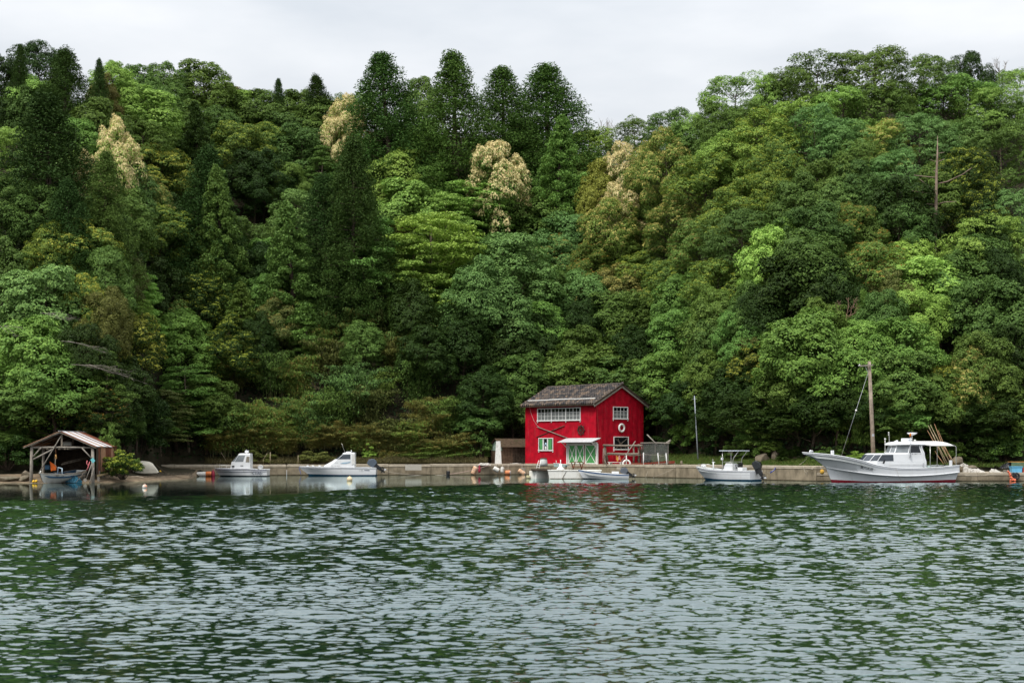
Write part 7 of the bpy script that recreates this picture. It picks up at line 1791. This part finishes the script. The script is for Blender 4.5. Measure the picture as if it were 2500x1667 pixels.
rag("tarp", "crumpled blue tarpaulin heaped beside the old boat in the boathouse", "tarp", at(176, 1177, 125.4), [(-0.75, 0.06, 0.5), (-0.4, 0.28, 0.9), (-0.05, 0.48, 1.2), (0.35, 0.54, 1.2), (0.65, 0.34, 0.9), (0.9, 0.05, 0.5)], TARP, 0, 0.28, 7)
o = thing("jacket", "bright orange jacket hanging over the old boat", "jacket", at(128.5, 1142, 126.0), 0)
mb = MB(); mb.add([(-0.26, 0, 0.58), (0.05, -0.08, 0.40), (0.34, -0.02, 0.22), (0.30, -0.05, -0.22), (0.08, -0.12, -0.20), (-0.14, -0.02, -0.28), (-0.20, 0.03, 0.15), (0.04, -0.14, 0.1), (-0.26, .1, .55), (.3, .1, .2), (.28, .08, -.2), (-.14, .08, -.26)], [(0, 6, 7, 1), (1, 7, 2), (6, 5, 4, 7), (7, 4, 3, 2), (0, 1, 2, 9, 8), (2, 3, 10, 9), (3, 4, 5, 11, 10), (5, 6, 0, 8, 11), (8, 9, 10, 11)]); mb.build("cloth", mat("orange_jacket", (0.80, 0.16, 0.025), 0.7, 0.2, var=0.15, scale=6), o)
o = thing("chain_hoist", "rusty chain hoist hook hanging from the boathouse tie beam", "hoist", at(136, 1095, 125.0), 0)
MB().tube([(0, 0, 0), (0.02, 0, -0.55)], 0.02, 5).build("chain", mat("rusty_chain", (0.25, 0.12, 0.06), 0.8), o); mb = MB(); mb.box((0.02, 0, -0.6), (0.12, 0.08, 0.2)); mb.torus((0.02, 0, -0.80), 0.08, 0.025, fx_, 12, 5); mb.build("hook", mat("ochre_hook", (0.55, 0.30, 0.10), 0.6), o)
MB().tube([(-0.02, 0, -0.88), (-0.06, 0, -1.4), (0.1, 0.1, -1.7)], 0.018, 5).build("sling", ROPE, o)
run("pole", "long pale timber lying aslant at the back of the boathouse", "pole", [at(150, 1134, 127.5), at(216, 1118, 129)], 0.06, WOOD, "timbers stored in the boathouse", "shaft")
run("pole", "second thinner timber above the long one in the boathouse", "pole", [at(152, 1130, 127.8), at(214, 1115, 129)], 0.035, WOOD, "timbers stored in the boathouse", "shaft")
drum("drum", "white plastic drum stored on the boathouse joists under the ridge", "drum", at(165, 1083, 127), 0.75, 0.19, (1, 0, 0), FOAMW, None, None, 2)
o = thing("tub", "dark blue plastic tub standing in the old boat", "tub", at(117, 1146, 127), 0); mb = MB(); mb.box((0, 0, 0.18), (0.42, 0.4, 0.36)); mb.build("body", mat("dark_blue_tub", (0.03, 0.09, 0.16), 0.5, var=0.1), o, bevel=0.03); MB().box((0, 0, 0.37), (0.46, 0.44, 0.04)).build("rim", MATS["dark_blue_tub"], o)
o = thing("branch", "pale driftwood stump lying on the shore right of the boathouse", "driftwood", at(335, 1166, 131.3), 0); MB().tube([(-0.9, 0, 0.05), (0, 0.1, 0.1), (0.6, 0, 0.0)], [0.05, 0.08, 0.05], 6).build("stem", DEADWOOD, o)

# ---------------------------------------------------------------- gear on the low quay at the right
o = thing("tub", "sky-blue ribbed plastic tub on the low quay at the right", "tub", at(2480, 1153.2, 133.2), 0)
BLT = mat("sky_blue_plastic", (0.13, 0.40, 0.60), 0.45, 0.4, var=0.1)
mb = MB(); mb.prism([(-0.45, 0), (0.45, 0), (0.49, 0.58), (-0.49, 0.58)], -0.35, 0.35, "y"); mb.build("body", BLT, o, bevel=0.02)
for z in (0.47, 0.57): MB().box((0, 0, z), (1.04, 0.76, 0.045)).build("rim", BLT, o)
for i in range(5): MB().box((-0.36 + i * 0.18, -0.355, 0.22), (0.03, 0.04, 0.42)).build("rib", BLT, o)
o = thing("crate", "red plastic crate at the right edge of the low quay", "crate", at(2503, 1153.2, 133.3), 0); RDT = mat("red_plastic", (0.42, 0.05, 0.025), 0.5, 0.4, var=0.12)
for k in range(3): MB().box((0, -0.3, 0.09 + k * 0.16), (0.7, 0.03, 0.14)).build("slat", RDT, o)
MB().box((0, 0, 0.23), (0.66, 0.55, 0.44)).build("body", RDT, o)
o = thing("work_table", "rough green-clothed table with an orange edge behind the blue tub", "table", at(2486, 1146, 134.2), 0)
MB().box((0, 0, 0.73), (1.75, 0.8, 0.05)).build("top", mat("orange_edge", (0.50, 0.24, 0.06), 0.7), o); MB().box((0, -0.38, 0.38), (1.6, 0.03, 0.62)).build("cloth", mat("olive_cloth", (0.11, 0.16, 0.085), 0.9, var=0.3), o)
for sx in (-.7, .7): MB().box((sx, 0.2, .3), (.07, .07, .82)).build("leg", WOOD, o)
rag("tarp", "black sheet piled left of the green-clothed table", "tarp", at(2455, 1143, 134.5), [(-0.55, 0.1, 0.5), (0, 0.5, 0.8), (0.5, 0.55, 0.7)], BLACK, 0, 0.2, 9)
o = thing("float_string", "string of orange floats hanging over the low quay edge at the right", "floats", at(2463, 1153.5, 131.6), 0, None); o0 = Vector(o.location); g_ = random.Random(2)
pth = [at(a, b, 131.55) - o0 for a, b in ((2462, 1153), (2464, 1157), (2466, 1161), (2467.5, 1165), (2470, 1168.5), (2473.5, 1171.5), (2468, 1173.3), (2478, 1172.5))]
for p in pth:
    for q in range(2): mb = MB(); mb.ball(p + Vector((g_.uniform(-.05, .05), g_.uniform(-.05, .05), q * 0.09)), (0.11, 0.10, 0.085), 8, 6); mb.build("float", mat("salmon_float", (0.80, 0.20, 0.10), 0.6, var=0.15), o)
for dx, lab in ((0, "black tyre fender hanging beside the orange float string"), (7.5, "second black tyre fender, right of the first on the low quay")):
    o = thing("tyre", lab, "tyre", at(2474 + dx, 1161.5, 131.75), 0, "tyre fenders on the low quay"); mb = MB(); mb.torus((0, 0, 0), 0.24, 0.095, Matrix.Rotation(R(90), 3, "X"), 22, 8); mb.build("tread", BLACK, o); MB().tube([(0, 0.05, 0.2), (0.05, 0.3, 0.36)], 0.016, 5).build("lashing", ROPE, o)

# ---------------------------------------------------------------- dead wood in the forest
def hill_at(px, py, up=0.0):
    """where the hillside itself shows at this pixel"""
    a, b = 0.0, 1.0
    for _ in range(40):
        m_ = (a + b) / 2; z, D = ground(px, m_)
        if HOR - (z + up - EYE) * F / D > py: a = m_
        else: b = m_
    z, D = ground(px, a); return Vector(((px - 1250) * D / F, D, z))
Dn = 161.0
SNAGW = mat("snag_wood", (0.27, 0.20, 0.155), 0.9, 0.1, var=0.3, scale=2, stain=(0.10, 0.06, 0.045), stain_amt=0.8, stain_scale=(1, 1, 0.3))
sn = thing("dead_tree", "tall bare silver snag with few crooked branches standing out of the right-hand trees", "tree", at(2281, 640, Dn), 0); o0 = Vector(sn.location)
def sp(px, py, d=0): return at(px, py, Dn + d) - o0
MB().tube([sp(2280.5, 700), sp(2282, 590), sp(2285, 500), sp(2286.5, 420), sp(2288.5, 380), sp(2289, 332)], [0.24, 0.21, 0.18, 0.14, 0.10, 0.02], 8).build("trunk", SNAGW, sn)
for pts, r in (([(2287, 434), (2255, 431), (2231, 428)], .06), ([(2289, 449), (2312, 444), (2350, 426), (2372, 410)], .08), ([(2284, 468), (2262, 452), (2244, 436)], .05), ([(2282, 474), (2250, 470), (2227, 466)], .07),
               ([(2288, 376), (2297, 374), (2306, 372)], .05), ([(2287, 397), (2276, 392), (2270, 390)], .05), ([(2290, 395), (2298, 392), (2306, 388)], .05), ([(2288, 380), (2278, 379)], .04), ([(2282, 500), (2262, 498), (2254, 502)], .05), ([(2288, 499), (2305, 494), (2336, 492)], .06), ([(2284, 526), (2294, 531)], .05), ([(2286, 416), (2278, 418)], .04)):
    q = [sp(a, b, 0.3 * math.sin(i + a)) for i, (a, b) in enumerate(pts)]; MB().tube(q, [r * 1.1 * (1 - 0.8 * i / len(q)) for i in range(len(q))], 6).build("branch", SNAGW, sn)
def twiggy(name, label, px, py, D, hpx, wpx, seed, m, n=14, group=None, flat=False, dirx=0):
    g_ = random.Random(seed); o = thing(name, label, "tree" if not flat else "branch", at(px, py, D), 0, group); s_ = D / F; h = hpx * s_; w_ = wpx * s_
    if not flat:
        MB().tube([(0, 0, -1), (0, 0, h * 0.35)], [0.10, 0.06], 6).build("trunk", m, o)
        for i in range(n):
            a = g_.uniform(-1, 1); st = Vector((0, 0, h * g_.uniform(0.1, 0.4))); e = Vector((a * w_ * 0.5, g_.uniform(-.4, .4) * w_, h * g_.uniform(0.75, 1.05) * (1 - 0.25 * abs(a)))); mid = st.lerp(e, 0.5) + Vector((a * 0.12 * w_, 0, -0.05 * h)); mb = MB(); mb.tube([st, mid, e], [0.05, 0.03, 0.010], 4)
            for q in range(4): f = g_.uniform(0.4, 0.95); p = mid.lerp(e, f); mb.tube([p, p + Vector((g_.uniform(-.15, .15) * w_, g_.uniform(-.1, .1) * w_, g_.uniform(.05, .22) * h))], [0.016, 0.006], 4)
            mb.build("branch", m, o)
    else:
        for i in range(n):
            y = g_.uniform(-0.5, 0.5); e = Vector((dirx * w_ * g_.uniform(0.55, 1.0), g_.uniform(-.5, .5), -h * 0.5 * g_.uniform(0.0, 1.0) + g_.uniform(-.2, .2) * h)); st = Vector((dirx * w_ * g_.uniform(0, .3), 0, 0)); mid = st.lerp(e, 0.5) + Vector((0, 0, 0.12 * h * g_.uniform(-1, 1))); mb = MB(); mb.tube([st, mid, e], [0.020, 0.014, 0.006], 4)
            for q in range(5): f = g_.uniform(0.2, 0.95); p = mid.lerp(e, f); mb.tube([p, p + Vector((dirx * g_.uniform(.1, .6), 0, g_.uniform(-.35, .35)))], [0.010, 0.004], 4)
            mb.build("branch", m, o)
    return o
GT = mat("grey_twig", (0.24, 0.21, 0.18), 0.9, 0.1, var=0.2)
twiggy("dead_tree", "bare leafless tree on the skyline dip between the cedars and the right-hand wood", 1478, 345, 232, 58, 44, 3, GT, 16)
twiggy("dead_tree", "bare leafless treetop on the skyline near the right edge", 2440, 190, 203, 50, 52, 4, GT, 14)
twiggy("dead_tree", "small broken reddish snag above the vine-clad trees at right", 2067, 790, 148, 66, 60, 5, mat("reddish_deadwood", (0.30, 0.19, 0.13), 0.9), 8)
twiggy("dead_branch", "bare grey branches reaching right out of the left trees, upper spray", 95, 765, 131.5, 52, 112, 6, GT, 4, "bare branches over the boathouse", True, 1)
twiggy("dead_branch", "bare grey branches reaching right from the dark gap above the boathouse, lowest spray", 170, 890, 131, 90, 190, 7, GT, 6, "bare branches over the boathouse", True, 1)
twiggy("dead_branch", "bare grey branches in the middle spray above the boathouse", 140, 832, 131.5, 56, 125, 8, GT, 3, "bare branches over the boathouse", True, 1)
twiggy("dead_branch", "bare grey branch at the left edge of the picture", 0, 795, 131, 46, 62, 9, GT, 3, "bare branches over the boathouse", True, 1)
twiggy("dead_bush", "tangle of dry brown stems hanging over the bank above the mossy rocks", 1872, 1098, 147, 60, 66, 10, mat("dry_stem", (0.20, 0.15, 0.10), 0.9), 22)
o = run("broken_branch", "thin yellow broken branch caught in the trees left of the utility pole", "branch", [at(2043, 1026, 141.2), at(2052, 1012, 141.4), at(2066, 993, 141.6)], [0.05, 0.035, 0.015], mat("straw_wood", (0.50, 0.40, 0.20), 0.8), None, "stem")
